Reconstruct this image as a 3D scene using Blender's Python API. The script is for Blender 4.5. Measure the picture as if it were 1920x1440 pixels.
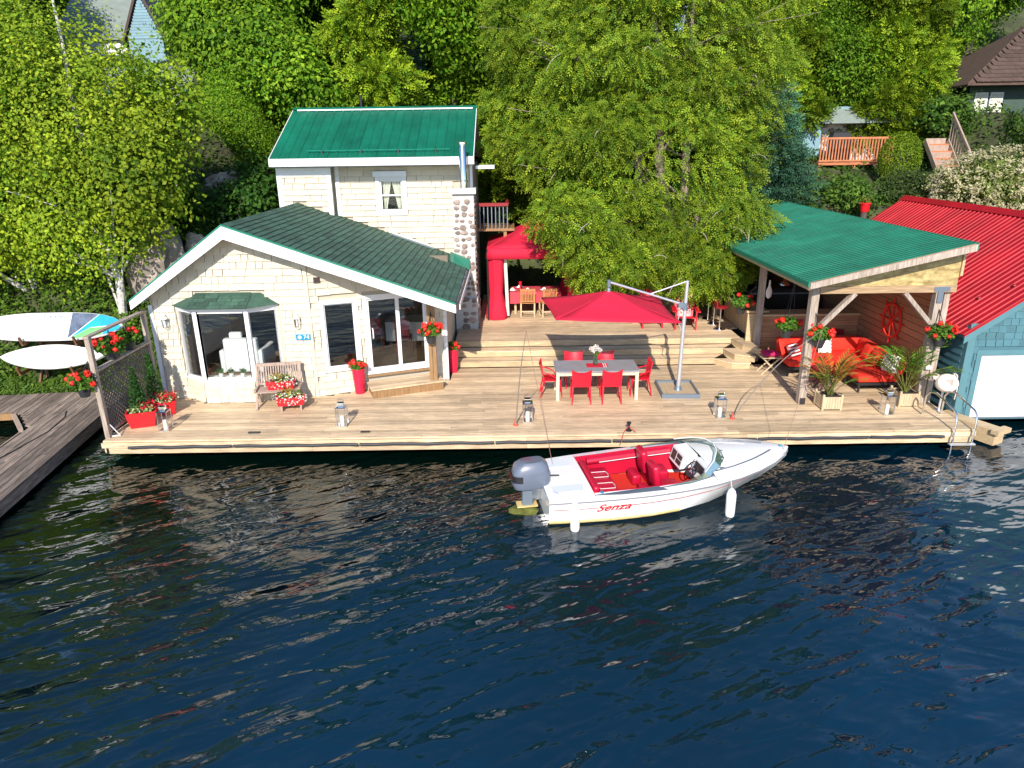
import bpy, bmesh, math, random
import numpy as np
from mathutils import Vector, Matrix, Euler
R = math.radians
random.seed(7); rng = np.random.default_rng(11)
for o in list(bpy.data.objects): bpy.data.objects.remove(o)
scene = bpy.context.scene
col = scene.collection

# ------------------------------------------------------------ camera, sky, sun, exposure
cd = bpy.data.cameras.new('camera'); cam = bpy.data.objects.new('camera', cd); col.objects.link(cam)
cd.sensor_width = 36; cd.lens = 36 * 1310 / 1920; cd.clip_end = 2000; cd.clip_start = .1
cam.matrix_world = Matrix.Translation((0, 0, 6.4)) @ Matrix.Rotation(R(90 - 19.04), 4, 'X') @ Matrix.Rotation(R(-0.8), 4, 'Z')
scene.camera = cam
SUN_EL, SUN_AZ = R(32), R(5.6)          # light travels towards +Y, slightly to +X
w = bpy.data.worlds.new('World'); scene.world = w; w.use_nodes = True
nt = w.node_tree; bg = nt.nodes['Background']
sky = nt.nodes.new('ShaderNodeTexSky'); sky.sky_type = 'NISHITA'; sky.sun_disc = False
sky.sun_elevation = SUN_EL; sky.sun_rotation = R(180) + SUN_AZ; sky.dust_density = .3; sky.ozone_density = 4.0
nt.links.new(sky.outputs[0], bg.inputs[0]); bg.inputs[1].default_value = .135
sl = bpy.data.lights.new('sun', 'SUN'); sl.energy = 4.2; sl.angle = R(.53); sl.color = (1, .92, .80)
so = bpy.data.objects.new('sun', sl); col.objects.link(so)
ld = Vector((math.sin(SUN_AZ) * math.cos(SUN_EL), math.cos(SUN_AZ) * math.cos(SUN_EL), -math.sin(SUN_EL)))
so.rotation_euler = ld.to_track_quat('-Z', 'Y').to_euler(); so.location = (-6, -30, 30)
vs = scene.view_settings
vs.view_transform = 'Standard'; vs.look = 'None'; vs.exposure = .70; vs.gamma = 1; vs.use_curve_mapping = False
scene.render.engine = 'CYCLES'

# ------------------------------------------------------------ materials
MATS = {}
def mat(name, c, rough=.6, var=0., noise=None, bump=None, metal=0., spec=.5, stretch=(1, 1, 1), island=False, coat=0., c2=None, detail=4, trans=0., world=None):
    m = bpy.data.materials.new(name); m.use_nodes = True; MATS[name] = m
    n = m.node_tree.nodes; L = m.node_tree.links; p = n['Principled BSDF']
    p.inputs['Roughness'].default_value = rough; p.inputs['Metallic'].default_value = metal
    p.inputs['Specular IOR Level'].default_value = spec; p.inputs['Coat Weight'].default_value = coat
    p.inputs['Base Color'].default_value = (*c, 1)
    if trans: p.inputs['Transmission Weight'].default_value = trans
    rnd = None
    if var or noise or bump:
        if island:
            gn = n.new('ShaderNodeNewGeometry'); rnd = gn.outputs['Random Per Island']
        else:
            oi = n.new('ShaderNodeObjectInfo'); rnd = oi.outputs['Random']
    src = None
    if noise or bump:
        tc = n.new('ShaderNodeTexCoord'); mp = n.new('ShaderNodeMapping'); mp.inputs['Scale'].default_value = stretch
        sc = n.new('ShaderNodeVectorMath'); sc.operation = 'SCALE'; sc.inputs[0].default_value = (31, 17, 23); L.new(rnd, sc.inputs['Scale'])
        ad = n.new('ShaderNodeVectorMath'); L.new(tc.outputs['Object'], mp.inputs['Vector']); L.new(mp.outputs[0], ad.inputs[0]); L.new(sc.outputs[0], ad.inputs[1])
        src = ad.outputs[0]
    cur = None
    if noise:
        nz = n.new('ShaderNodeTexNoise'); nz.inputs['Scale'].default_value = noise[0]; nz.inputs['Detail'].default_value = detail; nz.inputs['Roughness'].default_value = .65
        L.new(src, nz.inputs['Vector'])
        mr = n.new('ShaderNodeMapRange'); mr.inputs[1].default_value = .3; mr.inputs[2].default_value = .7; L.new(nz.outputs[0], mr.inputs[0])
        mx = n.new('ShaderNodeMix'); mx.data_type = 'RGBA'; L.new(mr.outputs[0], mx.inputs[0])
        a = noise[1]; c2 = c2 or tuple(min(1, x * (1 + a * .6)) for x in c)
        mx.inputs[6].default_value = (*[x * (1 - a) for x in c], 1); mx.inputs[7].default_value = (*c2, 1)
        cur = mx.outputs[2]
    if var:
        hs = n.new('ShaderNodeHueSaturation'); mr2 = n.new('ShaderNodeMapRange'); L.new(rnd, mr2.inputs[0])
        mr2.inputs[3].default_value = 1 - var; mr2.inputs[4].default_value = 1 + var; L.new(mr2.outputs[0], hs.inputs['Value'])
        if cur: L.new(cur, hs.inputs['Color'])
        else: hs.inputs['Color'].default_value = (*c, 1)
        cur = hs.outputs[0]
    if world:
        g2 = n.new('ShaderNodeNewGeometry'); nw = n.new('ShaderNodeTexNoise'); nw.inputs['Scale'].default_value = world[0]; nw.inputs['Detail'].default_value = 6; nw.inputs['Roughness'].default_value = .7
        L.new(g2.outputs['Position'], nw.inputs['Vector']); m3 = n.new('ShaderNodeMapRange'); L.new(nw.outputs[0], m3.inputs[0]); m3.inputs[1].default_value = .3; m3.inputs[2].default_value = .62; m3.inputs[3].default_value = 1 - world[1]; m3.inputs[4].default_value = 1.04
        h2 = n.new('ShaderNodeHueSaturation'); L.new(m3.outputs[0], h2.inputs['Value'])
        if cur: L.new(cur, h2.inputs['Color'])
        else: h2.inputs['Color'].default_value = (*c, 1)
        cur = h2.outputs[0]
    if cur: L.new(cur, p.inputs['Base Color'])
    if bump:
        nb = n.new('ShaderNodeTexNoise'); nb.inputs['Scale'].default_value = bump[0]; nb.inputs['Detail'].default_value = 3; L.new(src, nb.inputs['Vector'])
        bp = n.new('ShaderNodeBump'); bp.inputs['Strength'].default_value = bump[1]; bp.inputs['Distance'].default_value = .02
        L.new(nb.outputs[0], bp.inputs['Height']); L.new(bp.outputs[0], p.inputs['Normal'])
    return m
def leafmat(name, transl=.35, rough=.55, tint=(1, 1, 1)):
    m = bpy.data.materials.new(name); m.use_nodes = True; MATS[name] = m
    n = m.node_tree.nodes; L = m.node_tree.links; p = n['Principled BSDF']; out = n['Material Output']
    at = n.new('ShaderNodeAttribute'); at.attribute_name = 'Col'
    mu = n.new('ShaderNodeMix'); mu.data_type = 'RGBA'; mu.blend_type = 'MULTIPLY'; mu.inputs[0].default_value = 1
    L.new(at.outputs['Color'], mu.inputs[6]); mu.inputs[7].default_value = (*tint, 1)
    L.new(mu.outputs[2], p.inputs['Base Color']); p.inputs['Roughness'].default_value = rough; p.inputs['Specular IOR Level'].default_value = .12
    tr = n.new('ShaderNodeBsdfTranslucent'); ms = n.new('ShaderNodeMixShader'); ms.inputs[0].default_value = transl
    L.new(mu.outputs[2], tr.inputs[0]); L.new(p.outputs[0], ms.inputs[1]); L.new(tr.outputs[0], ms.inputs[2]); L.new(ms.outputs[0], out.inputs[0])
    return m
def glassmat(name, tint=(.8, .85, .85), refl=1.0):
    m = bpy.data.materials.new(name); m.use_nodes = True; MATS[name] = m
    n = m.node_tree.nodes; L = m.node_tree.links; out = n['Material Output']; n.remove(n['Principled BSDF'])
    t = n.new('ShaderNodeBsdfTransparent'); t.inputs[0].default_value = (*tint, 1)
    g_ = n.new('ShaderNodeBsdfGlossy'); g_.inputs['Roughness'].default_value = .015; g_.inputs[0].default_value = (1, 1, 1, 1)
    fr = n.new('ShaderNodeFresnel'); fr.inputs[0].default_value = 1.6
    mm = n.new('ShaderNodeMath'); mm.operation = 'MULTIPLY'; mm.inputs[1].default_value = refl; L.new(fr.outputs[0], mm.inputs[0])
    ms = n.new('ShaderNodeMixShader'); L.new(mm.outputs[0], ms.inputs[0]); L.new(t.outputs[0], ms.inputs[1]); L.new(g_.outputs[0], ms.inputs[2]); L.new(ms.outputs[0], out.inputs[0])
    return m
GRAIN = (1.2, 14, 14)
mat('deck_wood', (.63, .465, .295), .65, .22, (2.0, .38), (9, .25), stretch=GRAIN, world=(.9, .22))
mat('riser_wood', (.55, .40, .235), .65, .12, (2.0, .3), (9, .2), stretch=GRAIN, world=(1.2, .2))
mat('lattice_wood', (.2, .145, .105), .75, .1)
mat('deck_wood_i', (.55, .425, .295), .65, .17, (2.2, .38), (9, .25), stretch=GRAIN, island=True)
mat('grey_dock', (.215, .17, .14), .8, .36, (1.3, .55), (9, .35), stretch=(14, 1.2, 14), c2=(.36, .27, .215), world=(.55, .35))
mat('new_wood', (.52, .38, .22), .6, .1, (2.2, .25), (8, .15), stretch=GRAIN)
mat('post_wood', (.36, .27, .2), .7, .1, (2, .4), (8, .25), stretch=(14, 14, 1.2), c2=(.5, .42, .36))
mat('brown_wood', (.3, .17, .075), .5, .1, (2.5, .35), (8, .15), stretch=(14, 14, 1.2))
mat('cedar', (.42, .2, .11), .5, .16, (2, .3), (8, .15), stretch=GRAIN)
mat('teak', (.45, .2, .075), .5, .1, (3, .3), stretch=(6, 6, 1.5))
mat('bench_wood', (.36, .27, .22), .7, .1, (3, .3), stretch=(6, 6, 2))
mat('planter_wood', (.5, .38, .24), .7, .1, (3, .25), stretch=(8, 8, 1.2))
mat('under', (.03, .025, .02), .9)
mat('cream', (.60, .535, .42), .75, .08, (2.5, .06), (30, .1), world=(.8, .1))
mat('cream_i', (.60, .535, .42), .75, .08, (2.5, .06), (30, .1), island=True, world=(.8, .1))
mat('cream_back', (.47, .41, .315), .9)
mat('white', (.74, .74, .75), .45, 0, (3, .05))
mat('white_trim', (.76, .77, .8), .5, 0, (2, .06))
mat('soffit', (.55, .53, .5), .7)
mat('roof_shingle', (.045, .105, .073), .85, .26, (6, .3), (60, .35), world=(.7, .25))
mat('roof_shingle_i', (.045, .105, .073), .85, .26, (6, .3), (60, .35), island=True)
mat('green_trim', (.01, .20, .13), .4)
mat('green_metal', (.004, .132, .08), .5, .06, (1.6, .3), spec=.3, stretch=(1, .25, 1), detail=8, world=(1.1, .25))
mat('red_metal', (.43, .008, .018), .5, .05, (1.6, .28), spec=.3, stretch=(.25, 1, 1), detail=8, world=(1.0, .22))
mat('blue_shingle', (.064, .165, .2), .75, .16, (3, .15), (30, .2))
mat('blue_shingle_i', (.064, .165, .2), .75, .16, (3, .15), (30, .2), island=True)
mat('blue_trim', (.085, .2, .235), .6, 0, (3, .08))
mat('far_green', (.05, .085, .07), .8, 0, (3, .2))
mat('far_blue', (.2, .34, .42), .7, .06, (3, .1))
mat('osb', (.42, .26, .07), .6, 0, (4.5, .6), (9, .1), stretch=(1, 1, 2.2), c2=(.62, .49, .22), detail=6)
mat('beam_wood', (.42, .28, .16), .65, .1, (2.2, .35), (8, .2), stretch=GRAIN)
mat('rope_line', (.26, .13, .1), .8)
mat('chrome', (.75, .76, .78), .12, metal=1)
mat('steel', (.6, .61, .63), .28, metal=1)
mat('grey_metal', (.16, .2, .25), .45, metal=.3)
mat('alu', (.62, .64, .68), .35, metal=.6)
mat('black_metal', (.02, .02, .022), .4)
mat('black_rubber', (.028, .029, .036), .6, 0, (4, .3))
mat('black_pot', (.03, .032, .036), .45)
mat('red_plastic', (.58, .008, .028), .35, .04)
mat('red_box', (.62, .012, .02), .35, .05)
mat('red_pot', (.60, .012, .05), .32, .03)
mat('red_fabric', (.68, .012, .052), .8, .03, (3, .1), (120, .08))
mat('red_cushion', (.70, .028, .012), .85, .05, (4, .12), (90, .08))
mat('dark_red', (.25, .01, .015), .5, .05)
mat('red_cloth', (.55, .05, .075), .85, 0, (5, .1))
mat('pink_fabric', (.55, .01, .1), .8)
mat('stripe', (.6, .55, .5), .8, 0, (4, .1))
mat('table_top', (.27, .28, .32), .4, 0, (5, .12))
mat('table_frame', (.62, .5, .37), .5, .04)
mat('candle', (.8, .77, .7), .5)
mat('stone_light', (.62, .58, .55), .85, 0, (6, .15), (20, .4))
mat('mortar', (.50, .48, .46), .9, 0, (7, .12), (25, .5))
mat('fieldstone', (.22, .13, .10), .8, .45, (7, .4), (14, .5), c2=(.36, .29, .25))
mat('rock', (.33, .26, .2), .9, 0, (1.8, .5), (5, .9), c2=(.5, .42, .35), detail=8)
mat('earth', (.045, .05, .02), .95, 0, (1.2, .5), (6, .8), c2=(.07, .085, .03), detail=8)
mat('boat_white', (.82, .82, .82), .18, 0, coat=.5)
mat('boat_hull', (.76, .76, .755), .2, 0, (1.5, .06), coat=.4, world=(1.4, .07))
mat('boat_tan', (.6, .45, .2), .5, 0, (5, .3))
mat('boat_grey', (.08, .1, .13), .4)
mat('boat_pad', (.62, .65, .72), .6)
mat('vinyl_red', (.45, .006, .035), .35, .04)
mat('carpet_red', (.58, .018, .008), .9, 0, (40, .15))
mat('cowl', (.12, .14, .19), .32, 0, coat=.2)
mat('boat_line', (.2, .2, .22), .4)
mat('cowl_dark', (.02, .02, .025), .4)
mat('tan_plastic', (.6, .5, .45), .5, 0, (4, .06))
mat('board_white', (.8, .8, .78), .3, 0, (2, .03))
mat('board_navy', (.05, .075, .14), .45, 0, (4, .5), c2=(.14, .18, .26))
mat('board_blue', (.01, .33, .6), .4, 0, (2, .25))
mat('board_green', (.16, .62, .16), .4, 0, (3, .2))
mat('rack_wood', (.17, .075, .03), .6, .1, (3, .3))
mat('sign_blue', (.01, .23, .4), .35)
mat('flower_red', (.75, .02, .01), .6, .12)
mat('birch_bark', (.5, .47, .42), .8, 0, (5, .45), (12, .4), stretch=(1, 1, 3), c2=(.68, .66, .62))
mat('cedar_bark', (.2, .15, .115), .9, .05, (3, .4), (9, .8), stretch=(5, 5, .6), c2=(.33, .26, .21))
mat('dark_bark', (.09, .07, .055), .9, .1, (4, .4), (10, .6), stretch=(4, 4, .7))
mat('dead_wood', (.4, .35, .3), .85, 0, (3, .4), stretch=(5, 5, .8))
mat('curtain', (.6, .6, .5), .9)
mat('interior', (.2, .16, .12), .8, 0, (2, .15))
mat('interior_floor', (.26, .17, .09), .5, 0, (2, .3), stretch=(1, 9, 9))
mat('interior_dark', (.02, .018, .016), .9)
mat('brown_roof', (.085, .052, .04), .9, .2, (5, .3), (30, .4))
mat('pale_roof', (.2, .24, .22), .7, .05, (3, .15))
mat('orange_wood', (.5, .17, .075), .7, .12, (3, .25))
mat('rope_red', (.55, .08, .06), .8)
mat('rope_tan', (.3, .26, .22), .8)
mat('soil', (.03, .02, .014), .95)
mat('brown_box', (.05, .03, .025), .5)
mat('weed', (.12, .13, .02), .8, 0, (9, .5))
leafmat('leaf'); leafmat('needle', .22, .6); leafmat('petal', .3, .6)
glassmat('glass', (.93, .95, .95), .85); glassmat('lantern_glass', (.95, .96, .97), .8); glassmat('windscreen', (.45, .56, .48), .6); glassmat('vase_glass', (.85, .95, .88), .8)

for nm in ('red_fabric',):
    m = MATS[nm]; n = m.node_tree.nodes; L = m.node_tree.links; p = n['Principled BSDF']; tr = n.new('ShaderNodeBsdfTranslucent'); tr.inputs[0].default_value = (.7, .02, .05, 1)
    ms = n.new('ShaderNodeMixShader'); ms.inputs[0].default_value = .22; L.new(p.outputs[0], ms.inputs[1]); L.new(tr.outputs[0], ms.inputs[2]); L.new(ms.outputs[0], n['Material Output'].inputs[0])
# ------------------------------------------------------------ mesh builder and object helpers
WO = {}                                  # world origin of each object made here
class B:
    def __init__(s): s.v = []; s.f = []
    def add(s, vs, fs):
        o = len(s.v); s.v += [tuple(x) for x in vs]; s.f += [tuple(i + o for i in f) for f in fs]; return s
    def box(s, x0, x1, y0, y1, z0, z1):
        return s.add([(x, y, z) for z in (z0, z1) for y in (y0, y1) for x in (x0, x1)],
                     [(0, 2, 3, 1), (4, 5, 7, 6), (0, 1, 5, 4), (2, 6, 7, 3), (0, 4, 6, 2), (1, 3, 7, 5)])
    def obox(s, c, d, rot=None):
        rot = rot or Matrix.Identity(3); c = Vector(c)
        return s.add([c + rot @ Vector((x * d[0] / 2, y * d[1] / 2, z * d[2] / 2)) for z in (-1, 1) for y in (-1, 1) for x in (-1, 1)],
                     [(0, 2, 3, 1), (4, 5, 7, 6), (0, 1, 5, 4), (2, 6, 7, 3), (0, 4, 6, 2), (1, 3, 7, 5)])
    def beam(s, a, b, wd, ht, up=(0, 0, 1)):
        a, b = Vector(a), Vector(b); d = (b - a).normalized(); up = Vector(up)
        x = d.cross(up)
        if x.length < 1e-4: x = d.cross(Vector((0, 1, 0)))
        x.normalize(); y = x.cross(d)
        vs_ = [p + x * (i * wd / 2) + y * (j * ht / 2) for p in (a, b) for i, j in ((-1, -1), (1, -1), (1, 1), (-1, 1))]
        return s.add(vs_, [(3, 2, 1, 0), (4, 5, 6, 7), (0, 1, 5, 4), (1, 2, 6, 5), (2, 3, 7, 6), (3, 0, 4, 7)])
    def tube(s, pts, r, n=8, cap=True):
        pts = [Vector(p) for p in pts]; k = len(pts); rs = r if isinstance(r, (list, tuple)) else [r] * k
        vs_ = []; x = None
        for i, p in enumerate(pts):
            d = (pts[min(i + 1, k - 1)] - pts[max(i - 1, 0)]).normalized()
            if x is None: x = d.orthogonal().normalized()
            x = (x - d * x.dot(d)).normalized(); y = d.cross(x)
            vs_ += [p + (x * math.cos(2 * math.pi * j / n) + y * math.sin(2 * math.pi * j / n)) * rs[i] for j in range(n)]
        fs = [(i * n + j, i * n + (j + 1) % n, (i + 1) * n + (j + 1) % n, (i + 1) * n + j) for i in range(k - 1) for j in range(n)]
        if cap: fs += [tuple(range(n - 1, -1, -1)), tuple((k - 1) * n + j for j in range(n))]
        return s.add(vs_, fs)
    def lathe(s, prof, c=(0, 0, 0), n=16, sx=1, sy=1):
        k = len(prof); vs_ = [(c[0] + r_ * sx * math.cos(2 * math.pi * j / n), c[1] + r_ * sy * math.sin(2 * math.pi * j / n), c[2] + z) for r_, z in prof for j in range(n)]
        fs = [(i * n + j, i * n + (j + 1) % n, (i + 1) * n + (j + 1) % n, (i + 1) * n + j) for i in range(k - 1) for j in range(n)]
        fs += [tuple(range(n - 1, -1, -1)), tuple((k - 1) * n + j for j in range(n))]
        return s.add(vs_, fs)
    def extr(s, poly, vec):
        k = len(poly); vec = Vector(vec); a = [Vector(p) for p in poly]; b = [p + vec for p in a]
        nrm = Vector((0, 0, 0))
        for i in range(k): nrm += a[i].cross(a[(i + 1) % k])
        fl = nrm.dot(vec) > 0
        fs = [tuple(range(k)), tuple(range(2 * k - 1, k - 1, -1))] + [(i, k + i, k + (i + 1) % k, (i + 1) % k) for i in range(k)]
        if fl: fs = [tuple(reversed(f)) for f in fs]
        return s.add(a + b, fs)
    def prism(s, poly, z0, z1): return s.extr([(x, y, z0) for x, y in poly], (0, 0, z1 - z0))
    def loft(s, rings, cap=True, closed=True):
        n = len(rings[0]); k = len(rings); vs_ = [p for r_ in rings for p in r_]; m = n if closed else n - 1
        fs = [(i * n + j, i * n + (j + 1) % n, (i + 1) * n + (j + 1) % n, (i + 1) * n + j) for i in range(k - 1) for j in range(m)]
        if cap: fs += [tuple(range(n - 1, -1, -1)), tuple((k - 1) * n + j for j in range(n))]
        return s.add(vs_, fs)
    def ball(s, c, r, n=8, m=6, sz=1.):
        prof = [(r * math.sin(math.pi * i / m) + 1e-4, -r * sz * math.cos(math.pi * i / m)) for i in range(m + 1)]
        return s.lathe(prof, c, n)
    def xf(s, M):
        s.v = [tuple(M @ Vector(p)) for p in s.v]; return s
    def out(s, name, m, parent=None, smooth=False, fix=False):
        vs_ = np.array(s.v, dtype=float); c = (vs_.min(0) + vs_.max(0)) / 2
        if parent is None: c[2] = vs_[:, 2].min()
        me = bpy.data.meshes.new(name); me.from_pydata((vs_ - c).tolist(), [], s.f)
        if fix:
            bm = bmesh.new(); bm.from_mesh(me); bmesh.ops.recalc_face_normals(bm, faces=bm.faces); bm.to_mesh(me); bm.free()
        if smooth:
            me.polygons.foreach_set('use_smooth', [True] * len(me.polygons)); me.set_sharp_from_angle(angle=R(38))
        me.materials.append(MATS[m] if isinstance(m, str) else m)
        return link(name, me, c, parent)
def link(name, me, world, parent=None, rot=None):
    o = bpy.data.objects.new(name, me); col.objects.link(o)
    world = Vector(world); WO[o.name] = world
    if parent: o.parent = parent; o.location = world - WO[parent.name]
    else: o.location = world
    if rot is not None: o.rotation_euler = rot
    return o
def tag(o, label, cat=None, group=None, kind=None):
    if label: o['label'] = label
    if cat: o['category'] = cat
    if group: o['group'] = group
    if kind: o['kind'] = kind
    return o
def thing(name, label, cat, loc=(0, 0, 0), group=None):
    return tag(link(name, None, loc), label, cat, group)
def ctree(o, parent=None):
    c = o.copy(); col.objects.link(c); c.parent = parent
    for ch in [x for x in o.children]: ctree(ch, c)
    return c
def place(o, loc, rz=0, scale=1):
    o.location = loc; o.rotation_euler = (0, 0, rz); o.scale = (scale,) * 3; WO[o.name] = Vector(loc); return o
def ub(dx, dy, dz, taper=0):             # unit piece centred on the origin
    b = B(); b.box(-dx / 2, dx / 2, -dy / 2, dy / 2, -dz / 2, dz / 2); return b
def piece_mesh(name, b, m):
    me = bpy.data.meshes.new(name); me.from_pydata(b.v, [], b.f); me.materials.append(MATS[m]); return me
def text_mesh(name, txt, size, m, extrude=.002, shear=0., offset=0.):
    cu = bpy.data.curves.new(name, 'FONT'); cu.body = txt; cu.size = size; cu.extrude = extrude; cu.shear = shear; cu.offset = offset; cu.align_x = 'CENTER'; cu.align_y = 'CENTER'; cu.resolution_u = 3
    ob = bpy.data.objects.new(name, cu); col.objects.link(ob)
    me = bpy.data.meshes.new_from_object(ob.evaluated_get(bpy.context.evaluated_depsgraph_get()))
    bpy.data.objects.remove(ob); bpy.data.curves.remove(cu)
    me.materials.clear(); me.materials.append(MATS[m]); return me
CAM = Vector((0, 0, 6.4))
def frame3(u, v, n): return Matrix((u, v, n)).transposed()
def field(parent, org, u, v, W, Hh, expo, tab, m, inside, maxobj=300, lap=1.25, thick=.03, name='shingle', jitter=.25, gap=.007, seed=1):
    """rows of overlapping shingles on a plane: the nearest are objects, the rest one stuff part"""
    rd = random.Random(seed); u = Vector(u).normalized(); v = Vector(v).normalized(); n = u.cross(v); org = Vector(org)
    cells = []
    for r_ in range(int(Hh / expo) + 1):
        x = -rd.random() * tab
        while x < W:
            t_ = tab * rd.uniform(1 - jitter, 1 + jitter); a, b = max(0, x), min(W, x + t_); x += t_
            if b - a < .05: continue
            v0 = r_ * expo; v1 = v0 + expo
            if v0 > Hh - .02: continue
            ok = [all(inside(a + (b - a) * (q + .5) / 6, v0 + (min(v1, Hh) - v0) * s) for s in (.2, .75)) for q in range(6)]
            if not any(ok): continue
            if not all(ok):
                runs = []; st_ = None
                for q in range(7):
                    if q < 6 and ok[q]: st_ = q if st_ is None else st_
                    elif st_ is not None: runs.append((q - st_, st_, q)); st_ = None
                _, qa, qb = max(runs); a, b = a + (b - a) * qa / 6, a + (b - a) * qb / 6
            cells.append((a, b, v0, min(v0 + expo * lap, Hh + .02), rd.uniform(-.006, .006)))
    cells.sort(key=lambda c_: (org + u * (c_[0] + c_[1]) / 2 + v * c_[2] - CAM).length)
    cache = {}
    mi = m + '_i'
    st = B(); rotm = frame3(u, v, n); til = math.atan(thick * 1.35 / (expo * lap))
    q = rotm @ Matrix.Rotation(-til, 3, 'X') if False else rotm @ Matrix.Rotation(til * -1, 3, 'X')
    for i, (a, b, v0, v1, j) in enumerate(cells):
        wd = b - a - gap; ht = v1 - v0
        c = org + u * (a + b) / 2 + v * ((v0 + v1) / 2 + j) + n * (thick * .9)
        if i < maxobj:
            key = (round(wd / .03), round(ht / .03))
            if key not in cache: cache[key] = piece_mesh(name, ub(wd, ht, thick), m)
            link(name, cache[key], c, parent, q.to_euler())
        else: st.obox(c, (wd, ht, thick), q)
    if st.v:
        o = st.out(name + '_field', mi if mi in MATS else m, parent); o['kind'] = 'stuff'
    return len(cells)
def wallgrid(b, u0, u1, z0, z1, holes, P, nrm, th):
    """rectangular wall with rectangular openings; P(u)->xy point, nrm outward xy, th thickness inward"""
    us = sorted({u0, u1, *[h[0] for h in holes], *[h[1] for h in holes]}); zs = sorted({z0, z1, *[h[2] for h in holes], *[h[3] for h in holes]})
    us = [x for x in us if u0 <= x <= u1]; zs = [x for x in zs if z0 <= x <= z1]
    for i in range(len(us) - 1):
        for j in range(len(zs) - 1):
            cu, cz = (us[i] + us[i + 1]) / 2, (zs[j] + zs[j + 1]) / 2
            if any(h[0] < cu < h[1] and h[2] < cz < h[3] for h in holes): continue
            a, c = P(us[i]), P(us[i + 1])
            b.extr([(a[0], a[1], zs[j]), (c[0], c[1], zs[j]), (c[0], c[1], zs[j + 1]), (a[0], a[1], zs[j + 1])], (-nrm[0] * th, -nrm[1] * th, 0))
def pframe(b, P, nrm, u0, u1, z0, z1, wd, out_, dep):
    """picture frame round an opening, standing out_ proud"""
    def seg(a0, a1, c0, c1):
        p, q = P(a0), P(a1); o = Vector((nrm[0], nrm[1], 0)) * out_
        b.extr([(p[0] + o.x, p[1] + o.y, c0), (q[0] + o.x, q[1] + o.y, c0), (q[0] + o.x, q[1] + o.y, c1), (p[0] + o.x, p[1] + o.y, c1)], (-nrm[0] * dep, -nrm[1] * dep, 0))
    seg(u0 - wd, u1 + wd, z1, z1 + wd); seg(u0 - wd, u1 + wd, z0 - wd, z0); seg(u0 - wd, u0, z0, z1); seg(u1, u1 + wd, z0, z1)
def pane(parent, P, nrm, u0, u1, z0, z1, inset, name='pane', m='glass'):
    p, q = P(u0), P(u1); o = Vector((nrm[0], nrm[1], 0)) * -inset
    b = B(); b.extr([(p[0] + o.x, p[1] + o.y, z0), (q[0] + o.x, q[1] + o.y, z0), (q[0] + o.x, q[1] + o.y, z1), (p[0] + o.x, p[1] + o.y, z1)], (-nrm[0] * .006, -nrm[1] * .006, 0))
    return b.out(name, m, parent)
# ------------------------------------------------------------ water, terrain
def water_material():
    m = bpy.data.materials.new('lake_water'); m.use_nodes = True; MATS['lake_water'] = m
    n = m.node_tree.nodes; L = m.node_tree.links; p = n['Principled BSDF']
    p.inputs['Roughness'].default_value = .035; p.inputs['IOR'].default_value = 1.62; p.inputs['Specular IOR Level'].default_value = .5
    tc = n.new('ShaderNodeTexCoord')
    def noise(scale, rot, st, det, dist=0.):
        mp0 = n.new('ShaderNodeMapping'); mp0.inputs['Rotation'].default_value = (0, 0, R(rot)); L.new(tc.outputs['Object'], mp0.inputs[0])
        mp = n.new('ShaderNodeMapping'); mp.inputs['Scale'].default_value = st; L.new(mp0.outputs[0], mp.inputs[0])
        z = n.new('ShaderNodeTexNoise'); z.inputs['Scale'].default_value = scale; z.inputs['Detail'].default_value = det; z.inputs['Distortion'].default_value = dist
        L.new(mp.outputs[0], z.inputs[0]); return z.outputs[0]
    def ma(op, a, b):
        x = n.new('ShaderNodeMath'); x.operation = op
        for i, q in enumerate((a, b)):
            if isinstance(q, (int, float)): x.inputs[i].default_value = q
            else: L.new(q, x.inputs[i])
        return x.outputs[0]
    a = noise(1.25, -33, (.36, 1, 1), 2.6, .5); b_ = noise(3.0, -22, (.32, 1, 1), 2, .6); c = noise(.42, -45, (.6, 1, 1), 2, .3); d = noise(1.7, 20, (.4, 1, 1), 2, .5)
    patch = noise(.12, 10, (1, 1, 1), 2); pm = n.new('ShaderNodeMapRange'); L.new(patch, pm.inputs[0]); pm.inputs[1].default_value = .35; pm.inputs[2].default_value = .65; pm.inputs[3].default_value = .55; pm.inputs[4].default_value = 1.15
    h = ma('ADD', ma('MULTIPLY', a, .17), ma('ADD', ma('MULTIPLY', b_, .066), ma('ADD', ma('MULTIPLY', c, .21), ma('ADD', ma('MULTIPLY', d, .062), ma('MULTIPLY', noise(7.5, -30, (.4, 1, 1), 2, .5), .009)))))
    h = ma('MULTIPLY', h, pm.outputs[0])
    bp = n.new('ShaderNodeBump'); bp.inputs['Strength'].default_value = 1; bp.inputs['Distance'].default_value = 1.0; L.new(h, bp.inputs['Height']); L.new(bp.outputs[0], p.inputs['Normal'])
    mx = n.new('ShaderNodeMix'); mx.data_type = 'RGBA'; mr = n.new('ShaderNodeMapRange'); mr.inputs[1].default_value = .3; mr.inputs[2].default_value = .75
    pz = noise(.16, 30, (1, .6, 1), 3); 
    sx_ = n.new('ShaderNodeSeparateXYZ'); L.new(tc.outputs['Object'], sx_.inputs[0])
    refl_tint = ma('ADD', ma('MULTIPLY', ma('SUBTRACT', 11.5, sx_.outputs[1]), .045), ma('MULTIPLY', sx_.outputs[0], .022))  # reflections of trees and sky painted into the base colour, bluer away from shore
    L.new(ma('ADD', ma('MULTIPLY', pz, .75), refl_tint), mr.inputs[0]); L.new(mr.outputs[0], mx.inputs[0])
    mx.inputs[6].default_value = (.0003, .0045, .0032, 1); mx.inputs[7].default_value = (.0002, .020, .046, 1); L.new(mx.outputs[2], p.inputs['Base Color'])
water_material()
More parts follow.
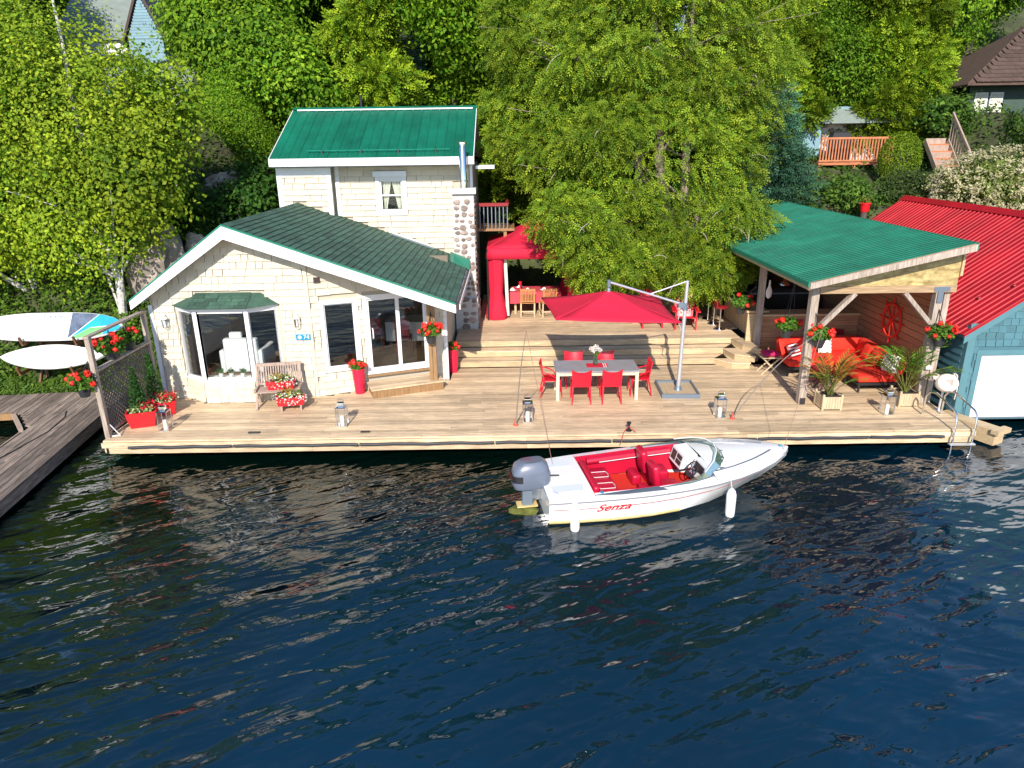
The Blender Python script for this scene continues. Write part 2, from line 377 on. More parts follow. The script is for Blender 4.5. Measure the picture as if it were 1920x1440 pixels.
b = B(); b.add([(-400, -400, 0), (400, -400, 0), (400, 40, 0), (-400, 40, 0)], [(0, 1, 2, 3)])
me = bpy.data.meshes.new('lake_water'); me.from_pydata(b.v, [], b.f); me.materials.append(MATS['lake_water'])
o = link('lake_water', me, (0, 0, 0)); o['kind'] = 'structure'

def sm(a, b_, x):
    t = min(1, max(0, (x - a) / (b_ - a))); return t * t * (3 - 2 * t)
def hnoise(x, y): return .35 * math.sin(x * .55 + 1.3) * math.cos(y * .43) + .22 * math.sin(x * 1.31 + y * .9) + .12 * math.sin(x * 2.7 - y * 2.1)
def shore(x): return 17.35 + 3.0 * sm(-9.6, -8.4, x) + 5.2 * sm(-2.6, -1.2, x) - 4.0 * sm(9.85, 11, x)
def terr(x, y):
    t = y - shore(x)
    if t < 0: return max(-1.2, .25 + t * 1.5)
    z = .25 + .2 * min(t, .9) + 1.15 * min(3, max(0, t - .9)) + (.42 - .2 * sm(9.9, 11, x) * sm(22, 18, x)) * max(0, t - 3.9)
    if t > 30: z -= (t - 30) * .2
    return z + hnoise(x, y) * min(1, t / 4)
NX, NY = 150, 110
vs_ = []; fs_ = []
for j in range(NY):
    y = 16 + 74 * (j / (NY - 1)) ** 1.35
    for i in range(NX):
        x = -48 + 96 * i / (NX - 1); vs_.append((x, y, terr(x, y)))
fs_ = [(j * NX + i, j * NX + i + 1, (j + 1) * NX + i + 1, (j + 1) * NX + i) for j in range(NY - 1) for i in range(NX - 1)]
b = B(); b.add(vs_, fs_); o = b.out('terrain', 'earth', None, True); o['kind'] = 'structure'

# ------------------------------------------------------------ main deck, steps, terrace
def deckrows(parent, rows, z, m='deck_wood', th=.036, wd=.134, lo=2.6, hi=5.2, seed=3, lift=.002):
    rd = random.Random(seed); cache = {}
    for y, spans in rows:
        for x0, x1 in spans:
            x = x0
            while x < x1 - .02:
                l = rd.uniform(lo, hi); e = x + l
                if x1 - e < 1.2: e = x1
                L_ = round((e - x) / .1) * .1 if e < x1 else e - x
                e = x + L_; k = round(L_, 2)
                if k not in cache: cache[k] = piece_mesh('plank', ub(L_ - .005, wd, th), m)
                link('plank', cache[k], ((x + e) / 2, y, z - th / 2 + rd.uniform(-lift, lift)), parent)
                x = e
def sub(spans, a, c):
    r_ = []
    for x0, x1 in spans:
        if c <= x0 or a >= x1: r_.append((x0, x1)); continue
        if a > x0: r_.append((x0, a))
        if c < x1: r_.append((c, x1))
    return r_
TAN21 = math.tan(R(21))
deck = thing('wooden_deck', 'long pale wooden deck along the water with black rubber edge', 'deck', (.5, 16, 0))
rows = []; y = 13.80
while y < 18.48:
    sp = [(-8.75, 9.85 if y < 14.6 else 9.80)]
    if y + .07 > 16.05:
        q_ = min(1, (y + .07 - 16.05) / .37); sp = sub(sp, -7.43 - .57 * q_, -6.22 + .62 * q_)
    if y > 16.33:
        xr = -4.8 + (y + .1 - 16.42) / TAN21
        sp = sub(sp, -9, min(xr, -1.62))
    rows.append((y, sp)); y += .14
deckrows(deck, rows, .5)
f = B(); f.box(-8.68, 9.78, 13.83, 18.5, .2, .455); f.out('frame', 'under', deck)
for i, (x0, x1) in enumerate(((-8.78, -4.3), (-4.3, .3), (.3, 5.0), (5.0, 9.88))):
    b = B(); b.box(x0 + .002, x1 - .002, 13.70, 13.732, .345, .458); b.out('fascia_board', 'deck_wood', deck)
    b = B(); b.box(x0 + .12 * (i == 0) + .002, x1 - .002, 13.735, 13.77, .20, .341); b.out('fascia_board', 'deck_wood', deck)
for x0, x1 in ((-8.2, -6.0), (-5.97, -3.3), (-3.27, -.4), (-.37, 2.1), (2.13, 5.2), (5.23, 7.6), (7.63, 9.2)):
    pts = [(x0 + (x1 - x0) * k / 8, 13.68 + .006 * math.sin(k * 1.3), .365 + .008 * math.sin(k * 2 + x0)) for k in range(9)]
    b = B(); b.tube(pts, .034, 8); b.out('rubber_bumper', 'black_rubber', deck, True)
for x in (-8.4, -5, -1.6, 1.8, 5.2, 8.6):
    for yy in (14.6, 17.6):
        b = B(); b.tube([(x, yy, -1.2), (x, yy, .2)], .09, 8); b.out('pile', 'under', deck, True)
for yy in (13.77,): 
    b = B(); b.box(-8.785, -8.755, 13.80, 17.3, .2, .455); b.out('fascia_board', 'deck_wood', deck)
    b = B(); b.box(9.86, 9.89, 13.80, 16.2, .2, .455); b.out('fascia_board', 'deck_wood', deck)
b = B(); b.box(-5.75, -5.5, 14.03, 14.09, .502, .53); tag(b.out('dock_cleat', 'black_metal'), 'small black cleat lying on the deck near the bench', 'cleat')
b = B(); b.obox((-3.2, 14.02, .515), (.2, .05, .028)); tag(b.out('dock_cleat', 'black_metal'), 'small black cleat on the deck right of the second lantern', 'cleat')

ST = [(18.55, .67), (18.97, .84), (19.42, 1.01)]
steps = thing('terrace_steps', 'three long wooden steps rising from the deck to the terrace', 'steps', (2.3, 18.9, .5))
for i, (ny, z) in enumerate(ST[:2]):
    nxt = ST[i + 1][0]
    for k, yy in enumerate((ny + .062, ny + .2, ny + .338)):
        x = -1.62
        while x < 5.9:
            e = min(x + (3.7 if k != 1 else 2.9), 6.0 + .35 * i)
            if 6.0 + .35 * i - e < 1: e = 6.0 + .35 * i
            b = B(); b.box(x, e - .005, yy - .066, yy + .066, z - .036, z); b.out('tread', 'deck_wood', steps); x = e
for i, (ny, z) in enumerate(ST):
    x = -1.62
    for e in (2.1, 5.95 + .35 * i):
        b = B(); b.box(x + .002, e - .002, ny + .012, ny + .04, z - .17 + .004, z - .038); b.out('riser', 'riser_wood', steps); x = e
# winder steps at the right end
wind = thing('corner_steps', 'small turning wooden steps at the right end of the long steps', 'steps', (6.1, 18.6, .5))
for z, poly in ((.67, [(5.62, 18.55), (5.98, 18.1), (6.5, 18.1), (6.5, 18.98), (5.98, 18.98)]), (.84, [(5.98, 18.95), (6.12, 18.35), (6.62, 18.1), (6.62, 19.4), (6.33, 19.4)]), (1.01, [(6.33, 19.38), (6.45, 18.75), (6.78, 18.2), (6.78, 19.42)])):
    b = B(); b.prism(poly, z - .036, z); b.out('tread', 'deck_wood', wind)
    cx = sum(p[0] for p in poly) / len(poly); cy = sum(p[1] for p in poly) / len(poly)
    b = B(); b.prism([(cx + (x - cx) * .96, cy + (yy - cy) * .96) for x, yy in poly], z - .17, z - .038); b.out('riser', 'new_wood', wind)
terrace = thing('upper_terrace', 'raised wooden terrace behind the long steps under the cedar', 'deck', (2.4, 22.5, .9))
rows = []; y = 19.49
while y < 26:
    sp = [(-1.62, 6.6 if y < 20.6 else 6.85)]
    if y > 21.4: sp = sub(sp, -2, -1.02)
    rows.append((y, sp)); y += .14
deckrows(terrace, rows, 1.01, lo=3, hi=5.5, seed=5)
b = B(); b.box(-1.6, 6.6, 19.5, 26, .3, .965); b.out('frame', 'under', terrace)

# ------------------------------------------------------------ neighbour's grey dock on the left
dk = thing('grey_dock', 'weathered grey plank dock at the left with a boat slip', 'dock', (-10.5, 14, 0))
A7 = R(7.0); D = Vector((-math.sin(A7), math.cos(A7), 0)); U = Vector((math.cos(A7), math.sin(A7), 0)); O0 = Vector((-9.36, 11.38, 0))
cache = {}
rd = random.Random(5)
def dplank(u, a, e, w_=.145):
    while a < e - .05:
        l = min(rd.uniform(3.0, 4.6), e - a)
        if e - a - l < 1: l = e - a
        k = round(l, 1)
        if k not in cache: cache[k] = piece_mesh('plank', ub(w_ - .008, k - .006, .045), 'grey_dock')
        c = O0 + U * u + D * (a + l / 2); link('plank', cache[k], (c.x, c.y, .3275 + rd.uniform(-.004, .004)), dk, (0, 0, A7)); a += l
u = -.075
while u > -5.3:
    if u > -1.42: dplank(u, -5.5, 6.25)
    else: dplank(u, min(4.72, 3.75 + (-1.35 - u) * 1.5), 6.25)
    u -= .15
for (u0, u1, a, e) in ((-.05, 0.0, -5.5, 6.2), (-1.5, -1.45, -5.5, 3.62)):
    p = O0 + U * u0; q = O0 + U * u1
    b = B(); b.extr([p + D * a + Vector((0, 0, .08)), q + D * a + Vector((0, 0, .08)), q + D * e + Vector((0, 0, .08)), p + D * e + Vector((0, 0, .08))], (0, 0, .22)); b.out('fascia_board', 'grey_dock', dk)
p0, p1 = O0 + U * -5.3 + D * 4.62, O0 + U * -2.1 + D * 4.62
b = B(); b.beam(p0 + Vector((0, 0, .33)), p1 + Vector((0, 0, .33)), .06, .16); b.out('slip_edge', 'brown_wood', dk)
p0, p1 = O0 + U * -2.08 + D * 4.6, O0 + U * -1.44 + D * 3.62
b = B(); b.beam(p0 + Vector((0, 0, .33)), p1 + Vector((0, 0, .33)), .08, .16); b.out('slip_edge', 'bench_wood', dk)
p0, p1 = O0 + U * -2.02 + D * 3.7, O0 + U * -2.02 + D * 2.5
b = B(); b.extr([O0 + U * -.1 + D * -5.4, O0 + U * -1.38 + D * -5.4, O0 + U * -1.38 + D * 6.1, O0 + U * -.1 + D * 6.1], (0, 0, .02)); b.xf(Matrix.Translation((0, 0, .25))); b.out('frame', 'under', dk)
for u, a in ((-.3, -4), (-1.25, -4), (-.3, 1), (-1.25, 1), (-.3, 5.5), (-4.8, 5.8)):
    c = O0 + U * u + D * a; b = B(); b.tube([(c.x, c.y, -1), (c.x, c.y, .27)], .08, 8); b.out('pile', 'under', dk, True)
pts = [O0 + U * x + D * a + Vector((0, 0, .36)) for x, a in ((-1.3, -.6), (-1.26, .6), (-1.15, 1.6), (-.95, 2.4), (-.75, 3.4), (-.8, 4.3), (-.95, 4.7))]
b = B(); b.tube(pts, .014, 6); tag(b.out('black_hose', 'black_rubber', None, True), 'thin black hose lying along the grey dock', 'hose')
# ------------------------------------------------------------ cottage
XR, ZR, KR, KL, YF, YB = -6.45, 4.73, .36, .71, 15.95, 22.2
def rz(x): return ZR - KR * (x - XR) if x > XR else ZR - KL * (XR - x)
XE, XL = -1.31, -8.75
cot = thing('cottage', 'cream shingled cottage with green shingle roof, bay window and number 74', 'house', (-5, 17, .5))
WY = 16.42
Pf = lambda u: (u, WY); Nf = (0, -1)
b = B(); wallgrid(b, -8.6, -4.8, .46, 2.85, [(-7.92, -5.68, 1.0, 2.8)], Pf, Nf, .12)
b.extr([(-8.6, WY, 2.85), (-4.8, WY, 2.85), (-4.8, WY, rz(-4.8) - .1), (XR, WY, ZR - .1), (-8.6, WY, rz(-8.6) - .1)], (0, .12, 0))
b.out('front_wall', 'cream_back', cot)
def in_front(u, v):
    x, z = -8.6 + u, .5 + v
    if -8.02 < x < -5.52 and z < 2.84: return False
    if -7.55 < x < -5.85 and z < 3.12: return False
    return z < rz(x) - .1 and x > -8.53
field(cot, (-8.6, WY, .5), (1, 0, 0), (0, 0, 1), 3.8, 4.1, .168, .2, 'cream', in_front, 300, seed=2)
CA, SA = math.cos(R(21)), math.sin(R(21))
Pa = lambda u: (-4.8 + CA * u, WY + SA * u); Na = (SA, -CA)
UE = 3.3
WIN = (.29, 1.02, 1.18, 2.79); DOR = (1.33, 2.79, 1.0, 2.83)
b = B(); wallgrid(b, 0, UE, .46, 2.88, [WIN, DOR], Pa, Na, .12)
p, q = Pa(0), Pa(UE); b.extr([(p[0], p[1], 2.88), (q[0], q[1], 2.88), (q[0], q[1], max(2.9, rz(q[0]) - .1)), (p[0], p[1], rz(p[0]) - .1)], (-Na[0] * .12, -Na[1] * .12, 0))
b.out('angled_wall', 'cream_back', cot)
def in_ang(u, v):
    z = .5 + v; x = Pa(u)[0]
    if WIN[0] - .11 < u < WIN[1] + .11 and WIN[2] - .13 < z < WIN[3] + .12: return False
    if DOR[0] - .11 < u < DOR[1] + .11 and z < DOR[3] + .12: return False
    return z < rz(x) - .1
field(cot, (*Pa(0), .5), (CA, SA, 0), (0, 0, 1), UE, 3.5, .168, .34, 'cream', in_ang, 250, seed=4)
b = B(); b.box(-1.84, -1.72, Pa(UE)[1], YB, .46, rz(-1.72) - .1); b.out('side_wall', 'cream', cot)
b = B(); b.box(-8.6, -8.48, WY + .12, YB, .46, rz(-8.6) - .1); b.out('side_wall', 'white_trim', cot)
b = B(); b.box(-8.48, -1.84, 20.6, 20.7, .98, 3.3); b.out('inner_wall', 'interior', cot)
b = B(); b.prism([(-8.45, 16.55), (-4.85, 16.55), (-1.86, 17.72), (-1.86, 20.6), (-8.45, 20.6)], .9, .985); b.out('floor', 'interior_floor', cot)
b = B(); b.box(-4.86, -4.79, WY - .058, WY - .04, .5, rz(-4.8) - .2); b.out('corner_board', 'cream', cot)
b = B(); b.box(-8.66, -8.56, WY - .03, WY + .1, .5, 2.85); b.out('corner_board', 'white_trim', cot)
q = Pa(UE); b = B(); b.box(q[0] - .03, q[0] + .06, q[1] - .06, q[1] + .04, .5, 2.9); b.out('corner_board', 'white_trim', cot)
# roof
roof = B()
roof.extr([(XL, YF, rz(XL)), (XR, YF, ZR), (XE, YF, rz(XE)), (XE, YF, rz(XE) - .09), (XR, YF, ZR - .09), (XL, YF, rz(XL) - .09)], (0, YB - YF, 0))
roof = roof.out('roof', 'soffit', cot, fix=True)
LS = math.hypot(XE - XR, rz(XE) - ZR)
field(roof, (XE, YF, rz(XE) + .002), (0, 1, 0), (XR - XE, 0, ZR - rz(XE)), YB - YF, LS, .165, .3, 'roof_shingle', lambda u, v: True, 300, 1.3, .02, seed=6, jitter=.12)
field(roof, (XL, YB, rz(XL) + .002), (0, -1, 0), (XR - XL, 0, ZR - rz(XL)), YB - YF, math.hypot(XR - XL, ZR - rz(XL)), .2, .34, 'roof_shingle', lambda u, v: True, 0, 1.3, .014, seed=7)
cm = piece_mesh('ridge_cap', B().extr([(-.15, -.15, -.085), (0, -.15, .022), (.16, -.15, -.04), (.16, -.15, -.055), (0, -.15, .005), (-.15, -.15, -.1)], (0, .3, .012)), 'roof_shingle')
for k in range(25): link('ridge_cap', cm, (XR, YF + .15 + k * .25, ZR + .012), roof)
for x0, x1, s_ in ((XL - .06, XR, 1), (XR, XE + .03, -1)):
    za, zb = rz(x0), rz(x1); h0, h1 = (.2, .29) if s_ == 1 else (.29, .2)
    b = B(); b.extr([(x0, YF - .045, za + .0), (x1, YF - .045, zb + .0), (x1, YF - .045, zb - h1), (x0, YF - .045, za - h0)], (0, .04, 0)); b.out('fascia', 'white', cot, fix=True)
    b = B(); b.extr([(x0, YF - .06, za + .035), (x1, YF - .06, zb + .035), (x1, YF - .06, zb + .003), (x0, YF - .06, za + .003)], (0, .09, 0)); b.out('drip_edge', 'green_trim', cot, fix=True)
b = B(); b.box(XL - .05, XL - .01, YF, YB, rz(XL) - .17, rz(XL) - .01); b.out('fascia', 'white', cot)
b = B(); b.box(XE + .005, XE + .035, YF, YB - 1.5, rz(XE) - .19, rz(XE) - .04); b.out('fascia', 'white', cot)
b = B(); b.box(XE + .04, XE + .11, YF, YB - 1.5, rz(XE) - .12, rz(XE) - .01); b.out('gutter', 'brown_box', cot)
b = B(); b.box(XE + .115, XE + .135, YF - .03, YB - 1.5, rz(XE) - .13, rz(XE) + .0); b.out('gutter_edge', 'white', cot)
b = B(); b.beam((-3.7, 21.95, rz(-3.7) + .06), (-2.35, 21.95, rz(-2.35) + .06), .14, .03); b.out('flashing', 'grey_metal', cot)
b = B(); b.beam((-3.65, 22.05, rz(-3.65) + .1), (-2.4, 22.05, rz(-2.4) + .1), .06, .05); b.out('flashing_board', 'curtain', cot)
b = B(); b.extr([(-1.78, 20.86, rz(-1.78) + .02), (-1.2, 20.66, rz(-1.2) + .02), (-1.2, 20.84, rz(-1.2) + .3), (-1.78, 20.93, rz(-1.78) + .32)], (0, .02, .0)); b.out('chimney_flashing', 'green_metal', cot, fix=True)
# porch post under the roof corner
b = B()
for dx in (-.05, .05): b.box(-1.98 + dx - .046, -1.98 + dx + .046, 16.79, 16.91, .5, rz(-1.98) - .1)
b.out('porch_post', 'brown_wood', cot)
b = B(); b.beam((-6.2, 16.2, rz(-6.2) - .16), (-1.4, 16.2, rz(-1.4) - .16), .05, .12); b.out('eave_beam', 'soffit', cot)
# windows and door of the angled wall
def glazed(parent, name, P, N, r, wd=.07, trim=.1, mull=None):
    u0, u1, z0, z1 = r
    b = B(); pframe(b, P, N, u0, u1, z0, z1, trim, .06, .08); fr = b.out(name, 'white', parent, fix=True)
    b = B(); pframe(b, P, N, u0 + wd, u1 - wd, z0 + wd, z1 - wd, wd - .002, .012, .06); b.out('frame', 'white_trim', fr, fix=True)
    if mull:
        for m_ in mull:
            b = B(); a, c = P(m_ - .045), P(m_ + .045); o_ = .014
            b.extr([(a[0] + N[0] * o_, a[1] + N[1] * o_, z0 + wd), (c[0] + N[0] * o_, c[1] + N[1] * o_, z0 + wd), (c[0] + N[0] * o_, c[1] + N[1] * o_, z1 - wd), (a[0] + N[0] * o_, a[1] + N[1] * o_, z1 - wd)], (-N[0] * .05, -N[1] * .05, 0)); b.out('mullion', 'white', fr, fix=True)
        xs = [u0 + wd] + list(mull) + [u1 - wd]
        for i in range(len(xs) - 1): pane(fr, P, N, xs[i] + (.045 if i else 0), xs[i + 1] - (.045 if i < len(xs) - 2 else 0), z0 + wd, z1 - wd, .02)
    else: pane(fr, P, N, u0 + wd, u1 - wd, z0 + wd, z1 - wd, .02)
    return fr
glazed(cot, 'window', Pa, Na, WIN, .035, .1)
dr = glazed(cot, 'sliding_door', Pa, Na, DOR, .05, .1, [2.09])
a = Pa(1.43); b = B(); b.tube([(a[0] + Na[0] * .03, a[1] + Na[1] * .03, 1.82), (a[0] + Na[0] * .09, a[1] + Na[1] * .09, 1.85), (a[0] + Na[0] * .09, a[1] + Na[1] * .09, 2.05), (a[0] + Na[0] * .03, a[1] + Na[1] * .03, 2.08)], .016, 6); b.out('handle', 'white', dr, True)
b = B(); p, q = Pa(1.2), Pa(3.0); b.extr([(p[0] + Na[0] * .02, p[1] + Na[1] * .02, .85), (q[0] + Na[0] * .02, q[1] + Na[1] * .02, .85), (q[0] + Na[0] * .12, q[1] + Na[1] * .12, .85), (p[0] + Na[0] * .12, p[1] + Na[1] * .12, .85)], (0, 0, .04)); b.out('door_sill', 'brown_wood', cot)
# bay window
bay = [(-8.0, WY), (-7.43, 16.05), (-6.22, 16.05), (-5.6, WY)]
b = B(); b.prism([(-8.0, WY - .002), (-7.43, 16.05), (-6.22, 16.05), (-5.6, WY - .002)], .46, 1.02); bw = b.out('bay_base', 'cream', cot)
field(bw, (-7.43, 16.05, .5), (1, 0, 0), (0, 0, 1), 1.21, .5, .168, .2, 'cream', lambda u, v: True, 60, seed=9)
for i_ in (0, 2):
    A_, C_ = Vector((*bay[i_], 0)), Vector((*bay[i_ + 1], 0)); field(bw, (A_.x, A_.y, .5), C_ - A_, (0, 0, 1), (C_ - A_).length, .5, .168, .2, 'cream', lambda u, v: True, 30, seed=10 + i_)
b = B(); b.prism([(-8.03, WY - .003), (-7.45, 16.01), (-6.2, 16.01), (-5.57, WY - .003)], 1.02, 1.07); b.out('bay_sill', 'white', cot)
b = B(); b.prism([(-8.03, WY - .003), (-7.45, 16.01), (-6.2, 16.01), (-5.57, WY - .003)], 2.76, 2.85); b.out('bay_head', 'white', cot)
for i in range(3):
    A_, C_ = Vector(bay[i]), Vector(bay[i + 1]); l = (C_ - A_).length; d = (C_ - A_) / l
    P = lambda u, A_=A_, d=d: (A_.x + d.x * u, A_.y + d.y * u); N = (d.y, -d.x)
    t_ = .075 if i == 1 else .065
    b = B(); pframe(b, P, N, t_, l - t_, 1.07 + .05, 2.76 - .05, .05 if i != 1 else .05, .0, .06)
    for e in ((0, t_), (l - t_, l)):
        a, c = P(e[0]), P(e[1]); b.extr([(a[0], a[1], 1.07), (c[0], c[1], 1.07), (c[0], c[1], 2.76), (a[0], a[1], 2.76)], (-N[0] * .07, -N[1] * .07, 0))
    wn = b.out('bay_window', 'white', cot, fix=True)
    pane(wn, P, N, t_, l - t_, 1.12, 2.71, .03)
b = B(); lo = [(-8.14, WY, 2.852), (-7.52, 15.86, 2.852), (-6.13, 15.86, 2.852), (-5.44, WY, 2.852)]; hi = [(-7.47, WY, 3.12), (-5.95, WY, 3.12)]
b.add(lo + hi, [(3, 2, 1, 0), (0, 1, 4), (1, 2, 5, 4), (2, 3, 5), (0, 4, 5, 3)]); br = b.out('bay_roof', 'roof_shingle', cot)
vv = Vector((0, WY - 15.86, .268)); field(br, (-7.52, 15.86, 2.853), (1, 0, 0), vv, 1.39, vv.length, .13, .3, 'roof_shingle', lambda u, v: True, 40, 1.3, .01, seed=11)
for x_, y_ in (bay[1], bay[2]): b = B(); b.box(x_ - .05, x_ + .05, y_ - .012, y_ + .08, 1.07, 2.76); b.out('bay_post', 'white', cot)
# wall lamps, vent, number sign
def wlamp(x, z):
    l = B(); l.box(x - .04, x + .04, WY - .07, WY - .05, z - .12, z + .08); o_ = l.out('wall_lamp', 'white_trim', cot)
    l = B(); l.tube([(x, WY - .03, z + .06), (x, WY - .1, z + .2), (x - .05, WY - .13, z + .24), (x, WY - .15, z + .18)], .012, 6); l.out('bracket', 'white', o_, True)
    l = B(); l.lathe([(.03, .16), (.075, .11), (.08, .09), (.06, -.12), (.03, -.15)], (x, WY - .14, z), 8); l.out('lamp_glass', 'lantern_glass', o_)
    l = B(); l.lathe([(.085, .09), (.03, .18), (.01, .21)], (x, WY - .14, z), 8); l.out('cap', 'white_trim', o_)
    l = B(); l.lathe([(.02, -.1), (.02, .05), (.01, .07)], (x, WY - .14, z), 8); l.out('bulb', 'candle', o_)
wlamp(-8.27, 2.45); wlamp(-5.12, 2.42)
a = Pa(.2); b = B(); b.obox((a[0] + Na[0] * .05, a[1] + Na[1] * .05, 3.4), (.14, .09, .12), Matrix.Rotation(R(21), 3, 'Z')); b.out('vent', 'brown_box', cot)
b = B(); b.box(-5.2, -4.85, WY - .08, WY - .065, 1.96, 2.1); sg = b.out('number_sign', 'sign_blue', cot)
link('number', text_mesh('number', '74', .15, 'white'), (-4.95, WY - .082, 2.03), sg, (R(90), 0, 0))
b = B(); b.lathe([(.045, 0), (.045, .004)], (0, 0, 0), 14); b.xf(Matrix.Translation((-5.11, WY - .082, 2.03)) @ Matrix.Rotation(R(90), 4, 'X')); b.out('emblem', 'white', sg)
# door step
sp = thing('door_step', 'single wooden step in front of the sliding door', 'step', (-2.7, 17.1, .5))
def ap(u, o_): q = Pa(u); return (q[0] + Na[0] * o_, q[1] + Na[1] * o_)
for k in range(5):
    o0 = .125 + k * .135; b = B(); u0, u1 = 1.16, 3.02
    b.prism([ap(u0, o0), ap(u1, o0), ap(u1, o0 + .13), ap(u0, o0 + .13)], .70, .735); b.out('plank', 'deck_wood', sp)
b = B(); b.prism([ap(1.2, .13), ap(2.98, .13), ap(2.98, .775), ap(1.2, .775)], .5, .698); b.out('riser', 'brown_wood', sp)
# inside the cottage
def chair_soft(loc):
    t = thing('armchair', 'white slipcovered armchair behind the bay window', 'armchair', loc)
    x, y, z = loc
    def rbox(x0, x1, y0, y1, z0, z1, nm):
        bb = B(); bb.box(x0, x1, y0, y1, z0, z1); o_ = bb.out(nm, 'white', t); md = o_.modifiers.new('bev', 'BEVEL'); md.width = .05; md.segments = 3; return o_
    rbox(x - .42, x + .42, y - .02, y + .18, z + .05, z + .92, 'backrest'); rbox(x - .42, x + .42, y + .18, y + .9, z + .05, z + .45, 'seat')
    rbox(x - .56, x - .42, y, y + .88, z + .02, z + .62, 'arm'); rbox(x + .42, x + .56, y, y + .88, z + .02, z + .62, 'arm')
    rbox(x - .3, x + .02, y + .12, y + .26, z + .85, z + 1.05, 'pillow')
chair_soft((-6.75, 16.75, .985))
for k, x in enumerate((-7.08, -6.83, -6.55)):
    t = thing('sill_pot', ('leftmost', 'middle', 'rightmost')[k] + ' white potted herb on the bay window sill', 'potted plant', (x, 16.2, 1.07), 'pots on the bay window sill')
    bb = B(); bb.lathe([(.035, 0), (.055, .13), (.05, .13), (.045, .11)], (x, 16.2, 1.07), 12); bb.out('pot', 'white', t, True)
    MINI = globals().setdefault('MINI', []); MINI.append((t, (x, 16.2, 1.25)))
t = thing('indoor_table', 'table with a white cloth seen through the sliding door', 'table', (-2.9, 19.3, .985))
b = B(); b.box(-3.5, -2.4, 18.9, 19.8, 1.2, 1.74); b.out('tablecloth', 'white', t)
for x in (-3.4, -2.5):
    for y in (19, 19.7): b = B(); b.box(x - .03, x + .03, y - .03, y + .03, .985, 1.2); b.out('leg', 'interior', t)
for k, (x, y) in enumerate(((-3.75, 18.75), (-2.95, 18.55))):
    t = thing('indoor_chair', ('left', 'right')[k] + ' dark red chair at the indoor table behind the door', 'chair', (x, y, .985))
    b = B(); b.box(x - .2, x + .2, y - .2, y + .2, 1.4, 1.44); b.out('seat', 'dark_red', t)
    b = B(); b.box(x - .2, x + .2, y - .22, y - .19, 1.5, 1.95); b.out('backrest', 'dark_red', t)
    for i in (-1, 1):
        for j in (-1, 1): b = B(); b.box(x + i * .18 - .018, x + i * .18 + .018, y + j * .18 - .018, y + j * .18 + .018, .985, 1.4 if j > 0 else 1.95); b.out('leg', 'dark_red', t)

# ------------------------------------------------------------ tower house behind
tow = thing('tower_house', 'tall cream house with green metal roof behind the cottage', 'house', (-4, 24, 1))
TY = 22.3
Pt = lambda u: (u, TY); WT = (-3.98, -3.28, 4.45, 5.38)
b = B(); wallgrid(b, -5.4, -1.15, .6, 5.78, [WT], Pt, Nf, .12); b.out('front_wall', 'cream_back', tow)
b = B(); b.box(-6.95, -5.4, 21.95, 26.8, .6, 5.78); b.out('side_wing', 'cream_back', tow)
b = B(); b.box(-5.4, -1.15, 26.6, 26.8, .6, 5.78); b.box(-1.27, -1.15, TY + .12, 26.6, .6, 5.78); b.out('rear_wall', 'cream', tow)
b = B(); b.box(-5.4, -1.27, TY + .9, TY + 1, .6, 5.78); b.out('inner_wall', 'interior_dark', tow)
def in_t(u, v):
    x, z = -5.33 + u, 2.6 + v
    if WT[0] - .13 < x < WT[1] + .13 and WT[2] - .15 < z < WT[3] + .27: return False
    return z > rz(x) + .0 and not (x > -1.74 and z < 5.2)
field(tow, (-5.33, TY, 2.6), (1, 0, 0), (0, 0, 1), 4.1, 3.15, .17, .42, 'cream', in_t, 230, seed=12)
field(tow, (-6.84, 21.95, 2.6), (1, 0, 0), (0, 0, 1), 1.36, 3.1, .17, .32, 'cream', lambda u, v: 2.6 + v > rz(-6.84 + u) + .05, 70, seed=13)
for x0, x1, y in ((-6.99, -6.83, 21.89), (-5.5, -5.36, 21.89), (-5.32, -5.2, 22.24)): b = B(); b.box(x0, x1, y, y + .06, 2.5, 5.78); b.out('corner_board', 'white_trim', tow)
b = B(); b.box(-6.98, -5.38, 21.885, 21.91, 5.55, 5.78); b.out('frieze_board', 'white', tow)
b = B(); b.box(-1.2, -1.12, TY - .04, TY + .1, 1, 5.78); b.out('corner_board', 'white_trim', tow)
# roof panels
EY, EZ, RY, RZ = 21.5, 6.05, 24.6, 7.53
SLT = Vector((0, RY - EY, RZ - EZ))
def ribpanel(wd, pitch, h, vec, th=.02, prof='trap'):
    top = []; x = 0
    while x < wd - 1e-3:
        top += [(x, 0), (x + pitch * .62, 0), (x + pitch * .72, h), (x + pitch * .9, h)]; x += pitch
    top.append((wd, 0)); vec = Vector(vec); up = Vector((1, 0, 0)).cross(vec).normalized()
    poly = [Vector((a, 0, 0)) + up * c for a, c in top] + [Vector((wd, 0, 0)) - up * th, -up * th]
    return B().extr(poly, vec)
tr = B(); tr.extr([(-7.0, EY, EZ - .03), (-7.0, RY, RZ - .03), (-7.0, 27.7, EZ - .03), (-7.0, 27.7, EZ - .12), (-7.0, RY, RZ - .12), (-7.0, EY, EZ - .12)], (5.96, 0, 0)); tr = tr.out('roof', 'soffit', tow, fix=True)
NP = 7; PW = 5.96 / NP
pm_ = ribpanel(PW - .002, PW / 3, .022, SLT); bmx = pm_
me = bpy.data.meshes.new('roof_panel'); me.from_pydata(pm_.v, [], pm_.f); me.materials.append(MATS['green_metal']); bm = bmesh.new(); bm.from_mesh(me); bmesh.ops.recalc_face_normals(bm, faces=bm.faces); bm.to_mesh(me); bm.free()
for k in range(NP): link('roof_panel', me, (-7.0 + k * PW, EY - .02, EZ), tr)
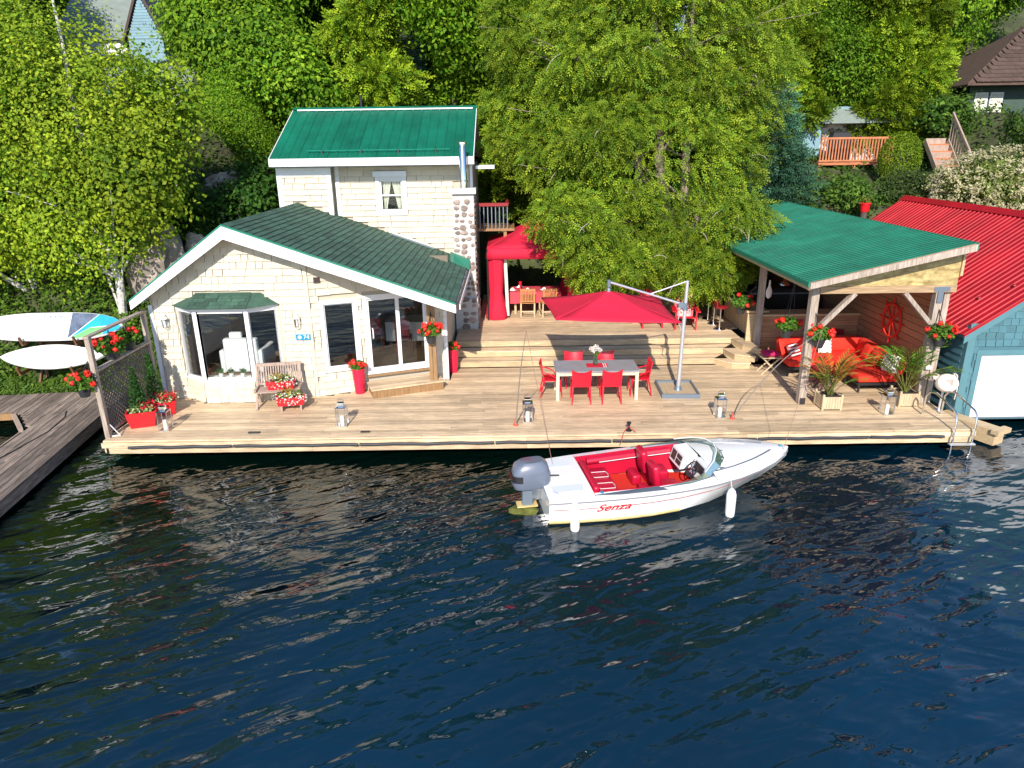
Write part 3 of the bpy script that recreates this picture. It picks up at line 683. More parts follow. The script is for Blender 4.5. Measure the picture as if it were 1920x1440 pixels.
b = B(); b.extr([(-7.0, RY, RZ), (-7.0, 27.7, EZ), (-7.0, 27.7, EZ - .02), (-7.0, RY, RZ - .02)], (5.96, 0, 0)); b.out('rear_roof_sheet', 'green_metal', tr, fix=True)
b = B(); b.extr([(-7.02, RY - .16, RZ - .03), (-7.02, RY, RZ + .05), (-7.02, RY + .16, RZ - .03)], (6.0, 0, 0)); b.out('ridge_cap', 'green_metal', tr, fix=True)
b = B(); b.box(-6.85, -1.15, RY - .22, RY - .19, RZ - .06, RZ - .02); b.out('ridge_strip', 'white_trim', tr)
b = B(); b.box(-7.03, -1.02, EY - .05, EY - .015, EZ - .22, EZ - .005); b.out('fascia', 'white', tow)
b = B(); b.box(-7.0, -1.05, EY - .01, TY + .0, EZ - .24, EZ - .2); b.out('soffit', 'white_trim', tow)
for x in (-7.03, -1.04): b = B(); b.extr([(x, EY, EZ - .16), (x, EY, EZ + .02), (x, RY, RZ + .02), (x, RY, RZ - .16)], (.02, 0, 0)); b.out('rake_board', 'white_trim', tow, fix=True)
sr = B(); y = EY + .22; z = EZ + .22 * SLT.z / SLT.y + .1; sr.tube([(-5.95, y, z), (-1.75, y, z)], .014, 6); sr = sr.out('snow_rail', 'green_trim', tow, True)
for x in (-5.5, -4.35, -3.25, -2.15): b = B(); b.box(x - .02, x + .02, y - .02, y + .14, z - .1, z + .02); b.out('bracket', 'black_metal', sr)
b = B(); b.tube([(-5.0, 25.6, 6.9), (-5.0, 25.6, 8.0)], .05, 8); b.out('vent_pipe', 'black_metal', tow, True)
# window with curtains
fr = B(); pframe(fr, Pt, Nf, WT[0], WT[1], WT[2], WT[3], .13, .075, .085); fr = fr.out('window', 'white', tow, fix=True)
b = B(); pframe(b, Pt, Nf, WT[0] + .05, WT[1] - .05, WT[2] + .05, WT[3] - .05, .048, .01, .05); b.box(WT[0] + .05, WT[1] - .05, TY - .005, TY + .03, 4.9, 4.94); b.out('sash', 'white_trim', fr, fix=True)
pane(fr, Pt, Nf, WT[0] + .05, WT[1] - .05, WT[2] + .05, 4.9, .03); pane(fr, Pt, Nf, WT[0] + .05, WT[1] - .05, 4.94, WT[3] - .05, .02)
b = B(); b.box(WT[0] - .16, WT[1] + .16, TY - .2, TY - .06, WT[3] + .1, WT[3] + .26); b.out('shutter_box', 'white_trim', tow)
for s_ in (-1, 1):
    x0 = WT[0] + .06 if s_ < 0 else WT[1] - .06; n_ = 12; top = []; bot = []
    for k in range(n_):
        t_ = k / (n_ - 1); wv = .02 * math.sin(t_ * 18)
        top.append((x0 - s_ * (.02 + .26 * t_), TY + .1 + wv, WT[3] - .05)); bot.append((x0 - s_ * (.02 + .10 * t_ ** 2), TY + .1 + wv, WT[2] + .06))
    b = B(); b.add(top + bot, [(k, k + 1, n_ + k + 1, n_ + k) for k in range(n_ - 1)]); c = b.out('curtain', 'curtain', tow); md = c.modifiers.new('solid', 'SOLIDIFY'); md.thickness = .006
# chimney of fieldstone
ch = B(); ch.box(-1.66, -1.04, 20.96, 22.3, .6, 5.02); ch.box(-1.68, -1.0, 20.88, 22.3, .6, 1.95); ch = ch.out('chimney', 'mortar', tow)
b = B(); b.box(-1.74, -.97, 20.86, 21.42, 5.022, 5.17); b.out('cap_slab', 'stone_light', ch)
def stone(rd, w_, h_, d_):
    n_ = rd.choice((6, 7, 8)); pts = []
    for k in range(n_):
        a = 2 * math.pi * k / n_ + rd.uniform(-.25, .25); r_ = rd.uniform(.8, 1.05); pts.append((math.cos(a) * w_ / 2 * r_, math.sin(a) * h_ / 2 * r_))
    return B().loft([[(x, 0, z) for x, z in pts], [(x * .96, -d_ * .7, z * .96) for x, z in pts], [(x * .7, -d_, z * .7) for x, z in pts]])
rd = random.Random(3); SM = []
for k in range(10):
    bb = stone(rd, .2 * rd.uniform(.75, 1.3), .15 * rd.uniform(.8, 1.25), .035); me = bpy.data.meshes.new('stone'); me.from_pydata(bb.v, [], bb.f); me.materials.append(MATS['fieldstone']); bm = bmesh.new(); bm.from_mesh(me); bmesh.ops.recalc_face_normals(bm, faces=bm.faces); bm.to_mesh(me); bm.free(); SM.append(me)
def stones(face, u0, u1, z0, z1, big):
    z = z0 + .08
    while z < z1 - .05:
        u = u0 + rd.uniform(.06, .14)
        while u < u1 - .05:
            s_ = big * rd.uniform(.6, 1.2); 
            pos, rot = face(u, z + rd.uniform(-.03, .03)); o_ = link('stone', rd.choice(SM), pos, ch, rot); o_.scale = (s_, 1, s_ * rd.uniform(.7, 1.05)); u += .19 * s_ + rd.uniform(.01, .06)
        z += .14 * big + rd.uniform(0, .03)
stones(lambda u, z: ((u, 20.962, z), (0, 0, 0)), -1.66, -1.04, 2.6, 5.0, 1.12)
stones(lambda u, z: ((u, 20.882, z), (0, 0, 0)), -1.5, -1.0, 1.0, 1.95, 1.35)
stones(lambda u, z: ((u, 20.962, z), (0, 0, 0)), -1.35, -1.04, 1.98, 2.7, 1.0)
stones(lambda u, z: ((-1.038, u, z), (0, 0, R(90))), 21.0, 22.2, 2.0, 5.0, 1.0)
stones(lambda u, z: ((-.998, u, z), (0, 0, R(90))), 20.9, 22.2, 1.0, 1.9, 1.3)
b = B(); b.lathe([(.105, 0), (.105, 1.12), (.09, 1.14), (.09, 1.2), (.13, 1.21), (.13, 1.27), (.05, 1.3)], (-1.33, 21.14, 5.17), 16); fl = b.out('flue_pipe', 'chrome', tow, True)
b = B(); b.lathe([(.125, 0), (.125, .05), (.108, .06)], (-1.33, 21.14, 5.35), 16); b.out('collar', 'steel', fl, True)
# side balcony and awning
bl = B(); bl.box(-1.1, .15, 22.9, 24.4, 3.72, 3.8); bl = bl.out('balcony', 'brown_wood', tow)
b = B(); b.box(-1.05, -.05, 22.85, 22.97, 4.5, 4.6); b.box(-.13, -.03, 22.97, 24.3, 4.5, 4.6); b.out('top_rail', 'dark_red', bl)
for k in range(8): b = B(); b.box(-.95 + k * .125 - .015, -.95 + k * .125 + .015, 22.9, 22.93, 3.8, 4.5); b.out('baluster', 'grey_metal', bl)
b = B(); b.box(-1.02, -.45, 22.4, 23.4, 5.66, 5.75); b.out('awning', 'white_trim', tow)
b = B(); b.box(-.2, -.1, 24.2, 24.3, .8, 3.72); b.box(-.2, -.1, 22.95, 23.05, 1.0, 3.72); b.out('balcony_post', 'brown_wood', bl)
# ------------------------------------------------------------ bar pavilion
def fixmesh(name, bb, m):
    me = bpy.data.meshes.new(name); me.from_pydata(bb.v, [], bb.f); me.materials.append(MATS[m]); bm = bmesh.new(); bm.from_mesh(me); bmesh.ops.recalc_face_normals(bm, faces=bm.faces); bm.to_mesh(me); bm.free(); return me
PXL, PZL, PXH, PZH, PYF, PYB = 6.45, 3.47, 9.87, 4.26, 14.9, 26.0
PK = (PZH - PZL) / (PXH - PXL)
def pz(x): return PZL + PK * (x - PXL)
pav = thing('bar_pavilion', 'open timber bar pavilion with sloping green metal roof', 'pavilion', (8.2, 18, .5))
for x, y, s_, z0, z1 in ((6.80, 15.42, .17, .5, pz(6.8) - .1), (9.56, 15.40, .16, .5, 3.13), (9.78, 15.46, .13, .2, pz(9.78) - .12), (6.86, 18.86, .15, .5, pz(6.86) - .1), (6.8, 22.4, .14, 1.01, pz(6.8) - .1)):
    b = B(); b.box(x - s_ / 2, x + s_ / 2, y - s_ / 2, y + s_ / 2, z0, z1); b.out('post', 'post_wood', pav)
b = B(); b.box(6.74, 6.87, 15.325, 15.335, .5, .66); b.out('post_anchor', 'black_metal', pav)
b = B(); b.box(6.88, 9.9, 15.30, 15.44, 3.135, 3.29); b.out('header_beam', 'beam_wood', pav)
b = B(); b.extr([(6.95, 15.32, 3.292), (9.9, 15.32, 3.292), (9.9, 15.32, pz(9.9) - .13), (6.95, 15.32, pz(6.95) - .13)], (0, .03, 0)); b.out('gable_panel', 'osb', pav, fix=True)
b = B(); b.box(9.905, 9.96, 15.28, 15.4, 3.5, pz(9.9) - .13); b.out('gable_trim', 'new_wood', pav)
for a, c in (((6.92, 15.36, 2.3), (7.68, 15.36, 3.13)), ((9.46, 15.36, 2.42), (8.78, 15.36, 3.13))):
    b = B(); b.beam(a, c, .09, .14, (0, -1, 0)); b.out('knee_brace', 'post_wood', pav)
b = B(); b.box(9.4, 9.75, 15.285, 15.297, 3.16, 3.26); b.box(9.5, 9.62, 15.285, 15.297, 2.9, 3.158); b.out('bracket_plate', 'grey_metal', pav)
b = B(); b.box(6.74, 6.88, 15.5, 25.9, pz(6.8) - .28, pz(6.8) - .11); b.out('eave_beam', 'beam_wood', pav)
for y in np.arange(16.3, 26, 1.15): b = B(); b.beam((6.55, y, pz(6.55) - .09), (9.8, y, pz(9.8) - .09), .05, .1); b.out('rafter', 'cedar', pav)
pr_ = B(); pr_.extr([(PXL, PYF, PZL - .005), (PXH, PYF, PZH - .005), (PXH, PYF, PZH - .035), (PXL, PYF, PZL - .035)], (0, PYB - PYF, 0)); pr_ = pr_.out('roof', 'cedar', pav, fix=True)
NPN = 12; pw = (PYB - PYF) / NPN; sl_ = (0, PXH - PXL + .06, PZH - PZL)
bb = ribpanel(pw - .002, pw / 6, .02, sl_, .006).xf(Matrix.Rotation(R(-90), 4, 'Z')); me = fixmesh('roof_panel', bb, 'green_metal')
for k in range(NPN): link('roof_panel', me, (PXL - .03, PYF + (k + 1) * pw, PZL + .004), pr_)
b = B(); b.extr([(PXL, PYF - .04, PZL - .012), (PXH + .02, PYF - .04, PZH - .012), (PXH + .02, PYF - .04, PZH - .16), (PXL, PYF - .04, PZL - .14)], (0, .04, 0)); b.out('fascia', 'post_wood', pav, fix=True)
b = B(); b.box(PXL - .05, PXL - .012, PYF - .04, PYB, PZL - .09, PZL + .005); b.out('eave_trim', 'green_trim', pav)
b = B(); b.box(PXL - .008, PXL + .03, PYF + .01, PYB, PZL - .17, PZL - .04); b.out('eave_fascia', 'new_wood', pav)
b = B(); b.box(PXH + .022, PXH + .05, PYF - .03, PYB, PZH - .15, PZH + .02); b.out('rake_trim', 'green_trim', pav)
# right cedar wall, boards one by one
for k in range(21):
    z = .52 + k * .165
    for y0, y1 in ((15.5, 18.6), (18.6, 22.3), (22.3, 25.9)):
        if z + .16 > pz(9.7) - .12: continue
        b = B(); b.obox((9.70, (y0 + y1) / 2, z + .08), (.022, y1 - y0 - .004, .158), Matrix.Rotation(R(-3), 3, 'Y')); b.out('wall_board', 'cedar', pav)
b = B(); b.box(9.72, 9.76, 15.5, 25.9, .4, pz(9.7) - .12); b.out('wall_backing', 'cedar', pav)
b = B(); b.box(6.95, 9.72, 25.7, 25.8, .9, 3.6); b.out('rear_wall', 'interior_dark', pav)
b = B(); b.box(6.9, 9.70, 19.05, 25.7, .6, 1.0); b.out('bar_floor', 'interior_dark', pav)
# bar front towards the lounge
CY = 18.95
for k in range(8):
    z = .52 + k * .155
    for x0, x1 in ((6.94, 8.3), (8.3, 9.68)):
        b = B(); b.obox(((x0 + x1) / 2, CY, z + .075), (x1 - x0 - .004, .022, .148), Matrix.Rotation(R(3), 3, 'X')); b.out('bar_board', 'cedar', pav)
b = B(); b.box(6.94, 9.68, CY + .02, CY + .08, .46, 1.76); b.out('bar_backing', 'under', pav)
b = B(); b.box(6.9, 9.69, CY - .08, CY + .55, 1.765, 1.81); b.out('bar_top', 'new_wood', pav)
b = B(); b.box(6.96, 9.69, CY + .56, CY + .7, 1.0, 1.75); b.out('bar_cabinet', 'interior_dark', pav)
# bar side towards the terrace
for k in range(19):
    y = 19.08 + k * .155; b = B(); b.box(6.86, 6.885, y, y + .148, 1.012, 1.8); b.out('bar_side_board', 'new_wood', pav)
b = B(); b.box(6.62, 6.858, 19.06, 19.12, 1.012, 1.8); b.out('bar_end_panel', 'new_wood', pav)
b = B(); b.box(6.58, 7.2, 19.04, 22.1, 1.83, 1.88); b.out('bar_counter', 'new_wood', pav)
b = B(); b.box(6.55, 6.68, 22.2, 22.33, 1.01, 1.8); b.out('stub_post', 'new_wood', pav)
# kitchen behind the bar
t = thing('kitchen_counter', 'dark counter with sink along the back of the bar', 'counter', (8.3, 21.5, 1)); b = B(); b.box(7.4, 9.6, 21.2, 21.9, 1.0, 1.9); b.out('cabinet', 'interior_dark', t); b = B(); b.box(7.35, 9.65, 21.15, 21.95, 1.902, 1.94); b.out('worktop', 'grey_metal', t)
b = B(); b.tube([(7.7, 21.7, 1.94), (7.7, 21.7, 2.2), (7.7, 21.62, 2.26), (7.7, 21.5, 2.22)], .014, 6); b.out('tap', 'chrome', t, True)
t = thing('pendant_lamp', 'chrome dome pendant lamp hanging in the bar opening', 'lamp', (7.75, 19.6, 2.5))
b = B(); b.lathe([(.16, 0), (.15, .05), (.06, .13), (.03, .2)], (7.75, 19.6, 2.5), 16); b.out('shade', 'chrome', t, True)
b = B(); b.tube([(7.75, 19.6, 2.7), (7.75, 19.6, pz(7.75) - .04)], .006, 6); b.out('cord', 'black_metal', t)
b = B(); b.lathe([(.02, .5), (.03, .34), (.085, .2), (.07, .05), (.02, 0)], (7.02, 18.74, 2.3), 10, 1, .35); tag(b.out('cloth_pouch', 'stripe', None, True), 'tan cloth pouch hanging on the inner pavilion post', 'pouch')
# decorations on the bar front and wall
b = B(); b.box(7.62, 8.12, CY - .045, CY - .022, 1.54, 1.66); t = b.out('wall_plaque', 'dark_red'); tag(t, 'small dark red plaque with faded lettering on the bar front', 'sign')
b = B()
for k in range(7): b.box(7.66 + k * .05, 7.69 + k * .05, CY - .049, CY - .0455, 1.585, 1.62)
b.out('lettering', 'stripe', t)
b = B(); b.beam((8.15, CY - .045, 1.36), (8.75, CY - .045, 1.30), .03, .03); b.extr([(8.75, CY - .06, 1.34), (8.95, CY - .06, 1.39), (9.3, CY - .06, 1.36), (9.3, CY - .06, 1.2), (8.95, CY - .06, 1.2), (8.75, CY - .06, 1.26)], (0, .03, 0)); tag(b.out('red_oar', 'dark_red', None, fix=True), 'red wooden oar mounted on the bar front', 'oar')
t = thing('ship_wheel', 'red wooden ship wheel hanging on the cedar wall', 'wheel', (9.66, 17.25, 1.5)); c = Vector((9.66, 17.25, 2.02))
ring = [c + Vector((0, math.cos(a) * .42, math.sin(a) * .42)) for a in np.linspace(0, 2 * math.pi, 29)]
b = B(); b.tube(ring, .035, 6, False); b.out('rim', 'red_cushion', t, True)
for k in range(8):
    a = k * math.pi / 4; b = B(); b.tube([c, c + Vector((0, math.cos(a) * .58, math.sin(a) * .58))], [.03, .022], 6); b.out('spoke', 'red_cushion', t, True)
b = B(); b.ball(c, .08); b.out('hub', 'red_cushion', t, True)

# ------------------------------------------------------------ blue boathouse
bh = thing('boathouse', 'blue shingled boathouse with red metal roof and white roller door', 'boathouse', (13, 19, .2))
BX0, BX1, BYF, BYB, BZ, BK = 10.2, 16.3, 15.0, 24.0, 2.37, .7
BRX = (BX0 + BX1) / 2; BRZ = BZ + BK * (BRX - BX0)
Pb = lambda u: (u, BYF); DO = (10.55, 15.6, .22, 1.76)
b = B(); wallgrid(b, BX0, BX1, .2, BZ, [DO], Pb, Nf, .12); b.extr([(BX0, BYF, BZ), (BX1, BYF, BZ), (BRX, BYF, BRZ)], (0, .12, 0)); b.out('front_wall', 'blue_shingle', bh)
b = B(); b.box(BX0, BX0 + .12, BYF + .12, BYB, .15, BZ); b.out('side_wall', 'blue_shingle', bh)
b = B(); b.box(BX1 - .12, BX1, BYF + .12, BYB, .15, BZ); b.box(BX0 + .12, BX1 - .12, BYB - .1, BYB, .15, BZ); b.out('rear_wall', 'blue_shingle', bh)
def in_b(u, v):
    x, z = BX0 + .12 + u, .2 + v
    if DO[0] - .12 < x < DO[1] and z < DO[3] + .14: return False
    return z < BZ + BK * min(x - BX0, BX1 - x) - .12
field(bh, (BX0 + .12, BYF, .2), (1, 0, 0), (0, 0, 1), 5.8, 4.2, .16, .2, 'blue_shingle', in_b, 300, seed=21, thick=.014)
field(bh, (BX0, 18.2, .2), (0, -1, 0), (0, 0, 1), 3.1, 2.15, .17, .8, 'blue_shingle', lambda u, v: True, 60, seed=22, thick=.02)
for x0, x1, y0, y1 in ((BX0 - .03, BX0 + .13, BYF - .03, BYF - .002), (BX0 - .03, BX0 - .002, BYF, BYF + .13)): b = B(); b.box(x0, x1, y0, y1, .2, BZ + .05 if y1 > BYF else BZ + .12); b.out('corner_board', 'blue_trim', bh)
b = B(); b.box(DO[0] - .12, DO[0], BYF - .035, BYF + .02, .2, DO[3] + .12); b.box(DO[0], DO[1], BYF - .035, BYF + .02, DO[3], DO[3] + .12); b.out('door_trim', 'blue_trim', bh)
dr = B(); dr.box(DO[0] + .002, DO[1], BYF + .03, BYF + .06, .245, DO[3] - .002); dr = dr.out('roller_door', 'white', bh)
for k in range(5): b = B(); b.box(DO[0] + .02, DO[1], BYF + .022, BYF + .028, .26 + k * .3, .545 + k * .3); b.out('door_panel', 'white', dr)
b = B(); b.box(DO[0], DO[1], BYF + .0, BYF + .07, .215, .243); b.out('door_seal', 'grey_metal', dr)
rf = B(); rf.extr([(BX0 - .18, BYF - .1, BZ - .126), (BRX, BYF - .1, BRZ), (BX1 + .18, BYF - .1, BZ - .126), (BX1 + .18, BYF - .1, BZ - .2), (BRX, BYF - .1, BRZ - .08), (BX0 - .18, BYF - .1, BZ - .2)], (0, BYB - BYF + .2, 0)); rf = rf.out('roof', 'blue_trim', bh, fix=True)
rl = BRX - BX0 + .2; n_ = 10; pw = (BYB - BYF + .22) / n_
bb = ribpanel(pw - .002, pw / 5, .024, (0, rl, rl * BK), .008).xf(Matrix.Rotation(R(-90), 4, 'Z')); me = fixmesh('roof_panel', bb, 'red_metal')
for k in range(n_): link('roof_panel', me, (BX0 - .2, BYF - .11 + (k + 1) * pw, BZ - .125), rf)
b = B(); b.extr([(BRX, BYF - .11, BRZ + .012), (BX1 + .2, BYF - .11, BZ - .115), (BX1 + .2, BYF - .11, BZ - .123), (BRX, BYF - .11, BRZ + .004)], (0, BYB - BYF + .22, 0)); b.out('rear_roof_sheet', 'red_metal', rf, fix=True)
b = B(); b.extr([(BRX - .18, BYF - .12, BRZ - .07), (BRX, BYF - .12, BRZ + .07), (BRX + .18, BYF - .12, BRZ - .07)], (0, BYB - BYF + .24, 0)); b.out('ridge_cap', 'red_metal', rf, fix=True)
b = B(); b.extr([(BX0 - .2, BYF - .14, BZ - .11), (BRX, BYF - .14, BRZ + .03), (BRX, BYF - .14, BRZ - .17), (BX0 - .2, BYF - .14, BZ - .31)], (0, .025, 0)); b.out('rake_board', 'blue_trim', bh, fix=True)
b = B(); b.extr([(BX0 - .22, BYF - .15, BZ - .09), (BRX, BYF - .15, BRZ + .05), (BRX, BYF - .15, BRZ - .01), (BX0 - .22, BYF - .15, BZ - .15)], (0, .008, 0)); b.out('rake_flashing', 'red_metal', bh, fix=True)
for x, y in ((10.85, 15.9), (11.35, 15.55)): b = B(); b.ball((x, y, BZ + BK * (x - BX0) + .03), .05); b.out('roof_fitting', 'dark_red', bh, True)
for x in (BX0 + .1, BX1 - .1):
    for y in (15.1, 19.5, 23.9): b = B(); b.tube([(x, y, -1.2), (x, y, .2)], .1, 8); b.out('pile', 'under', bh)
# mooring timber beside the boathouse
b = B(); b.obox((10.27, 14.5, .22), (.34, 1.3, .34), Matrix.Rotation(R(26), 3, 'Z')); b.obox((10.56, 13.9, .375), (.46, .16, .1), Matrix.Rotation(R(26), 3, 'Z')); t = tag(b.out('mooring_timber', 'new_wood'), 'square wooden timber jutting over the water beside the boathouse', 'timber')
# ------------------------------------------------------------ foliage helpers
def unit(a): return a / (np.linalg.norm(a, axis=1, keepdims=True) + 1e-9)
def leaf_object(name, parts, m, parent=None, kind=None):
    P = np.concatenate([p[0] for p in parts]); A = np.concatenate([p[1] for p in parts]); S = np.concatenate([p[2] for p in parts]); C = np.concatenate([p[3] for p in parts])
    n = len(P); c = (P.min(0) + P.max(0)) / 2
    if parent is None: c[2] = P[:, 2].min()
    V = np.empty((n, 4, 3)); Pl = P - c
    V[:, 0] = Pl - A * .5; V[:, 1] = Pl + S * .5 + A * .08; V[:, 2] = Pl + A * .5; V[:, 3] = Pl - S * .5 + A * .08
    me = bpy.data.meshes.new(name); me.vertices.add(n * 4); me.vertices.foreach_set('co', V.ravel())
    me.loops.add(n * 4); me.loops.foreach_set('vertex_index', np.arange(n * 4, dtype=np.int32)); me.polygons.add(n)
    me.polygons.foreach_set('loop_start', np.arange(0, n * 4, 4, dtype=np.int32)); me.polygons.foreach_set('loop_total', np.full(n, 4, dtype=np.int32))
    me.update(calc_edges=True)
    ca = me.color_attributes.new('Col', 'FLOAT_COLOR', 'POINT'); cc = np.ones((n, 4, 4)); cc[:, :, :3] = C[:, None, :]; ca.data.foreach_set('color', cc.ravel())
    me.materials.append(MATS[m]); o = link(name, me, c, parent)
    if kind: o['kind'] = kind
    return o
def colr(n, c1, c2, v=.25):
    t = rng.random((n, 1)); b_ = 1 + v * (rng.random((n, 1)) * 2 - 1); return (np.array(c1) * (1 - t) + np.array(c2) * t) * b_
def blob(c, r, n, L, W, c1, c2, lo=.55, up=.6, zmin=-1.):
    d = unit(rng.normal(size=(n * 2, 3))); d = d[d[:, 2] > zmin][:n]; n = len(d)
    rad = lo + (1 - lo) * rng.random((n, 1)) ** .6; P = np.array(c) + d * rad * np.array(r)
    nr = unit(d + rng.normal(size=(n, 3)) * .7 + np.array([0, 0, up])); a = unit(np.cross(nr, rng.normal(size=(n, 3)))); s = np.cross(nr, a)
    k = .7 + .6 * rng.random((n, 1)); return (P, a * L * k, s * W * k, colr(n, c1, c2))
def clumps(lobes, n_cl, per, clr, L, W, c1, c2, lo=.5, up=.5, sq=.6):
    """leaf clumps spread over ellipsoid lobes; every clump has its own tone"""
    vol = np.array([l[3] * l[4] + l[3] * l[5] + l[4] * l[5] for l in lobes]); pick = rng.choice(len(lobes), n_cl, p=vol / vol.sum()); lb = np.array(lobes)[pick]
    d = unit(rng.normal(size=(n_cl, 3))); rad = lo + (1 - lo) * rng.random((n_cl, 1)) ** .5
    ctr = lb[:, :3] + d * rad * lb[:, 3:6]; lt_ = .72 + .56 * rng.random(len(lobes)); ls_ = .8 + .5 * rng.random(len(lobes)); tone = (.75 + .5 * rng.random((n_cl, 1))) * lt_[pick][:, None]; lsz = np.repeat(ls_[pick][:, None], per, 0); hue = rng.random((n_cl, 1))
    ctr = np.repeat(ctr, per, 0); dd = np.repeat(d, per, 0); n = len(ctr)
    P = ctr + rng.normal(size=(n, 3)) * clr * np.array([1, 1, sq]) * .5
    nr = unit(dd * .7 + rng.normal(size=(n, 3)) * .5 + np.array([0, -.45, up])); a = unit(np.cross(nr, rng.normal(size=(n, 3)))); s = np.cross(nr, a)
    k = (.7 + .6 * rng.random((n, 1))) * lsz; h = np.repeat(hue, per, 0); C = (np.array(c1) * (1 - h) + np.array(c2) * h) * np.repeat(tone, per, 0) * (.85 + .3 * rng.random((n, 1)))
    return (P, a * L * k, s * W * k, C)
def sprays(lobes, n_sp, L, leafL, leafW, c1, c2, lo=.72, droop=.35, k=7):
    """flat drooping fans of scale leaves, as on a cedar"""
    vol = np.array([l[3] * l[4] + l[3] * l[5] + l[4] * l[5] for l in lobes]); pick = rng.choice(len(lobes), n_sp, p=vol / vol.sum()); lb = np.array(lobes)[pick]
    d = unit(rng.normal(size=(n_sp, 3))); rad = lo + (1.04 - lo) * rng.random((n_sp, 1)) ** .5
    wob = 1 + .16 * np.sin(d[:, :1] * 5 + pick[:, None]) * np.cos(d[:, 2:3] * 6) + .12 * np.sin(d[:, 1:2] * 11 + d[:, 2:3] * 9)
    p0 = lb[:, :3] + d * rad * wob * lb[:, 3:6]
    fw = unit(d * np.array([1, 1, .5]) + rng.normal(size=(n_sp, 3)) * .45 + np.array([0, 0, -droop])); nr = unit(np.cross(fw, rng.normal(size=(n_sp, 3))) * .6 + d * .5 + np.array([0, -.35, .4])); sd = unit(np.cross(nr, fw)); nr = np.cross(fw, sd)
    t = rng.random((n_sp, 1)); lt_ = .68 + .6 * rng.random(len(lobes)); tone = (.8 + .4 * rng.random((n_sp, 1))) * lt_[pick][:, None]; base = (np.array(c1) * (1 - t) + np.array(c2) * t) * tone
    sz = .7 + .6 * rng.random((n_sp, 1)); out_ = []
    for i in range(k):
        f_ = (i + .5) / k; sg = 1 if i % 2 else -1
        ax = unit(fw * .75 + sd * sg * (.75 if i < k - 1 else .0)); P = p0 + fw * L * sz * f_ + ax * leafL * .35 * sz + np.array([0, 0, -.12 * f_ * f_ * L])
        out_.append((P, ax * leafL * sz * (1 - .25 * f_), np.cross(nr, ax) * leafW * sz, base * (.9 + .35 * f_)))
    return tuple(np.concatenate([q[j] for q in out_]) for j in range(4))
GL1, GL2 = (.045, .13, .018), (.13, .24, .03)       # geranium leaves
bb = B(); rd = random.Random(9)
for k in range(26):
    a = Vector((rd.gauss(0, 1), rd.gauss(0, 1), rd.gauss(0, 1) + .3)).normalized() * .05; q = Vector((rd.gauss(0, 1), rd.gauss(0, 1), rd.gauss(0, 1))).normalized()
    x = a.normalized().cross(q).normalized() * .024; y = a.normalized().cross(x).normalized() * .024; bb.add([a - x, a + y, a + x, a - y], [(0, 1, 2, 3)])
BLOOM = piece_mesh('bloom', bb, 'flower_red')
for p_ in BLOOM.polygons: p_.use_smooth = False
def geranium(parent, c, r, rzr, n, nb, seed, fol='leaf', sz=.075, bl=1.0, front=True):
    rd = random.Random(seed); c = Vector(c)
    leaf_object('foliage', [blob(c, (r, r, rzr), n, sz, sz * .95, GL1, GL2, .35, .8, -.55)], fol, parent)
    for k in range(nb):
        a = rd.uniform(math.pi, 2 * math.pi) if front and rd.random() < .75 else rd.uniform(0, 2 * math.pi); e = rd.uniform(-.2, 1.1)
        p = c + Vector((math.cos(a) * math.cos(e) * r * 1.08, math.sin(a) * math.cos(e) * r * 1.08, math.sin(e) * rzr * 1.15 + .02)); o_ = link('bloom', BLOOM, p, parent, (rd.random() * 6, rd.random() * 6, rd.random() * 6)); s_ = bl * rd.uniform(.75, 1.25); o_.scale = (s_, s_, s_)
for t_, p_ in MINI: leaf_object('foliage', [blob(p_, (.09, .09, .07), 90, .045, .03, (.06, .14, .02), (.1, .2, .03), .2, .5)], 'leaf', t_)
def basket(x, y, z, r, label, seed, nb=9, hook=None, n=420, wall=None):
    t = thing('hanging_basket', label, 'flower basket', (x, y, z - .22), 'hanging geranium baskets')
    b = B(); b.lathe([(.09, 0), (.15, .2), (.16, .2), (.16, .22), (.14, .22), (.13, .17)], (x, y, z - .3), 14); b.out('pot', 'black_pot', t, True)
    geranium(t, (x, y, z + .02), r, r * .72, n, nb, seed)
    if hook:
        b = B(); h = Vector(hook)
        for k in range(3): a = k * 2.1; b.tube([(x + math.cos(a) * .15, y + math.sin(a) * .15, z - .08), h], .006, 5)
        b.out('hanger', 'black_metal', t)
basket(-1.98, 16.66, 2.05, .27, 'red geranium basket hanging on the cottage porch post', 1, 15, (-1.98, 16.78, 2.5))
basket(-8.93, 13.78, 1.80, .27, 'geranium basket hanging outside the front post of the lattice fence', 2, 9, (-8.8, 13.9, 2.25))
basket(-8.78, 14.75, 2.28, .3, 'geranium basket over the lattice fence nearer the water', 3, 9, (-8.75, 14.75, 2.68))
basket(-8.78, 15.5, 2.3, .3, 'geranium basket over the lattice fence nearer the cottage', 4, 8, (-8.75, 15.5, 2.68))
basket(6.45, 19.2, 2.08, .3, 'geranium basket at the end of the bar counter', 5, 6, (6.75, 19.0, 2.6), 460)
basket(6.95, 15.22, 2.22, .27, 'geranium basket on the front left pavilion post', 6, 11, (6.85, 15.33, 2.7))
basket(6.55, 16.1, 2.22, .27, 'bushy green geranium basket hanging behind the front left pavilion post', 7, 4, (6.62, 16.1, 3.3), 480)
basket(9.62, 15.14, 2.24, .3, 'geranium basket on the right pavilion post beside the boathouse', 8, 12, (9.6, 15.3, 2.75))

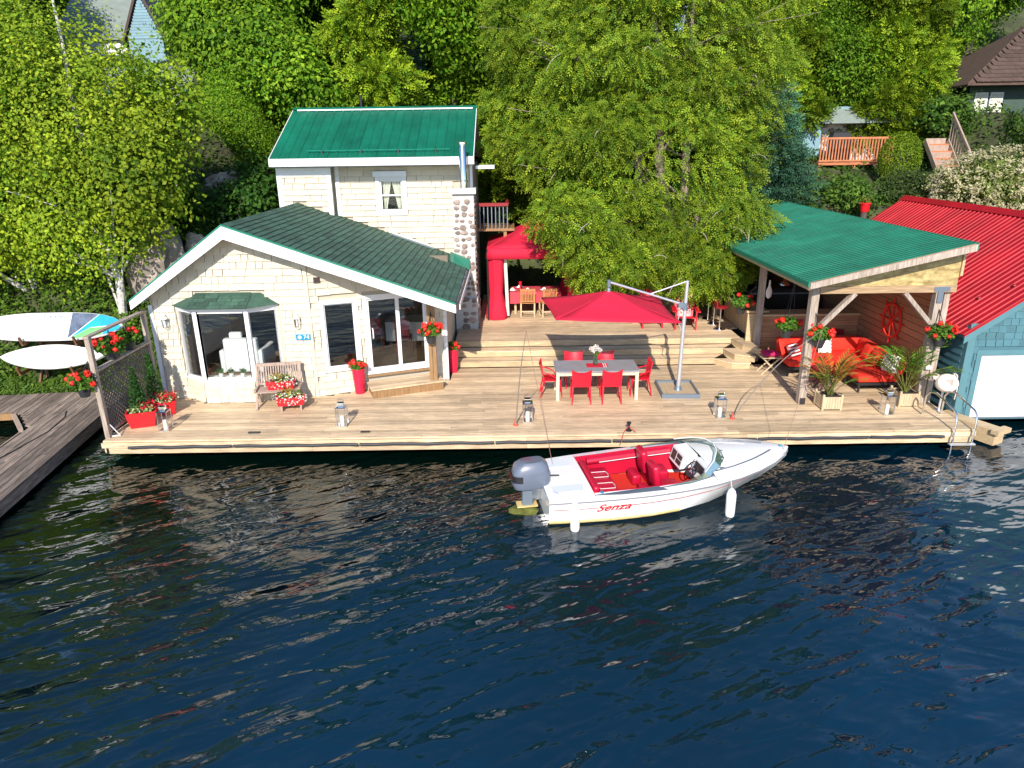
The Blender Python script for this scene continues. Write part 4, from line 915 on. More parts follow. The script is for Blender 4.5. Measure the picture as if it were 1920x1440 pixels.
# ------------------------------------------------------------ lattice fence at the left end of the deck
fn = thing('lattice_fence', 'wooden lattice fence with open top rail at the left deck end', 'fence', (-8.72, 15.1, .5))
for y, z1 in ((13.93, 2.72), (16.22, 2.72)):
    b = B(); b.box(-8.77, -8.67, y - .05, y + .05, .5, z1); b.out('post', 'post_wood', fn)
for z in (2.72, 1.98): b = B(); b.box(-8.78, -8.66, 13.86, 16.3, z, z + .045); b.out('rail', 'post_wood', fn)
b = B(); b.box(-8.74, -8.70, 13.98, 16.17, .58, .64); b.out('rail', 'post_wood', fn)
lt = B(); y0, y1, z0, z1 = 13.98, 16.17, .64, 1.98
for s_ in (1, -1):
    for k in range(-12, 20):
        ya = y0 + k * .115; pts = []
        # line y = ya + t, z = z0 + t (or mirrored)
        ta, tb = max(0, y0 - ya), min(z1 - z0, y1 - ya)
        if tb - ta < .03: continue
        f_ = (lambda t: (ya + t, z0 + t)) if s_ > 0 else (lambda t: (y1 + y0 - ya - t, z0 + t))
        a, c = f_(ta), f_(tb); x = -8.725 + .006 * s_
        lt.beam((x, a[0], a[1]), (x, c[0], c[1]), .011, .028, (1, 0, 0))
lt = lt.out('lattice', 'lattice_wood', fn); lt['kind'] = 'stuff'
b = B(); b.tube([(-8.66, 13.95, .52), (-8.5, 13.99, .52)], .012, 6); b.tube([(-8.68, 13.97, .8), (-8.5, 13.99, .52)], .01, 6); b.out('brace', 'white_trim', fn)
def redbox(loc, dx, dy, h, label, rot, seed, name='red_planter', wf=True, tap=.78):
    t = thing(name, label, 'planter', loc); x, y, z = loc; Mr = Matrix.Translation(loc) @ Matrix.Rotation(rot, 4, 'Z')
    b = B(); lo = [(-dx / 2 * tap, -dy / 2 * tap, 0), (dx / 2 * tap, -dy / 2 * tap, 0), (dx / 2 * tap, dy / 2 * tap, 0), (-dx / 2 * tap, dy / 2 * tap, 0)]; hi = [(-dx / 2, -dy / 2, h), (dx / 2, -dy / 2, h), (dx / 2, dy / 2, h), (-dx / 2, dy / 2, h)]
    inn = [(p[0] * .9, p[1] * .85, h) for p in hi]; ind = [(p[0] * .88, p[1] * .83, h - .05) for p in hi]
    b.loft([lo, hi, inn, ind]).xf(Mr); b.out('box', 'red_box', t)
    b = B(); b.add([(p[0] * .87, p[1] * .82, h - .04) for p in hi], [(0, 1, 2, 3)]).xf(Mr); b.out('soil', 'soil', t)
    return t
MR = Matrix.Rotation
t = redbox((-8.3, 14.62, .5), .62, .42, .36, 'red tapered planter with conifer in front of the lattice fence', R(20), 1)
leaf_object('flowers', [blob((-8.3, 14.62, .9), (.32, .24, .1), 260, .06, .05, (.1, .2, .04), (.55, .6, .3), .2, .8), blob((-8.2, 14.68, .95), (.28, .2, .1), 60, .07, .06, (.55, .02, .02), (.4, .01, .03), .3)], 'petal', t)
leaf_object('conifer', [blob((-8.38, 14.7, .95 + k * .1), (.25 - k * .026, .25 - k * .026, .1), 130, .07, .03, (.018, .06, .015), (.04, .11, .02), .3, .2) for k in range(9)], 'needle', t)
t = redbox((-8.18, 15.35, .5), .6, .42, .34, 'red tapered planter with conifer nearer the cottage wall', R(20), 2)
leaf_object('flowers', [blob((-8.1, 15.3, .9), (.32, .26, .12), 260, .06, .05, (.1, .2, .04), (.55, .6, .35), .2, .8), blob((-8.05, 15.3, .98), (.28, .22, .12), 80, .07, .06, (.6, .03, .02), (.5, .01, .03), .3)], 'petal', t)
leaf_object('conifer', [blob((-8.36, 15.4, .95 + k * .115), (.26 - k * .026, .26 - k * .026, .1), 130, .07, .03, (.018, .06, .015), (.045, .12, .02), .3, .2) for k in range(9)], 'needle', t)
# ------------------------------------------------------------ bench with flower boxes
t = thing('garden_bench', 'weathered slatted wooden bench under the bay window', 'bench', (-5.6, 15.8, .5)); ROT = MR(R(9), 4, 'Z'); MB = Matrix.Translation((-5.6, 15.85, .5)) @ ROT
def bp(nm, fn_, m='bench_wood', par=None):
    b = B(); fn_(b); b.xf(MB); return b.out(nm, m, par or t)
for sx in (-.5, .5):
    bp('leg', lambda b: b.beam((sx, -.32, 0), (sx, .02, .44), .05, .06)); bp('leg', lambda b: b.beam((sx, .22, 0), (sx, .02, .44), .05, .06)); bp('back_post', lambda b: b.beam((sx, .1, .4), (sx, .27, .92), .05, .06)); bp('arm', lambda b: b.box(sx - .03, sx + .03, -.3, .2, .44, .47))
for k in range(5): bp('seat_slat', lambda b: b.box(-.52, .52, -.3 + k * .095, -.3 + k * .095 + .075, .40, .425))
bp('top_rail', lambda b: b.beam((-.54, .28, .93), (.54, .28, .93), .05, .07)); bp('bottom_rail', lambda b: b.beam((-.52, .14, .5), (.52, .14, .5), .04, .05))
for k in range(17): x = -.46 + k * .0575; bp('back_slat', lambda b: b.beam((x, .14, .51), (x, .275, .91), .032, .014, (0, 1, 0)))
for k, (dx, dy, z, rot) in enumerate(((.08, -.08, .43, 9), (.32, -.45, .14, 12))):
    p = MB @ Vector((dx, dy, z)); t2 = redbox((p.x, p.y, p.z), .66, .24, .2, ('red flower box standing on the bench seat', 'lower red flower box in front of the bench')[k], R(rot), 5 + k, 'flower_box', tap=.88)
    Mq = Matrix.Translation(p) @ MR(R(rot), 4, 'Z'); q = Mq @ Vector((0, 0, .26)); q2 = Mq @ Vector((0, -.1, .18))
    leaf_object('flowers', [blob(q, (.36, .16, .12), 150, .07, .05, (.1, .2, .05), (.35, .38, .1), .2, .6), blob(q + Vector((-.06, 0, .06)), (.16, .1, .12), 50, .1, .03, (.3, .08, .02), (.45, .3, .05), .1, .9)], 'petal', t2)
    leaf_object('white_blossom', [blob(q2, (.46, .16, .18), 150, .045, .04, (.75, .7, .62), (.85, .82, .78), .4, .3)], 'petal', t2, 'stuff')
    if k == 1:
        for sx in (-.22, .22): b = B(); b.box(sx - .02, sx + .02, -.1, .1, -.14, 0).xf(Mq); b.out('foot', 'bench_wood', t2)
# ------------------------------------------------------------ tall red planters
for k, (x, y) in enumerate(((-3.82, 16.58), (-1.6, 18.2))):
    t = thing('tall_red_pot', ('tall red pot with geraniums left of the sliding door', 'tall red pot with geraniums at the foot of the steps beside the cottage')[k], 'planter', (x, y, .5), 'tall red pots')
    b = B(); b.lathe([(.12, 0), (.165, .62), (.175, .62), (.175, .66), (.15, .66), (.14, .6)], (x, y, .5), 20); b.out('pot', 'red_pot', t, True)
    geranium(t, (x, y, 1.22), .2, .12, 260, 8, 20 + k)
# ------------------------------------------------------------ lanterns
def lantern(x, y, label):
    t = thing('lantern', label, 'lantern', (x, y, .5), 'steel lanterns along the deck edge'); s_ = .105; z = .503
    b = B(); b.box(x - s_, x + s_, y - s_, y + s_, z, z + .025); b.out('base', 'steel', t)
    for i in (-1, 1):
        for j in (-1, 1): b = B(); b.box(x + i * s_ - .007, x + i * s_ + .007, y + j * s_ - .007, y + j * s_ + .007, z + .025, z + .44); b.out('edge', 'steel', t)
    b = B(); sg = .098
    for i in (-1, 1): b.add([(x + i * sg, y - sg, z + .027), (x + i * sg, y + sg, z + .027), (x + i * sg, y + sg, z + .438), (x + i * sg, y - sg, z + .438)], [(0, 1, 2, 3)]); b.add([(x - sg, y + i * sg, z + .027), (x + sg, y + i * sg, z + .027), (x + sg, y + i * sg, z + .438), (x - sg, y + i * sg, z + .438)], [(0, 1, 2, 3)])
    b.out('glass', 'lantern_glass', t)
    b = B(); b.loft([[(x - s_ * k, y - s_ * k, h), (x + s_ * k, y - s_ * k, h), (x + s_ * k, y + s_ * k, h), (x - s_ * k, y + s_ * k, h)] for k, h in ((1.08, z + .44), (1.08, z + .455), (.55, z + .48), (.5, z + .53), (.62, z + .535), (.6, z + .545))]); b.out('cap', 'chrome', t)
    b = B(); b.tube([(x + math.cos(a) * .075, y, z + .54 + math.sin(a) * .09) for a in np.linspace(0, math.pi, 11)], .007, 6); b.out('handle', 'chrome', t, True)
    b = B(); b.lathe([(.045, 0), (.045, .2), (.01, .2), (.004, .215)], (x, y, z + .026), 14); b.out('candle', 'candle', t, True)
lantern(-7.66, 14.32, 'steel lantern beside the red planters at the left deck end'); lantern(-3.78, 14.42, 'steel lantern on the deck edge in front of the picture window')
lantern(.34, 14.52, 'steel lantern beside the mooring pole left of the dining table'); lantern(4.66, 14.62, 'steel lantern on the deck edge right of the parasol base'); lantern(8.44, 14.66, 'steel lantern at the right deck end before the palm planter')
# ------------------------------------------------------------ dining set
t = thing('dining_table', 'grey topped outdoor dining table with pale legs', 'table', (2.04, 16.23, .5))
b = B(); b.box(1.04, 3.04, 15.78, 16.69, 1.215, 1.245); b.out('top', 'table_top', t)
b = B()
for y in (15.82, 16.62): b.box(1.1, 2.98, y - .015 + .015, y + .03, 1.12, 1.213)
for x in (1.06, 2.98): b.box(x, x + .03, 15.86, 16.6, 1.12, 1.213)
b.out('apron', 'table_frame', t)
for x in (1.06, 2.95):
    for y in (15.8, 16.6): b = B(); b.box(x, x + .075, y, y + .075, .5, 1.212); b.out('leg', 'table_frame', t)
b = B(); b.box(1.82, 2.22, 16.08, 16.4, 1.247, 1.251); t = tag(b.out('placemat', 'red_fabric'), 'red table runner with white stripes under the vase', 'runner')
b = B()
for x in (2.225, 2.275): b.box(x, x + .022, 16.08, 16.4, 1.247, 1.2515)
b.out('stripe', 'white', t); b = B(); b.box(2.2475, 2.2745, 16.08, 16.4, 1.247, 1.251); b.out('stripe', 'red_fabric', t); b = B(); b.box(2.2975, 2.33, 16.08, 16.4, 1.247, 1.251); b.out('stripe', 'red_fabric', t)
t = thing('flower_vase', 'glass vase of white flowers on the dining table', 'vase', (2.04, 16.25, 1.252))
b = B(); b.lathe([(.05, 0), (.05, .26), (.045, .26), (.045, .01)], (2.04, 16.25, 1.252), 16); b.out('vase', 'vase_glass', t, True)
leaf_object('stems', [(np.array([[2.04 + .025 * math.cos(k), 16.25 + .025 * math.sin(k), 1.42] for k in range(14)]), np.array([[.03 * math.cos(k), .03 * math.sin(k), .36] for k in range(14)]), np.array([[.018, .006, 0]] * 14), colr(14, (.08, .2, .03), (.15, .3, .05)))], 'leaf', t)
leaf_object('blooms', [blob((2.04 + .11 * math.cos(k * 1.3) * (k > 0), 16.25 + .09 * math.sin(k * 1.3) * (k > 0), 1.66 + .04 * math.sin(k * 2.2)), (.06, .06, .05), 50, .035, .03, (.72, .7, .66), (.85, .84, .8), .6, .4) for k in range(9)], 'petal', t)
leaf_object('leaves', [blob((2.04, 16.25, 1.55), (.1, .1, .05), 50, .06, .03, (.06, .16, .03), (.12, .24, .05), .2)], 'leaf', t)
def shellback(w0, w1, z0, z1, y0, lean, dip=.03, n=9, m_=6, th=.022):
    vs_, fs = [], []
    for j in range(m_ + 1):
        t_ = j / m_
        for i in range(n + 1):
            s_ = i / n * 2 - 1; wd = w0 + (w1 - w0) * t_
            zt = z0 + (z1 - z0) * t_ + (t_ ** 3) * (.035 * abs(s_) ** 3 - .0 - dip * (1 - s_ * s_)); y = y0 - lean * t_ + .05 * s_ * s_ * (.3 + .7 * t_)
            vs_.append((s_ * wd / 2, y, zt))
    k = len(vs_); fr = [(j * (n + 1) + i, j * (n + 1) + i + 1, (j + 1) * (n + 1) + i + 1, (j + 1) * (n + 1) + i) for j in range(m_) for i in range(n)]
    b = B(); b.add(vs_ + [(x, y - th, z) for x, y, z in vs_], fr + [tuple(reversed([q + k for q in f])) for f in fr])
    edge = list(range(n + 1)) + [j * (n + 1) + n for j in range(1, m_ + 1)] + [m_ * (n + 1) + i for i in range(n - 1, -1, -1)] + [j * (n + 1) for j in range(m_ - 1, 0, -1)]
    b.f += [(edge[i], edge[(i + 1) % len(edge)], edge[(i + 1) % len(edge)] + k, edge[i] + k) for i in range(len(edge))]
    return b
def make_chair():
    t = thing('dining_chair', 'x', 'chair', (0, 0, 0), 'red chairs round the dining table')
    b = B(); b.loft([[(-.235 * k, -.21, z), (.235 * k, -.21, z), (.225 * k, .22, z), (-.225 * k, .22, z)] for k, z in ((.97, .42), (1, .43), (1, .45), (.95, .455))]); b.out('seat', 'red_plastic', t)
    shellback(.44, .47, .43, .84, -.2, .1).out('backrest', 'red_plastic', t, True, True)
    for i in (-1, 1):
        b = B(); b.tube([(i * .2, -.19, .44), (i * .215, -.25, .2), (i * .225, -.28, 0)], [.024, .02, .015], 6); b.out('leg', 'red_plastic', t, True)
        b = B(); b.tube([(i * .2, .19, .44), (i * .21, .22, .2), (i * .215, .235, 0)], [.024, .02, .015], 6); b.out('leg', 'red_plastic', t, True)
        b = B(); b.tube([(i * .22, -.24, .66), (i * .245, -.05, .6), (i * .225, .15, .46)], .015, 6); b.out('side_rail', 'red_plastic', t, True)
    return t
ch0 = make_chair()
for k, (x, y, rz_, lab) in enumerate(((1.64, 15.78, 0, 'left red chair on the near side of the dining table'), (2.36, 15.78, 0, 'right red chair on the near side of the dining table'), (.98, 16.25, -90, 'red chair at the left end of the dining table'), (3.12, 16.25, 90, 'red chair at the right end of the dining table'), (1.58, 16.88, 180, 'left red chair on the far side of the dining table'), (2.38, 16.88, 180, 'right red chair on the far side of the dining table'))):
    o = ch0 if k == 0 else ctree(ch0); place(o, (x, y, .5), R(rz_)); o['label'] = lab
# ------------------------------------------------------------ cantilever parasol
t = thing('cantilever_parasol', 'red square cantilever parasol shading the dining table', 'parasol', (4.1, 16.35, .5))
ap_ = Vector((2.27, 15.98, 3.14)); cor = [Vector(p) for p in ((.98, 15.08, 2.68), (3.7, 14.68, 2.67), (3.72, 17.28, 2.68), (.76, 17.45, 2.68))]
for i in range(4):
    a, c = cor[i], cor[(i + 1) % 4]; n_ = 8; rows_ = []
    for j in range(n_ + 1):
        r_ = []
        for k in range(n_ + 1):
            e = a.lerp(c, k / n_); p = ap_.lerp(e, j / n_); p.z -= .05 * math.sin(math.pi * k / n_) * (j / n_) + .03 * math.sin(math.pi * j / n_); mid = a.lerp(c, .5); p += (ap_ - mid).normalized() * .05 * math.sin(math.pi * k / n_) * (j / n_) ; r_.append(p)
        rows_.append(r_)
    b = B(); b.loft(rows_, False, False); o = b.out('canopy_panel', 'red_fabric', t, True); md = o.modifiers.new('s', 'SOLIDIFY'); md.thickness = .006
    b = B(); b.tube([ap_ + Vector((0, 0, -.1)), a + Vector((0, 0, -.03))], .011, 6); b.out('rib', 'alu', t)
    mid = a.lerp(c, .5); b = B(); b.tube([ap_ + Vector((0, 0, -.1)), ap_.lerp(mid, .93) + Vector((0, 0, -.085))], .011, 6); b.out('rib', 'alu', t)
b = B(); b.lathe([(.03, -.3), (.05, -.1), (.05, .02), (.03, .06)], ap_, 10); b.out('hub', 'grey_metal', t, True)
pole = Vector((4.12, 16.35, .5)); top = Vector((4.17, 16.33, 3.28)); colr_ = Vector((4.14, 16.33, 2.68)); ht = ap_ + Vector((0, 0, .2))
b = B(); b.tube([pole, top], [.052, .042], 12); b.out('pole', 'alu', t, True)
b = B(); b.tube([ht + Vector((0, 0, -.12)), ht + Vector((0, 0, .05))], .045, 8); b.out('head', 'grey_metal', t, True)
b = B(); b.tube([ht, colr_ + Vector((-.06, -.02, .04))], .027, 8); b.out('arm', 'alu', t, True)
b = B(); b.tube([ht.lerp(colr_, .52), top + Vector((-.02, 0, -.02))], .017, 8); b.out('strut', 'alu', t, True)
b = B(); b.tube([colr_ + Vector((-.1, -.02, 0)), colr_ + Vector((-.14, -.03, -.35)), colr_ + Vector((-.05, 0, -.6))], .012, 6); b.out('crank', 'alu', t, True)
b = B(); b.tube([colr_ + Vector((0, 0, -.09)), colr_ + Vector((0, 0, .07))], .075, 10); b.obox(colr_ + Vector((-.1, -.03, .02)), (.12, .07, .12)); b.out('collar', 'grey_metal', t)
Mu = Matrix.Translation((4.1, 16.38, .5)) @ MR(R(-2), 4, 'Z')
b = B(); b.box(-.42, .42, -.5, .5, 0, .05); b.xf(Mu); b.out('base_slab', 'planter_wood', t)
b = B()
for x0, x1, y0, y1 in ((-.46, .46, -.54, -.5), (-.46, .46, .5, .54), (-.46, -.42, -.5, .5), (.42, .46, -.5, .5)): b.box(x0, x1, y0, y1, 0, .11)
b.xf(Mu); b.out('base_rim', 'grey_metal', t)
b = B(); b.lathe([(.1, .05), (.09, .07), (.065, .16)], (4.12, 16.35, .5), 12); b.out('base_socket', 'grey_metal', t, True)
# ------------------------------------------------------------ gazebo tent, its table and chairs
t = thing('gazebo_tent', 'red fabric gazebo tent with tied curtains at the back of the terrace', 'gazebo', (.8, 23.4, 1.01)); x0, x1, y0, y1 = -.72, 2.3, 21.95, 24.9
apx = Vector(((x0 + x1) / 2, (y0 + y1) / 2, 4.05)); rim = [Vector((x0, y0, 3.3)), Vector((x1, y0, 3.3)), Vector((x1, y1, 3.3)), Vector((x0, y1, 3.3))]
for i in range(4):
    a, c = rim[i], rim[(i + 1) % 4]; n_ = 6
    rows_ = [[apx.lerp(a.lerp(c, k / n_), j / n_) + Vector((0, 0, -.05 * math.sin(math.pi * j / n_))) for k in range(n_ + 1)] for j in range(n_ + 1)]
    b = B(); b.loft(rows_, False, False); o = b.out('roof_panel', 'red_fabric', t, True); md = o.modifiers.new('s', 'SOLIDIFY'); md.thickness = .006
    n_ = 12; o2 = (a + c) / 2 - apx; o2.z = 0; o2.normalize()
    rows_ = [[a.lerp(c, k / n_) + o2 * (.02 * j + .01 * math.sin(k * 2.3)) + Vector((0, 0, -.17 * j)) for k in range(n_ + 1)] for j in range(3)]
    b = B(); b.loft(rows_, False, False); o = b.out('valance', 'red_fabric', t, True); md = o.modifiers.new('s', 'SOLIDIFY'); md.thickness = .006
    b = B(); b.tube([(a.x, a.y, 1.01), a], .025, 8); b.out('pole', 'black_metal', t)
    k_ = rng.random(); rows_ = []
    sgx, sgy = (1 if a.x < apx.x else -1), (1 if a.y < apx.y else -1)
    for z, r_ in ((1.02, .33), (1.1, .35), (1.4, .31), (1.85, .205), (2.3, .24), (2.98, .27)):
        rows_.append([(a.x + sgx * .26 + math.cos(q) * (r_ + .015 * math.sin(q * 6)), a.y + sgy * .2 + math.sin(q) * (r_ * .8 + .015 * math.cos(q * 7)), z) for q in np.linspace(0, 2 * math.pi, 24, endpoint=False)])
    b = B(); b.loft(rows_); b.out('curtain', 'red_fabric', t, True)
b = B(); b.beam((x0 + .62, y0 + .2, 1.1), (x0 + .56, y0 + .22, 2.95), .1, .02, (0, 1, 0)); b.out('net_curtain', 'stripe', t)
t = thing('gazebo_table', 'table under a pinkish red cloth inside the gazebo', 'table', (.75, 23.2, 1.01))
b = B(); X0, X1, Y0, Y1 = -.12, 1.65, 22.72, 23.7; b.loft([[(X0 - .06, Y0 - .07, 1.38), (X1 + .06, Y0 - .05, 1.42), (X1 + .07, Y1 + .05, 1.4), (X0 - .05, Y1 + .06, 1.4)], [(X0, Y0, 1.74), (X1, Y0, 1.74), (X1, Y1, 1.74), (X0, Y1, 1.74)], [(X0 + .02, Y0 + .02, 1.755), (X1 - .02, Y0 + .02, 1.755), (X1 - .02, Y1 - .02, 1.755), (X0 + .02, Y1 - .02, 1.755)]]); b.out('tablecloth', 'red_cloth', t)
for x in (.15, 1.45):
    for y in (22.85, 23.55): b = B(); b.box(x - .035, x + .035, y - .035, y + .035, 1.01, 1.4); b.out('leg', 'planter_wood', t)
for k, (x, y) in enumerate(((.05, 22.95), (.55, 22.9), (1.1, 22.95), (.3, 23.45))):
    t = thing('napkin_plate', ('leftmost', 'second', 'rightmost', 'rear')[k] + ' white plate with folded napkin on the gazebo table', 'plate', (x, y, 1.757)); b = B(); b.lathe([(.06, 0), (.13, .015), (.135, .02), (.06, .012)], (x, y, 1.757), 16); b.out('plate', 'white', t, True)
    b = B(); b.loft([[(x - .09, y - .05, 1.775), (x + .08, y - .06, 1.775), (x + .1, y + .05, 1.775), (x - .07, y + .07, 1.775)], [(x - .03, y - .02, 1.85), (x + .05, y - .01, 1.84), (x + .03, y + .02, 1.86), (x - .02, y + .03, 1.85)]]); b.out('napkin', 'white', t)
b = B(); b.lathe([(.05, 0), (.02, .04), (.015, .12), (.05, .2), (.06, .28), (.045, .28), (.03, .2)], (.32, 23.05, 1.757), 12); tag(b.out('red_goblet', 'red_plastic', None, True), 'tall red goblet on the gazebo table', 'goblet')
def make_teak(loc, rz_, label):
    t = thing('teak_chair', label, 'chair', (0, 0, 0), 'teak chairs at the gazebo')
    for i in (-1, 1):
        b = B(); b.beam((i * .22, -.22, 0), (i * .22, -.25, .46), .045, .045); b.out('leg', 'planter_wood', t); b = B(); b.beam((i * .22, .2, 0), (i * .22, .2, .44), .045, .045); b.out('leg', 'planter_wood', t)
        b = B(); b.beam((i * .22, -.25, .46), (i * .22, -.3, .92), .045, .04); b.out('back_post', 'teak', t); b = B(); b.box(i * .22 - .02, i * .22 + .02, -.2, .18, .16, .2); b.out('stretcher', 'planter_wood', t)
    b = B(); b.box(-.2, .2, -.245, -.215, .16, .2); b.out('stretcher', 'planter_wood', t)
    for k in range(5): b = B(); b.box(-.24, .24, -.22 + k * .09, -.22 + k * .09 + .08, .44, .46); b.out('seat_slat', 'teak', t)
    b = B(); b.box(-.24, .24, -.32, -.28, .86, .94); b.out('top_rail', 'teak', t); b = B(); b.box(-.2, .2, -.28, -.25, .5, .54); b.out('bottom_rail', 'teak', t)
    for k in range(8): b = B(); x = -.175 + k * .05; b.beam((x, -.265, .54), (x, -.3, .86), .03, .012, (0, 1, 0)); b.out('back_slat', 'teak', t)
    return place(t, loc, rz_)
make_teak((.55, 22.55, 1.01), 0, 'teak slatted chair at the front of the gazebo table'); make_teak((1.2, 22.5, 1.01), R(12), 'teak chair half hidden behind the parasol at the gazebo table')
# ------------------------------------------------------------ red garden chairs and bar stools on the terrace
def adirondack(loc, rz_, label):
    t = thing('adirondack_chair', label, 'garden chair', (0, 0, 0), 'red garden chairs on the terrace')
    for k in range(7):
        x = (k - 3) * .085; h = 1.05 - .022 * (k - 3) ** 2; b = B(); b.beam((x * .85, .18, .3), (x * 1.12, .5, h), .075, .02, (0, -1, .4)); b.out('back_slat', 'red_plastic', t)
    for k in range(5): b = B(); y = -.32 + k * .11; b.box(-.27, .27, y, y + .1, .36 - k * .02, .38 - k * .02); b.out('seat_slat', 'red_plastic', t)
    for i in (-1, 1):
        b = B(); b.box(i * .3 - .02, i * .3 + .02, -.36, -.26, 0, .56); b.out('leg', 'red_plastic', t); b = B(); b.beam((i * .27, -.3, .32), (i * .27, .55, .04), .025, .1); b.out('leg', 'red_plastic', t); b = B(); b.box(i * .34 - .07, i * .34 + .07, -.42, .36, .562, .585); b.out('arm', 'red_plastic', t)
    b = B(); b.beam((-.34, .33, .545), (.34, .33, .545), .03, .06); b.out('back_rail', 'red_plastic', t)
    return place(t, loc, rz_)
adirondack((4.27, 20.95, 1.01), R(4), 'red slatted garden chair behind the parasol arm'); adirondack((5.28, 20.7, 1.01), R(-8), 'red slatted garden chair right behind the parasol pole')
for k, y in enumerate((20.45, 21.1, 21.75)):
    x = 6.28; t = thing('bar_stool', ('nearest', 'middle', 'farthest')[k] + ' red bar stool with chrome stem at the bar', 'bar stool', (x, y, 1.01), 'red bar stools')
    b = B(); b.lathe([(.19, 0), (.18, .02), (.03, .04), (.025, .62), (.06, .64)], (x, y, 1.01), 16); b.out('stem', 'chrome', t, True)
    b = B(); b.lathe([(.1, 0), (.19, .02), (.2, .06), (.17, .07)], (x, y, 1.64), 16); b.out('seat', 'dark_red', t, True)
    b = shellback(.36, .36, 0, .24, 0, .04, 0).xf(Matrix.Translation((x - .17, y, 1.68)) @ MR(R(-90), 4, 'Z')); b.out('backrest', 'dark_red', t, True, True)
# ------------------------------------------------------------ sofa and lounge things
def cush(parent, name, x0, x1, y0, y1, z0, z1, m, bev=.05, rot=None):
    b = B(); c = ((x0 + x1) / 2, (y0 + y1) / 2, (z0 + z1) / 2); b.obox((0, 0, 0), (x1 - x0, y1 - y0, z1 - z0)); me = piece_mesh(name, b, m); o_ = link(name, me, c, parent, rot)
    md = o_.modifiers.new('bev', 'BEVEL'); md.width = bev; md.segments = 3; me.polygons.foreach_set('use_smooth', [True] * len(me.polygons)); return o_
t = thing('sectional_sofa', 'red L shaped sectional sofa on black frame under the pavilion', 'sofa', (8.6, 17.4, .5))
cush(t, 'seat_cushion', 7.22, 8.42, 17.35, 18.25, .76, .94, 'red_cushion'); cush(t, 'seat_cushion', 8.43, 9.42, 17.3, 18.25, .76, .94, 'red_cushion'); cush(t, 'seat_cushion', 8.43, 9.42, 16.05, 17.29, .76, .94, 'red_cushion')
cush(t, 'back_cushion', 7.22, 8.5, 18.2, 18.44, .92, 1.32, 'red_cushion', .07, (R(-8), 0, 0)); cush(t, 'back_cushion', 8.5, 9.5, 18.2, 18.44, .92, 1.32, 'red_cushion', .07, (R(-8), 0, 0)); cush(t, 'back_cushion', 9.35, 9.58, 17.2, 18.2, .92, 1.32, 'red_cushion', .07, (0, R(8), 0)); cush(t, 'back_cushion', 9.35, 9.58, 16.1, 17.2, .92, 1.32, 'red_cushion', .07, (0, R(8), 0))
b = B(); b.box(7.2, 9.6, 17.36, 18.5, .69, .755); b.box(8.44, 9.6, 16.06, 17.355, .69, .755); b.out('frame', 'black_metal', t)
for x, y in ((7.24, 17.4), (7.24, 18.44), (8.48, 17.4), (8.48, 16.1), (8.46, 16.75), (9.54, 16.1), (9.54, 18.44)): b = B(); b.box(x - .022, x + .022, y - .022, y + .022, .5, .69); b.out('leg', 'black_metal', t)
def pillow(name, c, w_, h_, th, rot, m, label):
    b = B(); n_ = 8; rows_ = []
    for j in range(n_ + 1):
        r_ = []
        for i in range(n_ + 1):
            u, v = i / n_ * 2 - 1, j / n_ * 2 - 1; f_ = max(0, (1 - u ** 4) * (1 - v ** 4)) ** .5; r_.append((u * w_ / 2 * (1 - .06 * (1 - v * v) * 0), v * h_ / 2, th / 2 * f_))
        rows_.append(r_)
    b.loft(rows_, False, False); b.loft([[(x, y, -z) for x, y, z in reversed(r_)] for r_ in rows_], False, False)
    o_ = link(name, piece_mesh(name, b, m), c, None, rot); o_.data.polygons.foreach_set('use_smooth', [True] * len(o_.data.polygons)); return tag(o_, label, 'pillow')
def stripes(o_, w_, h_, th, m):
    b = B()
    for k in range(4): y = -h_ * .36 + k * h_ * .22; b.box(-w_ * .46, w_ * .46, y, y + h_ * .1, th * .30, th * .52)
    q = link('stripe', piece_mesh('stripe', b, m), (0, 0, 0), None); q.parent = o_; q.location = (0, 0, 0)
o = pillow('throw_pillow', (8.42, 18.06, 1.15), .34, .42, .13, (R(68), 0, R(-4)), 'white', 'cream pillow with grey stripes on the back of the sofa'); stripes(o, .34, .42, .13, 'stripe')
pillow('throw_pillow', (9.22, 17.35, 1.14), .42, .42, .15, (R(72), 0, R(-88)), 'red_cushion', 'farther of two red pillows on the right arm of the sofa'); pillow('throw_pillow', (9.2, 16.9, 1.14), .42, .42, .15, (R(70), 0, R(-94)), 'red_cushion', 'nearer of two red pillows on the right arm of the sofa')
o = pillow('throw_pillow', (9.3, 16.3, 1.17), .42, .42, .16, (R(75), 0, R(-60)), 'white', 'cream striped pillow at the near end of the sofa'); stripes(o, .42, .42, .16, 'stripe')
pillow('throw_pillow', (7.34, 18.0, 1.15), .42, .42, .15, (R(66), 0, R(30)), 'red_cushion', 'red pillow at the left end of the sofa'); o = pillow('throw_pillow', (7.45, 17.75, 1.1), .4, .4, .15, (R(60), 0, R(35)), 'dark_red', 'dark striped pillow at the left end of the sofa'); stripes(o, .4, .4, .15, 'white')
# folding side table
t = thing('folding_table', 'small folding wooden table left of the sofa', 'side table', (6.78, 17.65, .5)); X, Y = 6.85, 17.75
for k in range(5): b = B(); b.box(X - .26, X + .26, Y - .22 + k * .088, Y - .22 + k * .088 + .078, .95, .972); b.out('top_slat', 'planter_wood', t)
for j in (-.17, .17):
    b = B(); b.beam((X - .24, Y + j, .5), (X + .22, Y + j, .95), .03, .03); b.out('leg', 'planter_wood', t); b = B(); b.beam((X + .24, Y + j * .8, .5), (X - .22, Y + j * .8, .95), .03, .03); b.out('leg', 'planter_wood', t)
cs = pillow('seat_pad', (X, Y, 1.04), .42, .4, .13, (0, 0, 0), 'pink_fabric', 'magenta cushion lying on the folding table')
